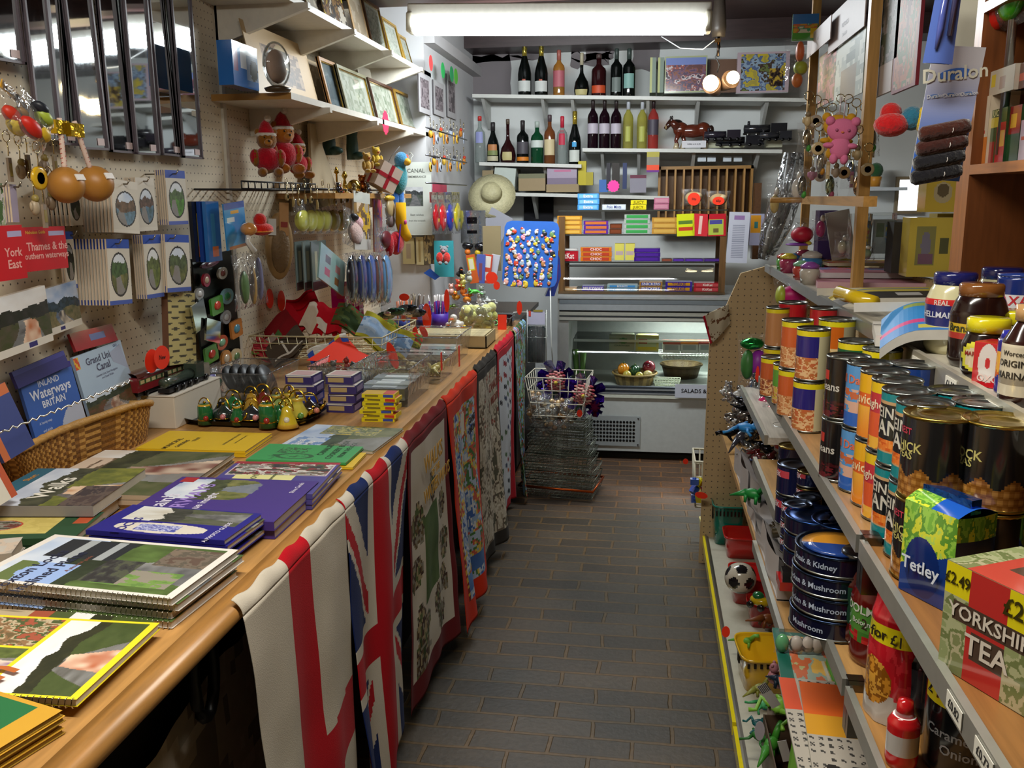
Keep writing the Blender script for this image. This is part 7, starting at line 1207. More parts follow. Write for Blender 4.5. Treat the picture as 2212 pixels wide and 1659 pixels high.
# jars and bottles on the near lower shelf
def jar(name,label,px,py,z,prof,bands,lid,lidprof,txt=(),mat='gloss',face=-2.2,cat='jar',s=1):
    p=P(px,py,Z=z); t=thing(name,label,cat,(p.x,p.y,z+.0005),(0,0,face)); prof=[(r*s,q*s) for r,q in prof]; H=prof[-1][1]
    def cf(u,q):
        u=(u+.5)%1
        for b0,b1,c,*w in bands:
            if b0<=q/H<=b1 and (not w or w[0]<=u<=w[1]): return c((u-.25)*2,(q/H-b0)/(b1-b0)) if callable(c) else C(c)
        return C('#777')
    pp=[prof[0]]
    for a,b in zip(prof,prof[1:]):
        k=max(1,int(abs(b[1]-a[1])/(H/24))); pp+=[(a[0]+(b[0]-a[0])*i/k,a[1]+(b[1]-a[1])*i/k) for i in range(1,k+1)]
    m=MB().lathe(pp,'#fff',mat,32,cfn=cf); R=max(r for r,_ in prof)
    for tx,sz,q,c_,*a in txt:
        vs,fs=textmesh(tx,True); an=(a[0] if a else 0); m.add([((R+.0006)*math.cos(an+v.x*sz/R),(R+.0006)*math.sin(an+v.x*sz/R),H*q+v.y*sz) for v in vs],fs,c_,'gloss')
    obj('jar_body',m,t); obj('lid',MB().lathe([(r*s,H+q*s) for r,q in lidprof],lid,'gloss',26),t); return t
JP=[(0,0),(.036,0),(.040,.01),(.041,.10),(.034,.125),(.029,.135)]; LP=[(.03,-.004),(.033,-.002),(.033,.014),(.03,.017),(0,.017)]
jar('sauce_jar','dark red sauce jar with black lid and green label beside the pies',1850,1375,ZB,JP,[(.3,.72,'#1f3f30',.2,.8),(0,1,'#4c1410')],'#141416',LP,cat='jar')
jar('sauce_jar','tomato sauce jar with green lid and green label, beside the biscuit bag',1892,1425,ZB,JP,[(.28,.40,pal(['#a82020','#3f7a30','#c0302c'],6,2),.15,.85),(.40,.70,'#4f8a3a',.15,.85),(0,1,'#5e110e')],'#1c7a34',LP,[('DOLMIO',.020,.66,'#c9d0c4',-.15),('Bolognese',.012,.52,'#c9d0c4',-.1)],cat='jar',s=1.06)
p=P(1925,1545,Z=ZB); t=thing('biscuit_bag','red bag of biscuits with a yellow price flash on the near lower shelf','biscuit bag',(p.x,p.y,ZB+.001),(0,0,-.95))
def pil(w,h,d,cf,m='gloss',top=.2): 
    mb=MB()
    for sg in(-1,1): mb.grid(lambda u,v:(w*(u-.5)*(1-.2*v*v),sg*(d*.5*(max(0,math.sin(pi*u))**.5)*(min(1,(1-v)/top+.02))+.004*vn(u*6,v*6,1)),h*v),50,70,cf,m)
    return mb
obj('bag_body',pil(.085,.19,.06,layout(pal(['#b81c28','#c42a34','#a81420'],4,3),[(0,0,1,.2,'#b4aca4'),(.0,.12,.75,.5,lambda u,v:pal(['#c98a2c','#8a5414','#d9a03c'],7,3)(u,v) if (u-.5)**2+(v-.5)**2<.22 else C('#b4aca4' if v<.3 else '#b81c28')),(0,.62,1,.76,'#d9cc1c')])).at(TR(0,-.032,.13,pi/2,0,0)).text('2 for £1',.022,TR(0,0,0),'#2a2414','gloss'),t)
jar('sauce_bottle','plain black sauce bottle behind the metal shelf edge',1985,1560,ZB,[(0,0),(.032,0),(.034,.008),(.034,.10),(.026,.125),(.014,.15),(.013,.18)],[(.2,.5,pal(['#1c1c20','#26262a','#1c1c20'],9,5),.2,.8),(0,1,'#0d0d10')],'#0d0d10',[(.014,-.002),(.015,.01),(0,.012)],cat='bottle',face=-2.0)
jar('gravy_tub','large black tub with a yellow 2 for £1.79 flash, bottom right',2085,1650,ZB,[(0,0),(.052,0),(.054,.01),(.054,.14),(.05,.15)],[(.62,.86,'#c9bc1c',.3,.8),(0,1,'#0f1013')],'#141416',[(.052,-.002),(.055,.0),(.055,.012),(0,.014)],[('2 for £1.79',.024,.74,'#24220f',-.1),('Caramelised',.018,.40,'#7a7c80',-.1),('Onion',.018,.26,'#7a7c80',-.1)],cat='tub',face=-2.0)
jar('glue_bottle','small red and clear capped bottle at the bottom right by the shelf edge',1945,1650,ZB,[(0,0),(.018,0),(.02,.008),(.02,.06),(.014,.07)],[(.3,.7,'#b4b0ac'),(0,1,'#b81c20')],'#c01c20',[(.012,-.002),(.009,.02),(0,.022)],cat='bottle')
# ---- tea on the near tins shelf ----
def teabag_pack(label,px,py,s,rz):
    p=P(px,py,Z=ZC); t=thing('tea_pack',label,'tea pack',(p.x,p.y,ZC+.001),(0,0,rz)); gp=pal(['#6fa83a','#8fc04a','#5a9034','#c9cf3a','#a8cc5a'],6,3); w,d,h=.085*s,.065*s,.125*s
    face=lambda u,v: C('#122a6a') if ((u-.45)**2+(v-.35)**2*1.1)<.12 else (gp(u,v) if v>.45+.3*(u-.5) else C('#1a3a84'))
    m=MB()
    m.grid(lambda u,v:(-w/2+w*u,-d/2-.006*math.sin(pi*u)*math.sin(pi*v),h*v),64,84,face,'gloss'); m.grid(lambda u,v:(w/2+.004*math.sin(pi*u),-d/2+d*u,h*v),36,56,lambda u,v:C('#12284c') if v<.75 else gp(u,v),'gloss')
    m.grid(lambda u,v:(-w/2-.003*math.sin(pi*u),d/2-d*u,h*v),36,56,lambda u,v:gp(u,v) if v>.4 else C('#1d3f8c'),'gloss'); m.grid(lambda u,v:(w/2-w*u,d/2,h*v),4,4,'#1a3a84','gloss'); m.grid(lambda u,v:(-w/2+w*u,-d/2+d*v,h+.012*math.sin(pi*v)*(1-.3*u)),48,36,lambda u,v:gp(u,v) if u<.5 else C('#1f56b8'),'gloss'); m.b2(-w/2,w/2,-d/2,d/2,0,.002,'#1a3a84','gloss')
    for sz,M in((.024,TR(-.003,-d/2-.0075,h*.36,pi/2,0,0)),(.022,TR(w/2+.0052,0,h*.5,pi/2,0,pi/2))): m.text('Tetley',sz*s,M,'#cfd8e8','gloss')
    obj('pack_body',m,t); obj('sealed_fold',MB().b2(-w*.45,w*.45,-.008,.008,h,h+.018,'#2a62c0','foil'),t)
teabag_pack('green and blue tea bags pack standing before the chick peas',2035,1290,.95,-1.05); teabag_pack('second green and blue tea pack, cut by the right picture edge',2215,1265,.95,-1.0)
def teabox(label,px,py,rz,W=.125,D=.10,H=.118):
    p=P(px,py,Z=ZC); t=thing('tea_box',label,'tea box',(p.x,p.y,ZC+.001),(0,0,rz)); sc=pal(['#8f9a6a','#a8ac84','#6f7a4c','#b0aa88','#7d8458'],6,4)
    f=layout(sc,[(0,.72,.25,1,'#d9cc1c'),(.58,.68,.98,1,'#d9cc1c'),(.25,.0,.62,1,'#b5302c'),(.1,.5,.9,.68,'#4a3a30'),(.3,.22,.62,.46,'#4a3a30')])
    m=MB().b2(-W/2,W/2,-D/2,D/2,0,H,'#a39e78','card'); m.grid(lambda u,v:(-W/2+W*u,-D/2-.0005,H*v),100,84,f,'gloss',False)
    m.grid(lambda u,v:(-W/2+W*u,-D/2+D*v,H+.0005),70,56,layout(sc,[(.2,.0,.95,.8,'#c04a3c'),(.35,.35,.9,.6,'#5a4438')]),'gloss',False); m.grid(lambda u,v:(W/2+.0005,-D/2+D*u,H*v),50,50,pal(['#7a7a4c','#8c8a58','#5c6a3a','#4c4a30'],5,4),'gloss',False); m.grid(lambda u,v:(-W/2-.0005,D/2-D*u,H*v),40,40,layout(sc,[(.75,.68,1,1,'#d9cc1c')]),'gloss',False)
    F=lambda x,z:TR(-W/2+W*x,-D/2-.0014,H*z,pi/2,0,0)
    m.text('£2.49',.018,F(.125,.86),'#3a3414','gloss',.8).text('£2.49',.026,F(.78,.84),'#3a3414','gloss',.9).text('YORKSHIRE',.021,F(.5,.59),'#d0c8bc','gloss').text('TEA',.030,F(.46,.34),'#d0c8bc','gloss').text('TEA',.03,TR(W*.13,0,H+.0012),'#d0c8bc','gloss')
    obj('box_body',m,t); return t
teabox('green and red tea box with yellow £2.49 price flashes at the right edge',2212,1480,-1.08); 
p=P(2212,1659,Z=ZC)
# ---- top shelf: jars ----
def dj(*a,**k): return jar(*a,**k)
MJ=[(0,0),(.036,0),(.042,.012),(.043,.085),(.036,.105),(.030,.115)]
for i,(px,py,l) in enumerate(((2050,760,'nearer'),(2150,740,'further'))):
    jar('mayonnaise_jar','mayonnaise jar with dark blue lid and yellow label, %s of two on the top shelf'%l,px,py,ZD,MJ,[(.68,.78,'#c02c2c',.2,.8),(.42,.68,'#232a6a',.2,.8),(.22,.42,pal(['#d9c45a','#b8402c','#cfc8a8'],4,2),.2,.8),(0,1,'#c9c49c')],'#1c1f5c',LP,[('HELLMANNS',.014,.56,'#cfd0dc',-.1),('REAL',.012,.73,'#e0d0c8',-.1)],cat='jar',s=1.05)
jar('pickle_jar','brown pickle jar with yellow label band and copper lid',2105,790,ZD,MJ,[(.48,.62,'#c9a82c',.2,.8),(.40,.48,'#a8342c',.2,.8),(0,1,'#1e0d0a')],'#7a4c24',LP,[('Branston',.017,.55,'#28341c',-.15)],cat='jar')
YP=[(0,0),(.028,0),(.034,.012),(.035,.05),(.028,.068),(.024,.07)]; YL=[(.026,-.002),(.030,0),(.030,.018),(.027,.02),(0,.02)]
for i,(px,py,l) in enumerate(((2125,815,'front'),(2185,792,'back'))): jar('spread_jar','squat dark yeast spread jar with bright yellow lid, %s one'%l,px,py,ZD,YP,[(.15,.8,lambda u,v:C('#c9c43a') if .55<((u-.5)**2*3+(v-.5)**2)*4<1 else (C('#cfc0a0') if ((u-.5)**2*3+(v-.5)**2)*4<.55 else C('#1c100c')),.22,.78),(0,1,'#1c100c')],'#cfc41c',YL,[('MARMITE',.009,.55,'#8c2a24',-.1)],cat='jar')
p=P(2150,835,Z=ZD); t=thing('stock_cube_box','small red stock cube box with a white oval on the top shelf','small box',(p.x,p.y,ZD+.001),(0,0,-.9)); m=MB().b2(-.024,.024,-.02,.02,0,.062,'#b81420','gloss').grid(lambda u,v:(-.024+.048*u,-.0204,.062*v),40,52,lambda u,v:C('#d0c8c4') if ((u-.45)**2*4+(v-.55)**2*1.8)<.36 and not ((u-.45)**2*4+(v-.55)**2*1.8)<.03 else C('#b81420'),'gloss',False); m.at(TR(0,-.021,.012,pi/2,0,0)).text('OXO',.014,TR(0,0,0),'#e0c0b8','gloss'); obj('box_body',m,t); obj('lid_flap',MB().b2(-.024,.024,-.02,.02,.062,.0635,'#c9242c','gloss'),t)
jar('salt_drum','tall blue cylindrical salt drum with a white name panel lettered red',2188,770,ZD,[(0,0),(.034,0),(.035,.004),(.035,.135)],[(.62,.8,'#cfccd0',.25,.72),(.1,.5,'#2c5cb4',.25,.75),(0,1,'#1c2c6c')],'#24387c',[(.035,0),(.036,.004),(0,.006)],[('SAXA',.022,.71,'#b8303a',-.1),('COARSE',.013,.52,'#b8c4dc',-.1),('SEA SALT',.010,.42,'#b8c4dc',-.1)],cat='salt drum')
jar('vinegar_bottle','brown bottle with cream ORIGINAL marinade label at the right picture edge',2203,872,ZD,[(0,0),(.026,0),(.028,.008),(.028,.08),(.018,.10),(.012,.11)],[(.12,.72,lambda u,v:C('#c9bfa8') if not (int(v*9)==2) else C('#8c8270'),.2,.8),(0,1,'#2c1410')],'#b08a5c',[(.012,-.002),(.016,0),(.016,.02),(0,.021)],[('Worcester',.009,.62,'#3a342c',-.05),('ORIGINAL',.012,.5,'#2a2620',-.05),('MARINADE',.012,.36,'#2a2620',-.05)],cat='bottle')
jar('lighter_fuel','small blue container with a flame picture behind the vinegar bottle',2178,850,ZD,[(0,0),(.018,0),(.019,.004),(.019,.075)],[(.3,.8,pal(['#d9a03c','#c9601c','#2a3a8c'],4,5),.25,.75),(0,1,'#2a2a80')],'#2a2a90',[(.018,0),(.014,.012),(0,.014)],cat='container')
# puzzle books and notebooks on the top shelf
def fb3(label,bl,br,tr,zt,t,face,edge,n=1,**q): flatbook(label,bl,br,tr,zt,t,face,n,edge=edge,z0=ZD+q.pop('dz',0),**q)
def rbook(name,label,px,py,z,w,d,t,rz,cover,edge,face=None,texts=(),curl=0,rx=0,ry=0):
    p=P(px,py,Z=z); o=thing(name,label,'book',(p.x,p.y,z),(rx,ry,rz)); cz=lambda a:curl*max(0,.35-a)**2*4
    m=MB().grid(lambda a,b:(a*w,b*d,t+cz(a)),26,26,face or cover,'card',False); m.grid(lambda a,b:(a*w,-.0005,cz(a)+t*b),14,6,lambda u,v:C(edge),'matte'); m.grid(lambda a,b:((0,d*(1-a),cz(0)+t*b)),4,6,edge,'matte'); m.grid(lambda a,b:(a*w,d*(1-b),cz(a)),14,2,edge,'matte'); m.b2(w-.001,w,0,d,0,t,edge,'matte').b2(0.02+curl,w,d-.001,d,0,t,edge,'matte')
    for s,sz,x,y,c_ in texts: m.text(s,sz,TR(x*w,y*d,t+.001),c_,'card')
    obj('pages',MB().b2(w*.4,w*.98,d*.02,d*.98,.001,t-.001,edge,'matte'),o); obj('cover',m,o); return o
rbook('notebook','pink exercise pad, lowest of the pads at the far left of the top shelf pile',1765,622,ZD,.30,.22,.018,-.12,'#b87a88','#c9a0a8')
rbook('notebook','pink spiral pad with white pages on top of the lower pink pad',1758,600,ZD+.02,.30,.22,.016,-.05,'#a8586c','#c9c4c8',layout('#a8606c',[(.1,.55,.9,1,pal(['#b8503a','#5a6a94','#8a3a5c'],4,3)),(0,0,.1,1,'#c98a98')]))
rbook('colouring_book','orange and yellow colouring book lying on the pink pads',1790,575,ZD+.038,.26,.16,.010,.05,'#b8502c','#c9b89c',layout(pal(['#b8442c','#c98a2c','#5a6a94'],4,6),[(0,.75,1,1,'#c9a82c')]))
rbook('puzzle_book','black and white zebra-covered pad curling yellow at its front edge',1805,662,ZD,.30,.20,.02,-.1,'#2a2624','#c9c4b8',layout('#2c2826',[(.0,.62,1,1,'#c9b44a'),(.1,.8,.8,.9,'#5a7a94'),(.5,.25,.7,.5,'#b8b4b0')]),curl=-.05,rx=.03,ry=-.03)
rbook('roll_pack','',0,0,0,.1,.1,.1,0,'#fff','#fff') if False else None
p=P(1812,632,Z=ZD+.045); obj('yellow_wallet',MB().tube([p,(p.x+.055,p.y-.11,p.z-.012)],.017,'#d0b01c','gloss',12),None,'bright yellow rolled plastic wallet curling over the zebra pad','plastic wallet')
rbook('puzzle_book','blue and pink price-marked puzzle book nearest the mayonnaise jar, top of pile',1900,735,ZD+.022,.20,.19,.018,-.25,'#2f78b8','#cfccc4',layout('#2f80c0',[(0,.28,1,.40,'#c0407c'),(.0,.0,1,.26,'#3a78b8'),(.75,.4,1,.8,'#c9b83a'),(.2,.85,.9,.97,'#8a9a4c'),(.3,.06,.8,.2,'#b8b04a')]),[('£1.99',.018,.85,.6,'#b8342c')],curl=-.07,rx=.15,ry=-.06)
rbook('puzzle_book','white-edged puzzle book under the blue and pink one',1890,748,ZD,.22,.20,.020,-.2,'#c4c0b8','#cfccc4')
# boxes at the back of the top shelf
def tbox(name,label,cat,x0,y0,x1,y1,X,c,f,t=.08,**q): return rpx(name,label,cat,x0,y0,x1,y1,dict(Y=X),t,c,f,**q)
egf=layout('#c9b04a',[(.18,.2,.6,.85,lambda u,v:C('#7a7484') if ((u-.5)**2*1.8+(v-.5)**2*.9)<.12 else C('#8a8450')),(.25,.22,.55,.38,'#7a5a6c'),(.7,.4,.9,.65,'#5a5a3c')])
tbox('gift_box','yellow boxed bell ornament with a window on the top shelf','gift box',1962,470,2058,598,2.75,'#b8a040',egf,m='gloss')
tbox('gift_box','yellow box with a printed oval above the bell ornament box','gift box',2000,388,2073,458,2.78,'#b89a34',layout('#c9ac44',[(.2,.25,.8,.95,lambda u,v:C('#6a5c44') if ((u-.5)**2+(v-.6)**2)<.09 else (C('#b8a884') if ((u-.5)**2+(v-.5)**2)<.22 else C('#c9ac44')))]),m='gloss')
tbox('gift_box','second yellow box standing behind the windowed bell box','gift box',2020,462,2072,590,2.9,'#a8923c','#b09a44')
for i,(x0,x1,y0,y1,c,l) in enumerate(((1838,1882,462,560,'#8a948c','left'),(1880,1935,460,560,'#9aa4a4','right'))):
    tbox('clear_case','clear plastic display case of small toys on the top shelf, %s one'%l,'plastic case',x0,y0,x1,y1,2.95,'#c9ccc8',None,m='clearbox',t=.06); 
    tbox('toy_figure_card','grey-green carded toy inside the %s clear display case'%l,'toy card',x0+8,y0+15,x1-6,y1-12,2.98,c,layout(c,[(.1,.5,.5,.9,'#5c7050'),(.6,.3,.95,.9,pal(['#c9503a','#c9b43a','#4a7ab8','#8a9a94'],3,i))]),t=.02)
tbox('bookend_box','dark grey patterned box between the clear cases and the yellow box','box',1928,480,1962,590,2.85,'#2c2a28','#38342f'); tbox('paper_stand','white angled paper stand behind the clear cases','paper stand',1790,455,1842,560,3.2,'#a8a49c',None,t=.01,rot=.2); tbox('plush_pack','dark purple packet standing behind the toy pots','packet',1768,455,1808,560,3.3,'#2c1444','#38205a')
cl=['#a83a5c','#5aa048','#c9b43a','#8a4a9c','#cfc8c0','#3a7ab0','#b8443a','#b8b0a4','#7ab08c']
for i,(px,py,s) in enumerate(((1675,575,.05),(1688,548,.045),(1700,575,.05),(1716,560,.045),(1735,568,.055),(1752,580,.06),(1725,590,.045),(1745,600,.05),(1770,545,.045),(1790,530,.06),(1760,525,.05),(1820,540,.06))):
    p=P(px,max(py+14,584),Z=ZD); p.y=min(p.y,3.6); p.x=max(p.x,.50); t=thing('toy_pot','%s toy pot on the far top shelf, %s counting from the shelf end'%(['pink','green','yellow','purple','white','blue','red','cream','mint'][i%9],ORD[i]),'toy',(p.x,p.y,ZD)); s*=1.25; obj('pot_body',MB().lathe([(s*.4,0),(s*.5,s*.6),(s*.42,s*.8)],cl[i%9],'gloss',12),t); obj('pot_lid',MB().lathe([(s*.46,s*.8),(s*.46,s*.95),(s*.2,s*1.1),(0,s*1.12)],cl[(i*4+2)%9],'gloss',12),t)
p=P(1712,505,Z=1.45); bagitem('crumpled clear bag with a red toy above the toy pots',1695,470,1765,530,dict(Y=3.3),.1,None,[(0,-.1,.35,.3,'#b01c34'),(-.1,-.45,.4,.06,'#7a3a9c'),(.2,-.4,.1,.08,'#c9b43a')])
bagitem('pink cellophane bag hanging under the far end of the top shelf',1668,600,1750,660,dict(Y=3.05),.1,None,[(0,-.1,.4,.35,'#b81c6c'),(-.3,-.1,.15,.35,'#a8b43a')])
bagitem('green and purple bagged toy hanging beside the perforated end panel',1590,720,1665,880,dict(Y=3.3),.1,None,[(-.1,.38,.35,.08,'#2ca04a','foil'),(.1,.1,.28,.2,'#8c2a9c'),(-.2,.1,.2,.2,'#3f7a3c'),(.1,-.25,.2,.2,'#3a7ab0'),(-.15,-.3,.15,.12,'#6a4a4c')])
tag(1636,815,9,50,dict(Y=3.2),'narrow orange sticker on the green and purple bagged toy')
tag(1795,795,12,30,dict(Y=2.4),'x') if False else None
for i,(x,y,c,r) in enumerate(((1650,870,'#cf2a6c',.03),(1665,890,'#e0401c',.028),(1660,915,'#c98a94',.028),(1672,935,'#b82a80',.025),(1668,860,'#c94a8c',.03))): p=P(x,y,Z=ZB2+.03); bagitem('%s bagged party bag filler on the short far shelf'%['bright pink','orange-red','pale pink','magenta','rose'][i],x-20,y-25,x+22,y+20,dict(Y=2.65+.09*(4-i)),.06,None,[(0,0,.38,.35,c,'gloss')])
# long clear curved bags hanging at the gondola end
for i,(pts,c) in enumerate((((( 1705,330),(1695,420),(1665,500),(1648,560)),'#c4c8c8'),(((1725,330),(1712,410),(1685,490),(1662,550)),'#b4baba'))):
    q=[P(x,y,Y=3.55) for x,y in pts]; t=thing('bagged_snake','long clear bag hanging in a curve at the end of the shelving, %s'%['left','right'][i],'bagged toy',q[0]); L=[v-q[0] for v in q]
    obj('bag',MB().tube(L,[.02,.04,.04,.02],'#ddd','cello',10),t); obj('contents',MB().tube(L,[.006,.013,.015,.006],c,'satin',8),t)
# ---- wooden display frame with cards, key rings, hair brushes ----
t=thing('display_stand','tall pale wooden frame standing on the top shelf, hung with pictures and key rings','display frame')
xx=.6
for (px0,py0,px1,py1,w) in ((1765,-60,1740,445,.022),(1890,-60,1862,445,.03)):
    a=P(px1,py1,X=xx); b=P(px0,py0,X=xx); obj('post',MB().b2(xx-.015,xx+.015,a.y-w/2,a.y+w/2,ZD+.0,2.6,'#b88a4a','woodz'),t)
a=P(1725,432,X=xx-.1); b=P(1880,438,X=xx-.1); obj('cross_rail',MB().b2(xx-.11,xx-.08,P(1875,436,X=xx-.1).y,P(1740,432,X=xx-.1).y,a.z-.012,a.z+.012,'#b88a4a','wood').tube([(xx-.2,P(1800,436,X=xx).y,a.z),(xx+.0,P(1800,436,X=xx).y,a.z)],.01,'#b88a4a','wood'),t)
for lb,x0,y0,x1,y1,X,c,f,tx in (('white paper notice clipped high on the wooden frame, upper one',1788,42,1862,118,.59,'#b4a8a8',None,[('POSTCARDS',.018,.5,.45,'#7a6e72'),('3 for £1.00',.014,.5,.2,'#7a6e72')]),('white paper notice clipped on the wooden frame, lower one',1742,85,1790,128,.57,'#b4a8a8',None,[('ASK',.014,.5,.5,'#7a6e72')]),('silver grey picture card with a brown house shape on the frame',1800,112,1860,230,.60,'#8a948c',layout(pal(['#8f9c98','#b4bcb4','#76847c'],5,3),[(.25,.0,.75,.55,'#6a5a44'),(.4,.6,.7,.8,'#3f5450')]),()),('dark floral picture card beside the silver one on the frame',1764,130,1800,235,.60,'#3a2c2c',pal(['#2a2224','#5c3a38','#b06a70','#7a6030','#2c2420'],5,8),())):
    rpx('picture_card' if not tx else 'notice',lb,'card' if not tx else 'notice',x0,y0,x1,y1,dict(X=X),.003,c,f,texts=tx) if False else slab('picture_card' if not tx else 'notice',lb,'card' if not tx else 'notice',P(x0,y1,X=X),Vector((0,P(x1,y1,X=X).y-P(x0,y1,X=X).y,0)),Vector((0,0,P(x0,y0,X=X).z-P(x0,y1,X=X).z)),.003,c,f,texts=tx,m='card')
for lb,x0,y0,x1,y1,c,f in (('tall framed grey woodland print hanging behind the wooden post',1890,-30,1935,150,'#4a3c38',pal(['#4c4a44','#6d6860','#8a8484','#3f4a34'],7,2)),('red-bordered autumn garden print hanging right of the woodland print',1925,-30,1975,205,'#7a2430',bordered(pal(['#8a4a2c','#a8643c','#5c6a3c','#b08a7c','#6a3a2c'],6,7),'#7a1c28',.07,.03)),('white card clipped below the woodland print',1880,150,1922,215,'#b4a8a4',None)):
    slab('framed_print',lb,'print',P(x0,y1,X=.62),Vector((0,P(x1,y1,X=.62).y-P(x0,y1,X=.62).y,0)),Vector((0,0,P(x0,y0,X=.62).z-P(x0,y1,X=.62).z)),.008,c,f,res=30)
def felt(label,px,py,Y,s,c,c2):
    p=P(px,py,Y=Y); t=thing('felt_bear',label,'felt toy',p,(0,.06,-.05)); m=MB(); cc=lambda x,z,a,b:m.ball(x*s,0,z*s,a*s,.012,b*s,c,'fabric',12,8)
    cc(0,.25,.44,.34); cc(-.36,.5,.14,.14); cc(.36,.5,.14,.14); cc(0,-.25,.3,.34); cc(-.32,-.2,.18,.09); cc(.32,-.2,.18,.09); cc(-.15,-.58,.12,.16); cc(.15,-.58,.12,.16)
    obj('body',m,t); obj('face',MB().ball(-.17*s,-.012,.24*s,.045*s,.004,.045*s,c2,'satin',8,5).ball(.17*s,-.012,.24*s,.045*s,.004,.045*s,c2,'satin',8,5).ball(0,-.012,.18*s,.05*s,.004,.03*s,'#d97a4a','satin',8,5),t); obj('hanging_cord',MB().tube([(0,0,.5*s),(0,0,1.1*s)],.0015,'#b8a8b0','satin',4),t)
felt('pink felt bear key ring hanging at the front of the wooden frame',1817,300,2.45,.085,'#cf7094','#a8547a'); felt('yellow felt figure hanging directly behind the pink felt bear',1808,290,2.56,.085,'#c9962c','#8a6420')
for i in range(26):
    x=1745+(i%9)*17+(i//9)*5; y=255+(i//9)*52+(i%4)*7; keyring('shiny key ring dangling in the thick cluster around the pink felt bear',x,y,dict(Y=2.65+.08*(i%5)),['#b8a47c','#a89a8c','#c9b08a','#b06a8a','#c4b8a8'][i%5],['figure','disc','strip'][i%3],.018,group='key rings around the pink felt bear',c2=['#7a6a50','#b85a7a','#d9c4a0'][i%3])
for i,(x,y,c) in enumerate(((1740,300,'#a89a80'),(1770,350,'#b8b4ac'),(1835,370,'#8a9ab8'),(1880,300,'#b0a48c'),(1850,400,'#c9a070'),(1790,400,'#a0b098'),(1730,400,'#8f8c84'))): bagitem('glinting clear packet hanging among the key rings, %s from the left of the frame'%ORD[[1,2,4,6,5,3,0][i]],x-20,y-35,x+22,y+38,dict(Y=2.8+.06*(i%3)),.04,None,[(0,0,.25,.3,c,'foil'),(.1,-.25,.15,.12,['#4a9a40','#c98a2c','#b85a7a'][i%3])])
bagitem('bag with an orange cartoon-free dog chew toy hanging at the far post',1692,85,1752,200,dict(Y=3.5),.06,None,[(.05,.25,.16,.2,'#cf6a3c'),(.1,-.05,.26,.14,'#a8b43a'),(0,-.28,.2,.14,'#d0783c')])['label']='clear bag with an orange and lime toy hanging beside the far wooden post'
rpx('toy_header','small blue and green picture packet hanging above the orange and lime toy','packet',1712,30,1768,88,dict(Y=3.52),.01,'#3f8a50',layout('#4f9a3c',[(0,.6,1,1,'#3f78b8'),(.05,.3,.95,.62,pal(['#c9a43a','#c96a4a','#4f9a6c','#d0c8b0'],3,4)),(.7,.1,.95,.45,'#d9b82c')]),m='gloss')
t=thing('plush_toy','red, yellow and blue plush toy peeping out left of the brown hair brushes','soft toy',P(1925,270,Y=2.0)); obj('body',MB().ball(0,0,0,.035,.03,.024,'#b81c20','plush').ball(.0,.01,.025,.022,.02,.02,'#b02020','plush'),t); obj('head',MB().ball(.04,0,.012,.024,.024,.024,'#2a6a84','plush').ball(.058,-.01,.008,.016,.02,.026,'#cfb02c','plush'),t)
# hair brush card
p0=P(1985,400,Y=1.62); 
cf_=lambda u,v:mixc('#3a68c0','#b4b4bc',min(1,max(0,(v-.25)*1.6)))
def brushes(o,w,h):
    for i,(z,c) in enumerate(((.38,'#3a1810'),(.27,'#341510'),(.16,'#14141a'),(.05,'#101016'))):
        b=obj('hair_brush',MB().at(TR(w*.42,h*z,.02,0,0,.26)).tube([(-w*.48,0,0),(-w*.40,0,0),(w*.40,0,0),(w*.50,0,0)],[.008,.0125,.0125,.010],c,'plush',12),o)
        obj('clip',MB().at(TR(w*.42,h*z,.02,0,0,.17)).tube([(w*.12,-.011,.004),(w*.14,0,.0145),(w*.15,.011,.004)],.0008,'#b8b4b0','satin',4),b)
def ducard(m,w,h):
    m.at(m.M)
    pts=[(w*.5+w*.30*math.cos(a),h*.80+h*.042*math.sin(a)) for a in [2*pi*k/20 for k in range(20)]]; m.M=TR(0,0,0); m.prism([(x,y+(x-w*.5)*.17) for x,y in pts],.0012,'#3c66b4','card','xy',y=.0002); m.text('Duralon',.030,TR(w*.5,h*.80,.002,0,0,.17),'#c8c8b8','card')
    for q in(.2,.52,.85): m.prism([(w*q+w*.10*math.cos(a),h*(.62+.05*q)+h*.014*math.sin(a)) for a in [2*pi*k/12 for k in range(12)]],.001,'#4c70ac','card','xy',y=.0002); m.text('Duralon',.008,TR(w*q,h*(.62+.05*q),.0018,0,0,.17),'#c8ccd0','card')
spx('hair_brush_card','tall white and blue display card with four hair brushes','display card',(1965,385),(2072,392),(1972,95),dict(Y=1.62),.002,'#a8a8b4',cf_,kt=dict(Y=1.60),shape=None,extra=ducard,parts=brushes,res=20)
slab('backing_strip','pale strip of card rising behind the hair brush card','card',P(2052,140,Y=1.66),Vector((.035,0,0)),Vector((.01,0,.2)),.002,'#a8a89a')
t=thing('comb_pack','blue plastic blister pack hanging over the top of the hair brush card','blister pack',P(2044,20,Y=1.56),(0,.08,0)); obj('tray',MB().grid(lambda u,v:((u-.5)*.034*(1+.3*(1-v)),-.006*math.sin(pi*u),(v-.5)*.16),10,10,'#5068b0','gloss').b2(-.018,.018,.0,.003,-.08,.09,'#3c509c','gloss'),t); obj('handles',MB().tube([(-.007,-.010,.09),(-.007,-.010,-.03),(-.008,-.008,-.06)],[.005,.005,.002],'#4a58a0','gloss',8).tube([(.008,-.010,.09),(.008,-.010,-.04)],[.005,.004],'#3a3a5c','gloss',8),t)
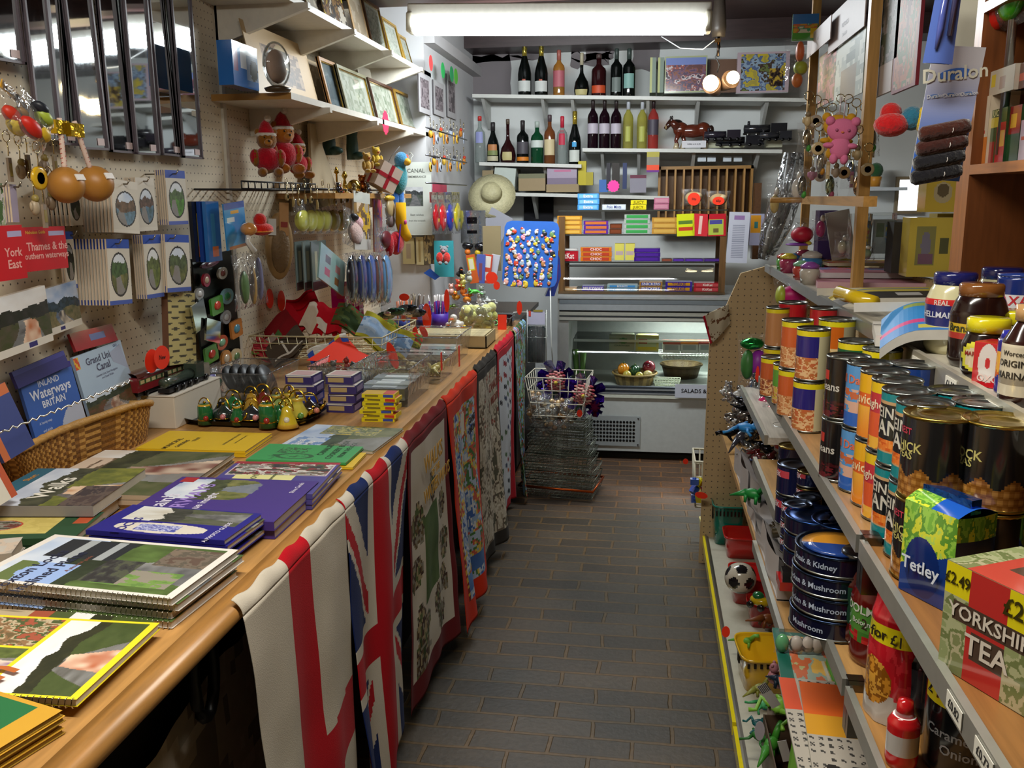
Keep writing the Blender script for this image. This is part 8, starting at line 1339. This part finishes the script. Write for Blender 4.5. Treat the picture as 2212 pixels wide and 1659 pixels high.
# goods in the brown cabinet
def cbx(label,x0,y0,x1,y1,z,X,c,f,name='tea_carton',t=.05,txt=()):
    a=P(x0,(y0+y1)/2,X=X); b=P(x1,(y0+y1)/2,X=X); h=(P(x0,y0,X=X).z-P(x0,y1,X=X).z); slab(name,label,'box',(X,a.y,z),(0,b.y-a.y,0),(0,0,h),t,c,f,m='gloss',texts=txt,res=24)
cs=1.605
cbx('white and orange carton at the left of the lower cabinet shelf',2106,205,2135,345,cs,.62,'#c9b8a0',layout('#cfc4b0',[(0,0,1,.4,'#cf7a34'),(.2,.45,.8,.5,'#b82c2c')]))
cbx('green carton with red stripe and yellow fruit on the lower cabinet shelf',2136,232,2172,345,cs,.625,'#1f3f24',layout('#244a28',[(.5,0,1,.75,'#a81c24'),(.1,.65,.6,.85,'#b8a83a'),(.05,.0,.4,.4,'#8c1c20'),(.7,.3,.95,.6,'#c9962c')]),txt=[('JUICE',.016,.4,.92,'#c9c48c')])
cbx('second green and red carton beside the first on the cabinet shelf',2173,228,2203,345,cs,.63,'#1f3f24',layout('#2a4a2a',[(.0,.5,1,1,'#8c1c20'),(.3,.6,.7,.85,'#c9962c')]))
cbx('pale lilac carton at the right picture edge on the cabinet shelf',2203,260,2240,345,cs,.615,'#b8a8b4',layout('#b8a8b8',[(.1,.5,.8,.6,'#b8503a')]))
cbx('white tea carton lying across the tops of the cabinet cartons',2120,158,2190,208,cs+.122,.622,'#b8b0a0',layout('#b8b0a0',[(.1,.35,.3,.7,'#4a5a5c'),(.35,.3,.45,.75,'#c9b43a'),(.6,.2,.75,.7,'#a08c80'),(0,.1,.2,.25,'#b82c2c')]))
cbx('dark carton standing right of the white tea carton, cabinet shelf',2190,172,2240,225,cs+.122,.63,'#4a2420',layout('#5a2a24',[(.2,.3,.8,.6,'#b8442c')]))
m=MB(); p=P(2175,30,X=.64); bagitem('shiny red and green snack bag on the upper cabinet shelf',2145,-40,2225,62,dict(X=.64),.05,None,[(-.15,-.1,.3,.38,'#c01c14','gloss'),(.25,0,.28,.4,'#3aa018','gloss')])
# ---- toys on the lowest shelves ----
def pot(label,px,py,z,w,d,h,c,rz=0,slots=False,name='toy_basket',k=.85):
    p=P(px,py,Z=z); t=thing(name,label,'basket',(p.x,p.y,z),(0,0,rz)); m=MB()
    def ring(q,zz,o=0): return [((w/2*q-o)*math.copysign(abs(math.cos(a))**.4,math.cos(a)),(d/2*q-o)*math.copysign(abs(math.sin(a))**.4,math.sin(a)),zz) for a in [2*pi*i/28 for i in range(28)]]
    rs=[ring(k,0),ring(k+(1-k)*.5,h*.5),ring(1,h),ring(1.06,h+.002),ring(1.06,h-.008),ring(.98,h-.006,.003),ring(k,.004,.003)]
    vs=sum(rs,[]); fs=[(j*28+i,j*28+(i+1)%28,(j+1)*28+(i+1)%28,(j+1)*28+i) for j in range(6) for i in range(28)]+[tuple(range(28))[::-1],tuple(range(6*28,7*28))]
    m.add(vs,fs,c,'gloss',True); obj('basket_body',m,t)
    if slots:
        m=MB(); [m.box(-w/2*.80+w*.8*i/7,-d/2*.985,h*.82,w*.045,.004,h*.12,'#20180c','matte') for i in range(8)]; m.box(-w/2*.97,0,h*.7,.004,d*.14,h*.3,'#20180c','matte'); obj('slot_pattern',m,t)
    return p
def toy(label,px,py,z,s,c1,c2,kind,rz,rx=0): p=P(px,py,Z=z); return obj('toy_'+kind if kind!='bear' else 'toy_figure',critter(MB(),0,0,0,s,c1,c2,kind,'satin'),None,label,'toy',p,(rx,0,rz))
pot('yellow plastic basket of toy dinosaurs with an orange sticker on the base deck',1650,1470,.122,.16,.17,.11,'#d9a91c',.08,True)
tag(1568,1365,18,24,dict(Y=2.42),'orange sticker on the rim of the yellow dinosaur basket')
toy('green toy lizard in the front of the yellow basket',1610,1395,.19,.05,'#6ab048','#8cc060','dino',1.2); toy('brown toy dinosaur standing at the back of the yellow basket',1655,1355,.21,.07,'#7a4420','#8c5a34','dino',1.9,.3); toy('dark toy dinosaur lying right in the yellow basket',1680,1385,.19,.06,'#2c2018','#3a2c20','dino',.5)
pot('red plastic pot holding a football on the base deck',1620,1290,.122,.15,.15,.10,'#b81c1c'); pot('red plastic pot behind the football one on the base deck',1600,1195,.122,.14,.14,.09,'#c0201c'); pot('clear-wrapped red pot between the football and the yellow basket',1655,1345,.122,.13,.10,.08,'#a81818')
p=P(1600,1240,Z=.25); t=thing('toy_football','small black and white football in the red pot','football',(p.x,p.y,.235))
m=MB(); ic=[(0,1,1.618),(0,-1,1.618),(0,1,-1.618),(0,-1,-1.618),(1,1.618,0),(-1,1.618,0),(1,-1.618,0),(-1,-1.618,0),(1.618,0,1),(-1.618,0,1),(1.618,0,-1),(-1.618,0,-1)]; ic=[Vector(v).normalized() for v in ic]
def fbc(u,v): a=2*pi*u; b=pi*v; d=Vector((math.sin(b)*math.cos(a),math.sin(b)*math.sin(a),-math.cos(b))); return C('#18181c') if max(d.dot(q) for q in ic)>.935 else C('#c4bcac')
m.ball(0,0,0,.055,c='#fff',m='gloss',seg=48,rings=32,cfn=fbc); obj('ball',m,t)
t=thing('toy_car','yellow and green toy car on black wheels in the clear-wrapped red pot','toy car',P(1640,1310,Z=.22),(0,0,-.7)); obj('car_body',MB().ball(0,0,.02,.035,.022,.018,'#d0b01c','gloss').ball(-.005,0,.036,.02,.018,.015,'#1f6a3c','gloss'),t)
for x in(-.02,.02):
    for y in(-.022,.022): obj('wheel',MB().at(TR(x,y,.008,pi/2,0,0)).lathe([(0,-.005),(.012,-.005),(.012,.005),(0,.005)],'#141416','gloss',12),t)
pot('teal plastic basket with slots at the far end of the base deck',1570,1165,.122,.13,.15,.17,'#0f7a68',0,True)
for i,(c,r) in enumerate((('#cfc03a',0),('#d9cc4a',1),('#2a4aa8',2))): toy('%s wrapped toy in the teal basket'%['yellow','pale yellow','blue'][i],1560+14*i,1040+4*i,.29,.04,c,'#c9c0a0','bear',r)
t=wirebasket('wire_basket','cream wire basket of building bricks at the far end of the base deck','wire basket',tuple(P(1520,1085,Z=.14)+Vector((.03,.03,0))),.16,.22,.22,'#cfc8b0',n=(5,6),q=.9,r=.004,rimr=.006)
tag(1481,997,12,12,dict(Y=3.78),'small orange dot on the cream wire basket'); tag(1515,1070,28,14,dict(Y=3.66),'crumpled orange sticker between the cream and teal baskets',rot=-.2)
for i in range(12): p=P(1500+12*(i%4),1040+18*(i//4),Y=3.84+.02*(i%3)); obj('toy_brick',MB().box(0,0,0,.035,.03,.025,['#2a52b0','#c9b81c','#b82020','#2a8a3c'][i%4],'gloss').lathe([(.008,0),(.008,.017)],['#2a52b0','#c9b81c','#b82020','#2a8a3c'][i%4],'gloss',8),None,'chunky coloured toy brick in the cream wire basket','toy brick',p,(.4*i,.2*i,i),group='toy bricks in the cream wire basket')
# frog boxes
def openbox(label,x0,x1,y0,y1,z,h,c,cin): 
    t=thing('cardboard_tray',label,'box',((x0+x1)/2,(y0+y1)/2,z)); w,d=x1-x0,y1-y0; m=MB().b2(-w/2,w/2,-d/2,d/2,0,.003,cin,'card')
    for a in((-w/2,-w/2+.003,-d/2,d/2),(w/2-.003,w/2,-d/2,d/2),(-w/2,w/2,-d/2,-d/2+.003),(-w/2,w/2,d/2-.003,d/2)): m.b2(a[0],a[1],a[2],a[3],0,h,c,'card')
    obj('tray_body',m,t); obj('torn_edge',MB().b2(-w/2+.01,w/2-.02,d/2+.001,d/2+.003,h*.5,h+.02,'#a89c90','card'),t)
openbox('brown cardboard box of stretchy frogs and lizards, nearer than the yellow basket',.32,.50,1.86,2.16,.122,.13,'#5c4838','#4a2c1c'); openbox('blue-edged cardboard box of green dragons at the bottom of the picture',.32,.52,1.52,1.80,.122,.09,'#2f6a9c','#3a2018')
toy('light green stretchy frog sprawled on the frog box',1690,1540,.26,.085,'#7fb83c','#9ccc60','frog',2.3); toy('blue-black stretchy lizard curving through the frog box',1690,1490,.25,.06,'#14283c','#20405c','dino',.6); toy('small green and blue frog under the price tag in the frog box',1648,1530,.22,.05,'#3f9a5c','#1c5c8c','frog',.4); toy('pink and beige rubber figure at the back of the frog box',1668,1480,.23,.055,'#b87a84','#c99a9c','bear',1.2); toy('dark teal beetle-like toy at the left of the frog box',1640,1570,.2,.045,'#0f5a5c','#2a7a8c','frog',1.8); toy('olive rubber lizard at the left rim of the frog box',1640,1500,.2,.05,'#8a8a3c','#6a5a2c','dino',2.1)
toy('shiny green toy dragon with yellow belly in the blue-edged box',1665,1630,.2,.07,'#3f8a2c','#a8b83a','dino',2.6); toy('dark green toy frog left of the shiny dragon',1640,1600,.2,.05,'#2c6a2c','#4c8a3c','frog',.9)
rpx('price_ticket','white barcode price ticket on the stretchy toys','price ticket',1650,1475,1672,1530,dict(Y=2.05),.001,'#a9a4a0',lambda u,v:C('#3a3a3c') if v>.65 and int(u*12)%2 else C('#a9a4a0'),rot=.6)
rpx('price_ticket','round white ticket on the left rim of the frog box','price ticket',1630,1558,1652,1600,dict(Y=1.84),.001,'#a8a0a8',None,shape='oval'); rpx('price_ticket','crumpled white ticket beside the shiny green dragon','price ticket',1685,1600,1705,1645,dict(Y=1.72),.001,'#a8a09c',None,rot=.3)
obj('puzzle_box',MB().b2(0,.04,0,.30,0,.10,'#4a2038','gloss').grid(lambda u,v:(-.0004,.30*(1-u),.10*v),20,8,pal(['#3a1a4c','#a8481c','#6a2a2c','#c98a3c','#2a1c3c'],5,3),'gloss',False),None,'purple and orange boxed puzzle on the floor under the yellow edge strip','puzzle box',(.275,2.2,.001))
# white cardboard tray and toys on shelf A
t=thing('cardboard_tray','long torn white cardboard tray full of toys along the low shelf','box'); m=MB(); xs,ya,yb_=.305,1.95,2.95
m.grid(lambda u,v:(xs+.004*math.sin(u*30),ya+(yb_-ya)*u,ZA+.003+v*(.10-.06*(.3<u<.62)-.03*vn(u*12,1,4))),60,4,'#b4aca8','card'); m.b2(xs,.56,ya,yb_,ZA+.001,ZA+.004,'#a8a09c','card').b2(xs,.56,ya,ya+.003,ZA,ZA+.06,'#b4aca8','card').b2(xs,.56,yb_-.003,yb_,ZA,ZA+.06,'#b4aca8','card'); obj('tray_body',m,t)
obj('inner_lip',MB().grid(lambda u,v:(xs+.006+.03*v,ya+(yb_-ya)*u,ZA+.10-.06*(.3<u<.62)-.03*vn(u*12,1,4)-.03*v),60,2,'#bcb4b0','card'),t)
r_=random.Random(4)
TC=['#1c3a26','#2c2c34','#5a1c1c','#8a8478','#b8a83a','#20345c','#b02020','#4a3c28','#3c7a3c','#c9c4bc']
for i in range(40):
    x=r_.uniform(.335,.50); y=r_.uniform(1.98,2.92); z=ZA+.03+r_.uniform(0,.045); k=['dino','bear','frog'][i%3]; c=TC[i%10] if y>2.4 else ['#3a3024','#241c14','#4c4030','#1c1c20','#5c4c34'][i%5]
    obj('small_toy',critter(MB(),0,0,0,r_.uniform(.035,.055),c,TC[(i+3)%10],k,'gloss'),None,'small dark plastic toy heaped in the torn white tray' if y<=2.4 else 'small mixed-colour plastic toy heaped at the far end of the white tray','toy',(x,y,z),(r_.uniform(-.6,.6),r_.uniform(-.6,.6),r_.uniform(0,6)),group='dark toys in the white tray' if y<=2.4 else 'mixed toys at the far end of the white tray')
for i in range(46):
    x=r_.uniform(.32,.52); y=r_.uniform(3.0,3.42); z=ZA+.02+r_.uniform(0,.20)*(1-abs(y-3.2)*2); c=['#c4c4c4','#2a2a30','#9aa0a4','#3a3a44','#d0ccc8','#2a7ab8' if i%5==0 else '#84807c'][i%6]
    obj('wrapped_toy',critter(MB(),0,0,0,r_.uniform(.055,.08),c,['#d0d0d0','#16161a','#a83028'][i%3],['bear','dino'][i%2],'foil' if i%3 else 'gloss'),None,'cellophane-wrapped toy animal in the grey heap at the far end of the low shelf','wrapped toy',(x,y,z),(r_.uniform(-.8,.8),r_.uniform(-.8,.8),r_.uniform(0,6)),group='wrapped toys at the far end of the low shelf')
toy('bright blue wrapped toy on top of the grey heap, far low shelf',1610,935,ZA+.17,.07,'#2a80c4','#4a9ad8','frog',1); toy('bright green toy among the far end toys of the white tray',1625,1085,ZA+.09,.06,'#1a7a34','#2c9a4c','dino',1)
for i,(x,y) in enumerate(((1700,1265),(1728,1262))): p=P(x,y,Z=ZA+.05); obj('toy_engine',MB().b2(-.02,.02,-.03,.03,0,.02,'#b01c1c','gloss').b2(-.015,.015,-.03,.0,.02,.045,'#18181c','gloss').lathe([(.006,.02),(.005,.05)],'#18181c','gloss',8,y=.02),None,'red and black toy steam engine at the near end of the white tray, %s'%['left','right'][i],'toy engine',p,(0,0,.4*i))
p=P(1775,1390,Z=ZA+.0); t=thing('clear_tub','tall clear plastic tub of coloured toys behind the lower metal shelf edge','plastic tub',(.385,1.80,ZA)); obj('tub_body',MB().lathe([(.04,0),(.052,.13),(.056,.135),(.052,.137),(.05,.13),(.038,.004)],'#ddd','clearbox',24),t)
for i,c in enumerate(('#b01c1c','#2a3a8c','#c9b41c')): obj('toy_block',MB().ball(0,0,0,.034,.034,.03,c,'gloss',10,7),None,'%s rubber toy inside the tall clear tub'%['red','navy blue','yellow'][i],'toy',(.385,1.80,ZA+.115-.038*i))
p=P(1730,1395,Z=ZA+.02); bagitem('clear packet of white beads with a green label over the puzzle books',1672,1362,1790,1412,dict(Y=1.72),.03,None,[(-.36,0,.13,.4,'#5a9a6c','gloss'),(-.1,0,.14,.35,'#a8a098'),(.1,.0,.14,.35,'#b4aca4'),(.28,0,.14,.35,'#b0a8a0')])
# puzzle books standing and lying on low shelf near bay
xo=thing('book_support','white upright magazine divider holding the puzzle books on the low shelf','divider',(0,0,0)); obj('divider_panel',MB().b2(.345,.62,1.05,1.056,.122,.64,'#a8a49c','card').b2(.345,.62,1.0,1.78,.63,.636,'#a8a49c','card'),xo)
def pz(label,px,py,w,d,z,rz,face,edge='#a8a498',tx=()):
    p=P(px,py,Z=z); o=thing('puzzle_book',label,'book',(p.x,p.y,z-.006),(0,0,rz)); m=MB().grid(lambda a,b:(a*w,b*d,.006),90,120,face,'card',False); m.b2(0,w,0,d,0,.0055,edge,'card')
    for s,sz,x,y,c_,r in tx: m.text(s,sz,TR(x*w,y*d,.0068,0,0,r),c_,'card')
    obj('cover',m,o); return o
def letters(u,v): return C('#3a3834') if (h2(int(u*15),int(v*18),2)>.15 and .2<(u*15)%1<.65 and .25<(v*18)%1<.75 and ((u*15)%1+(v*18)%1*h2(int(u*15),3,1)*2)%.8>.25) else C('#a9a296')
pz('green sports puzzle book with cartoon figures on the low shelf',1700,1535,.20,.32,.66,-.05,layout('#14584a',[(.12,.15,.6,.9,pal(['#a8a878','#b8603c','#8a9a8c','#c9a04a'],4,2)),(.75,.1,.95,.5,'#1c4a3c'),(.60,.1,.64,.95,'#b8442c')]),tx=[('PUZZLES',.03,.86,.5,'#a8b02c',pi/2)])
pz('orange and yellow wordsearch book with rows of letters, top of the pile',1765,1725,.22,.34,.675,-.08,layout(letters,[(0,.68,1,1,'#cf5a14'),(0,.50,1,.68,'#c9901c'),(.1,.2,.9,.27,lambda u,v:C('#201c18') if .2<v<.8+.2*math.sin(u*30) else C('#a9a296')),(.85,.0,.88,.5,'#8c7a94')]),tx=[])
pz('white letter-printed puzzle book beneath the orange and yellow one',1735,1712,.24,.34,.667,-.03,layout(letters,[(0,.68,.12,1,'#c94a24')]))
for i in range(6): o=obj('puzzle_book',MB().b2(0,.005,0,.36,0,.24,['#6aa82c','#b4ac9c','#8a6a9c','#a8a498','#c0b8a8','#5a9a3c'][i],'card').b2(-.0003,0,.02,.34,.02,.22,['#7ab83c','#c4bcb0','#b4acc0','#b8b4a8','#cfc8bc','#6aa84c'][i],'card'),None,'%s spine of an upright puzzle book, %s from the frog boxes'%(['lime green','cream','lilac','grey','pale','green'][i],ORD[i]),'book',(.30+.0085*i,1.32,.40+.006*i),(0,.08,0))
# small things beyond: white shelf on the right wall and green plant pot
t=thing('wall_shelf','small white shelf in the far right corner seen past the key rings','shelf',tuple(P(1868,405,Y=6.15))); obj('shelf_board',MB().b2(0,.26,0,.19,-.02,0,'#cfd6dc','satin'),t); obj('shelf_board',MB().b2(0,.26,0,.19,-.20,-.18,'#cfd6dc','satin'),t)
obj('plant_pot',MB().lathe([(.03,0),(.04,.06),(.036,.062)],'#c98a2c','satin',12).ball(0,0,.10,.045,.045,.05,'#2c5a34','plush',8,6),None,'little potted green plant on the small white shelf past the key rings','plant pot',tuple(P(1890,403,Y=6.2)))

# tea towel draped over the far end of the shelving
a,b,c_,d_=P(1518,684,Y=3.70),P(1573,656,Y=3.70),P(1535,744,Y=3.70),P(1578,700,Y=3.70)
def ttf(u,v): q=(a*(1-u)+b*u)*(1-v)+(c_*(1-u)+d_*u)*v; return (q.x,q.y+.012*math.sin(u*5+v*3),q.z)
obj('tea_towel',MB().grid(ttf,24,24,lambda u,v:C('#a82030') if u<.07 else (C('#6a4a34') if fb(u*6,v*6,8)>.62 else C('#b8ad96')),'fabric'),None,'cream tea towel corner with red edge hanging at the perforated end panel','tea towel',solid=.002)

for i,(x0,y0,x1,y1,Y,c,l) in enumerate(((1655,395,1690,470,3.45,'#c9b070','gold-trimmed clear packet hanging above the end of the top shelf'),(1700,360,1740,440,3.2,'#d8d4cc','shiny clear packet with a pale toy hanging left of the frame crossbar'),(1752,455,1790,520,3.1,'#a83a70','clear packet with a magenta toy standing behind the toy pots'),(1800,500,1836,556,3.05,'#b8b49c','clear packet of beige balls behind the pink pads'),(1845,525,1890,562,2.9,'#8aa08c','small green-grey wrapped toy before the left clear case'))):
    bagitem(l,x0,y0,x1,y1,dict(Y=Y),.05,None,[(0,-.1,.3,.28,c,'gloss'),(.1,.25,.15,.12,'#c9c4b8','gloss')])
for i,(x,y) in enumerate(((1640,1150),(1655,1135),(1668,1160),(1650,1175))): p=P(x,y,Z=ZA+.08)+Vector((.09,0,0)); obj('camouflage_toy',MB().tube([(-.06,0,0),(.06,.01,.01)],[.014,.010],['#3a3424','#4c4430','#2a2418','#5c5238'][i],'gloss',8).box(.01,0,-.015,.03,.012,.03,'#2a2418','gloss'),None,'brown and black camouflage toy lying in the middle of the white tray, %s'%ORD[i],'toy',p,(0,0,.5*i))
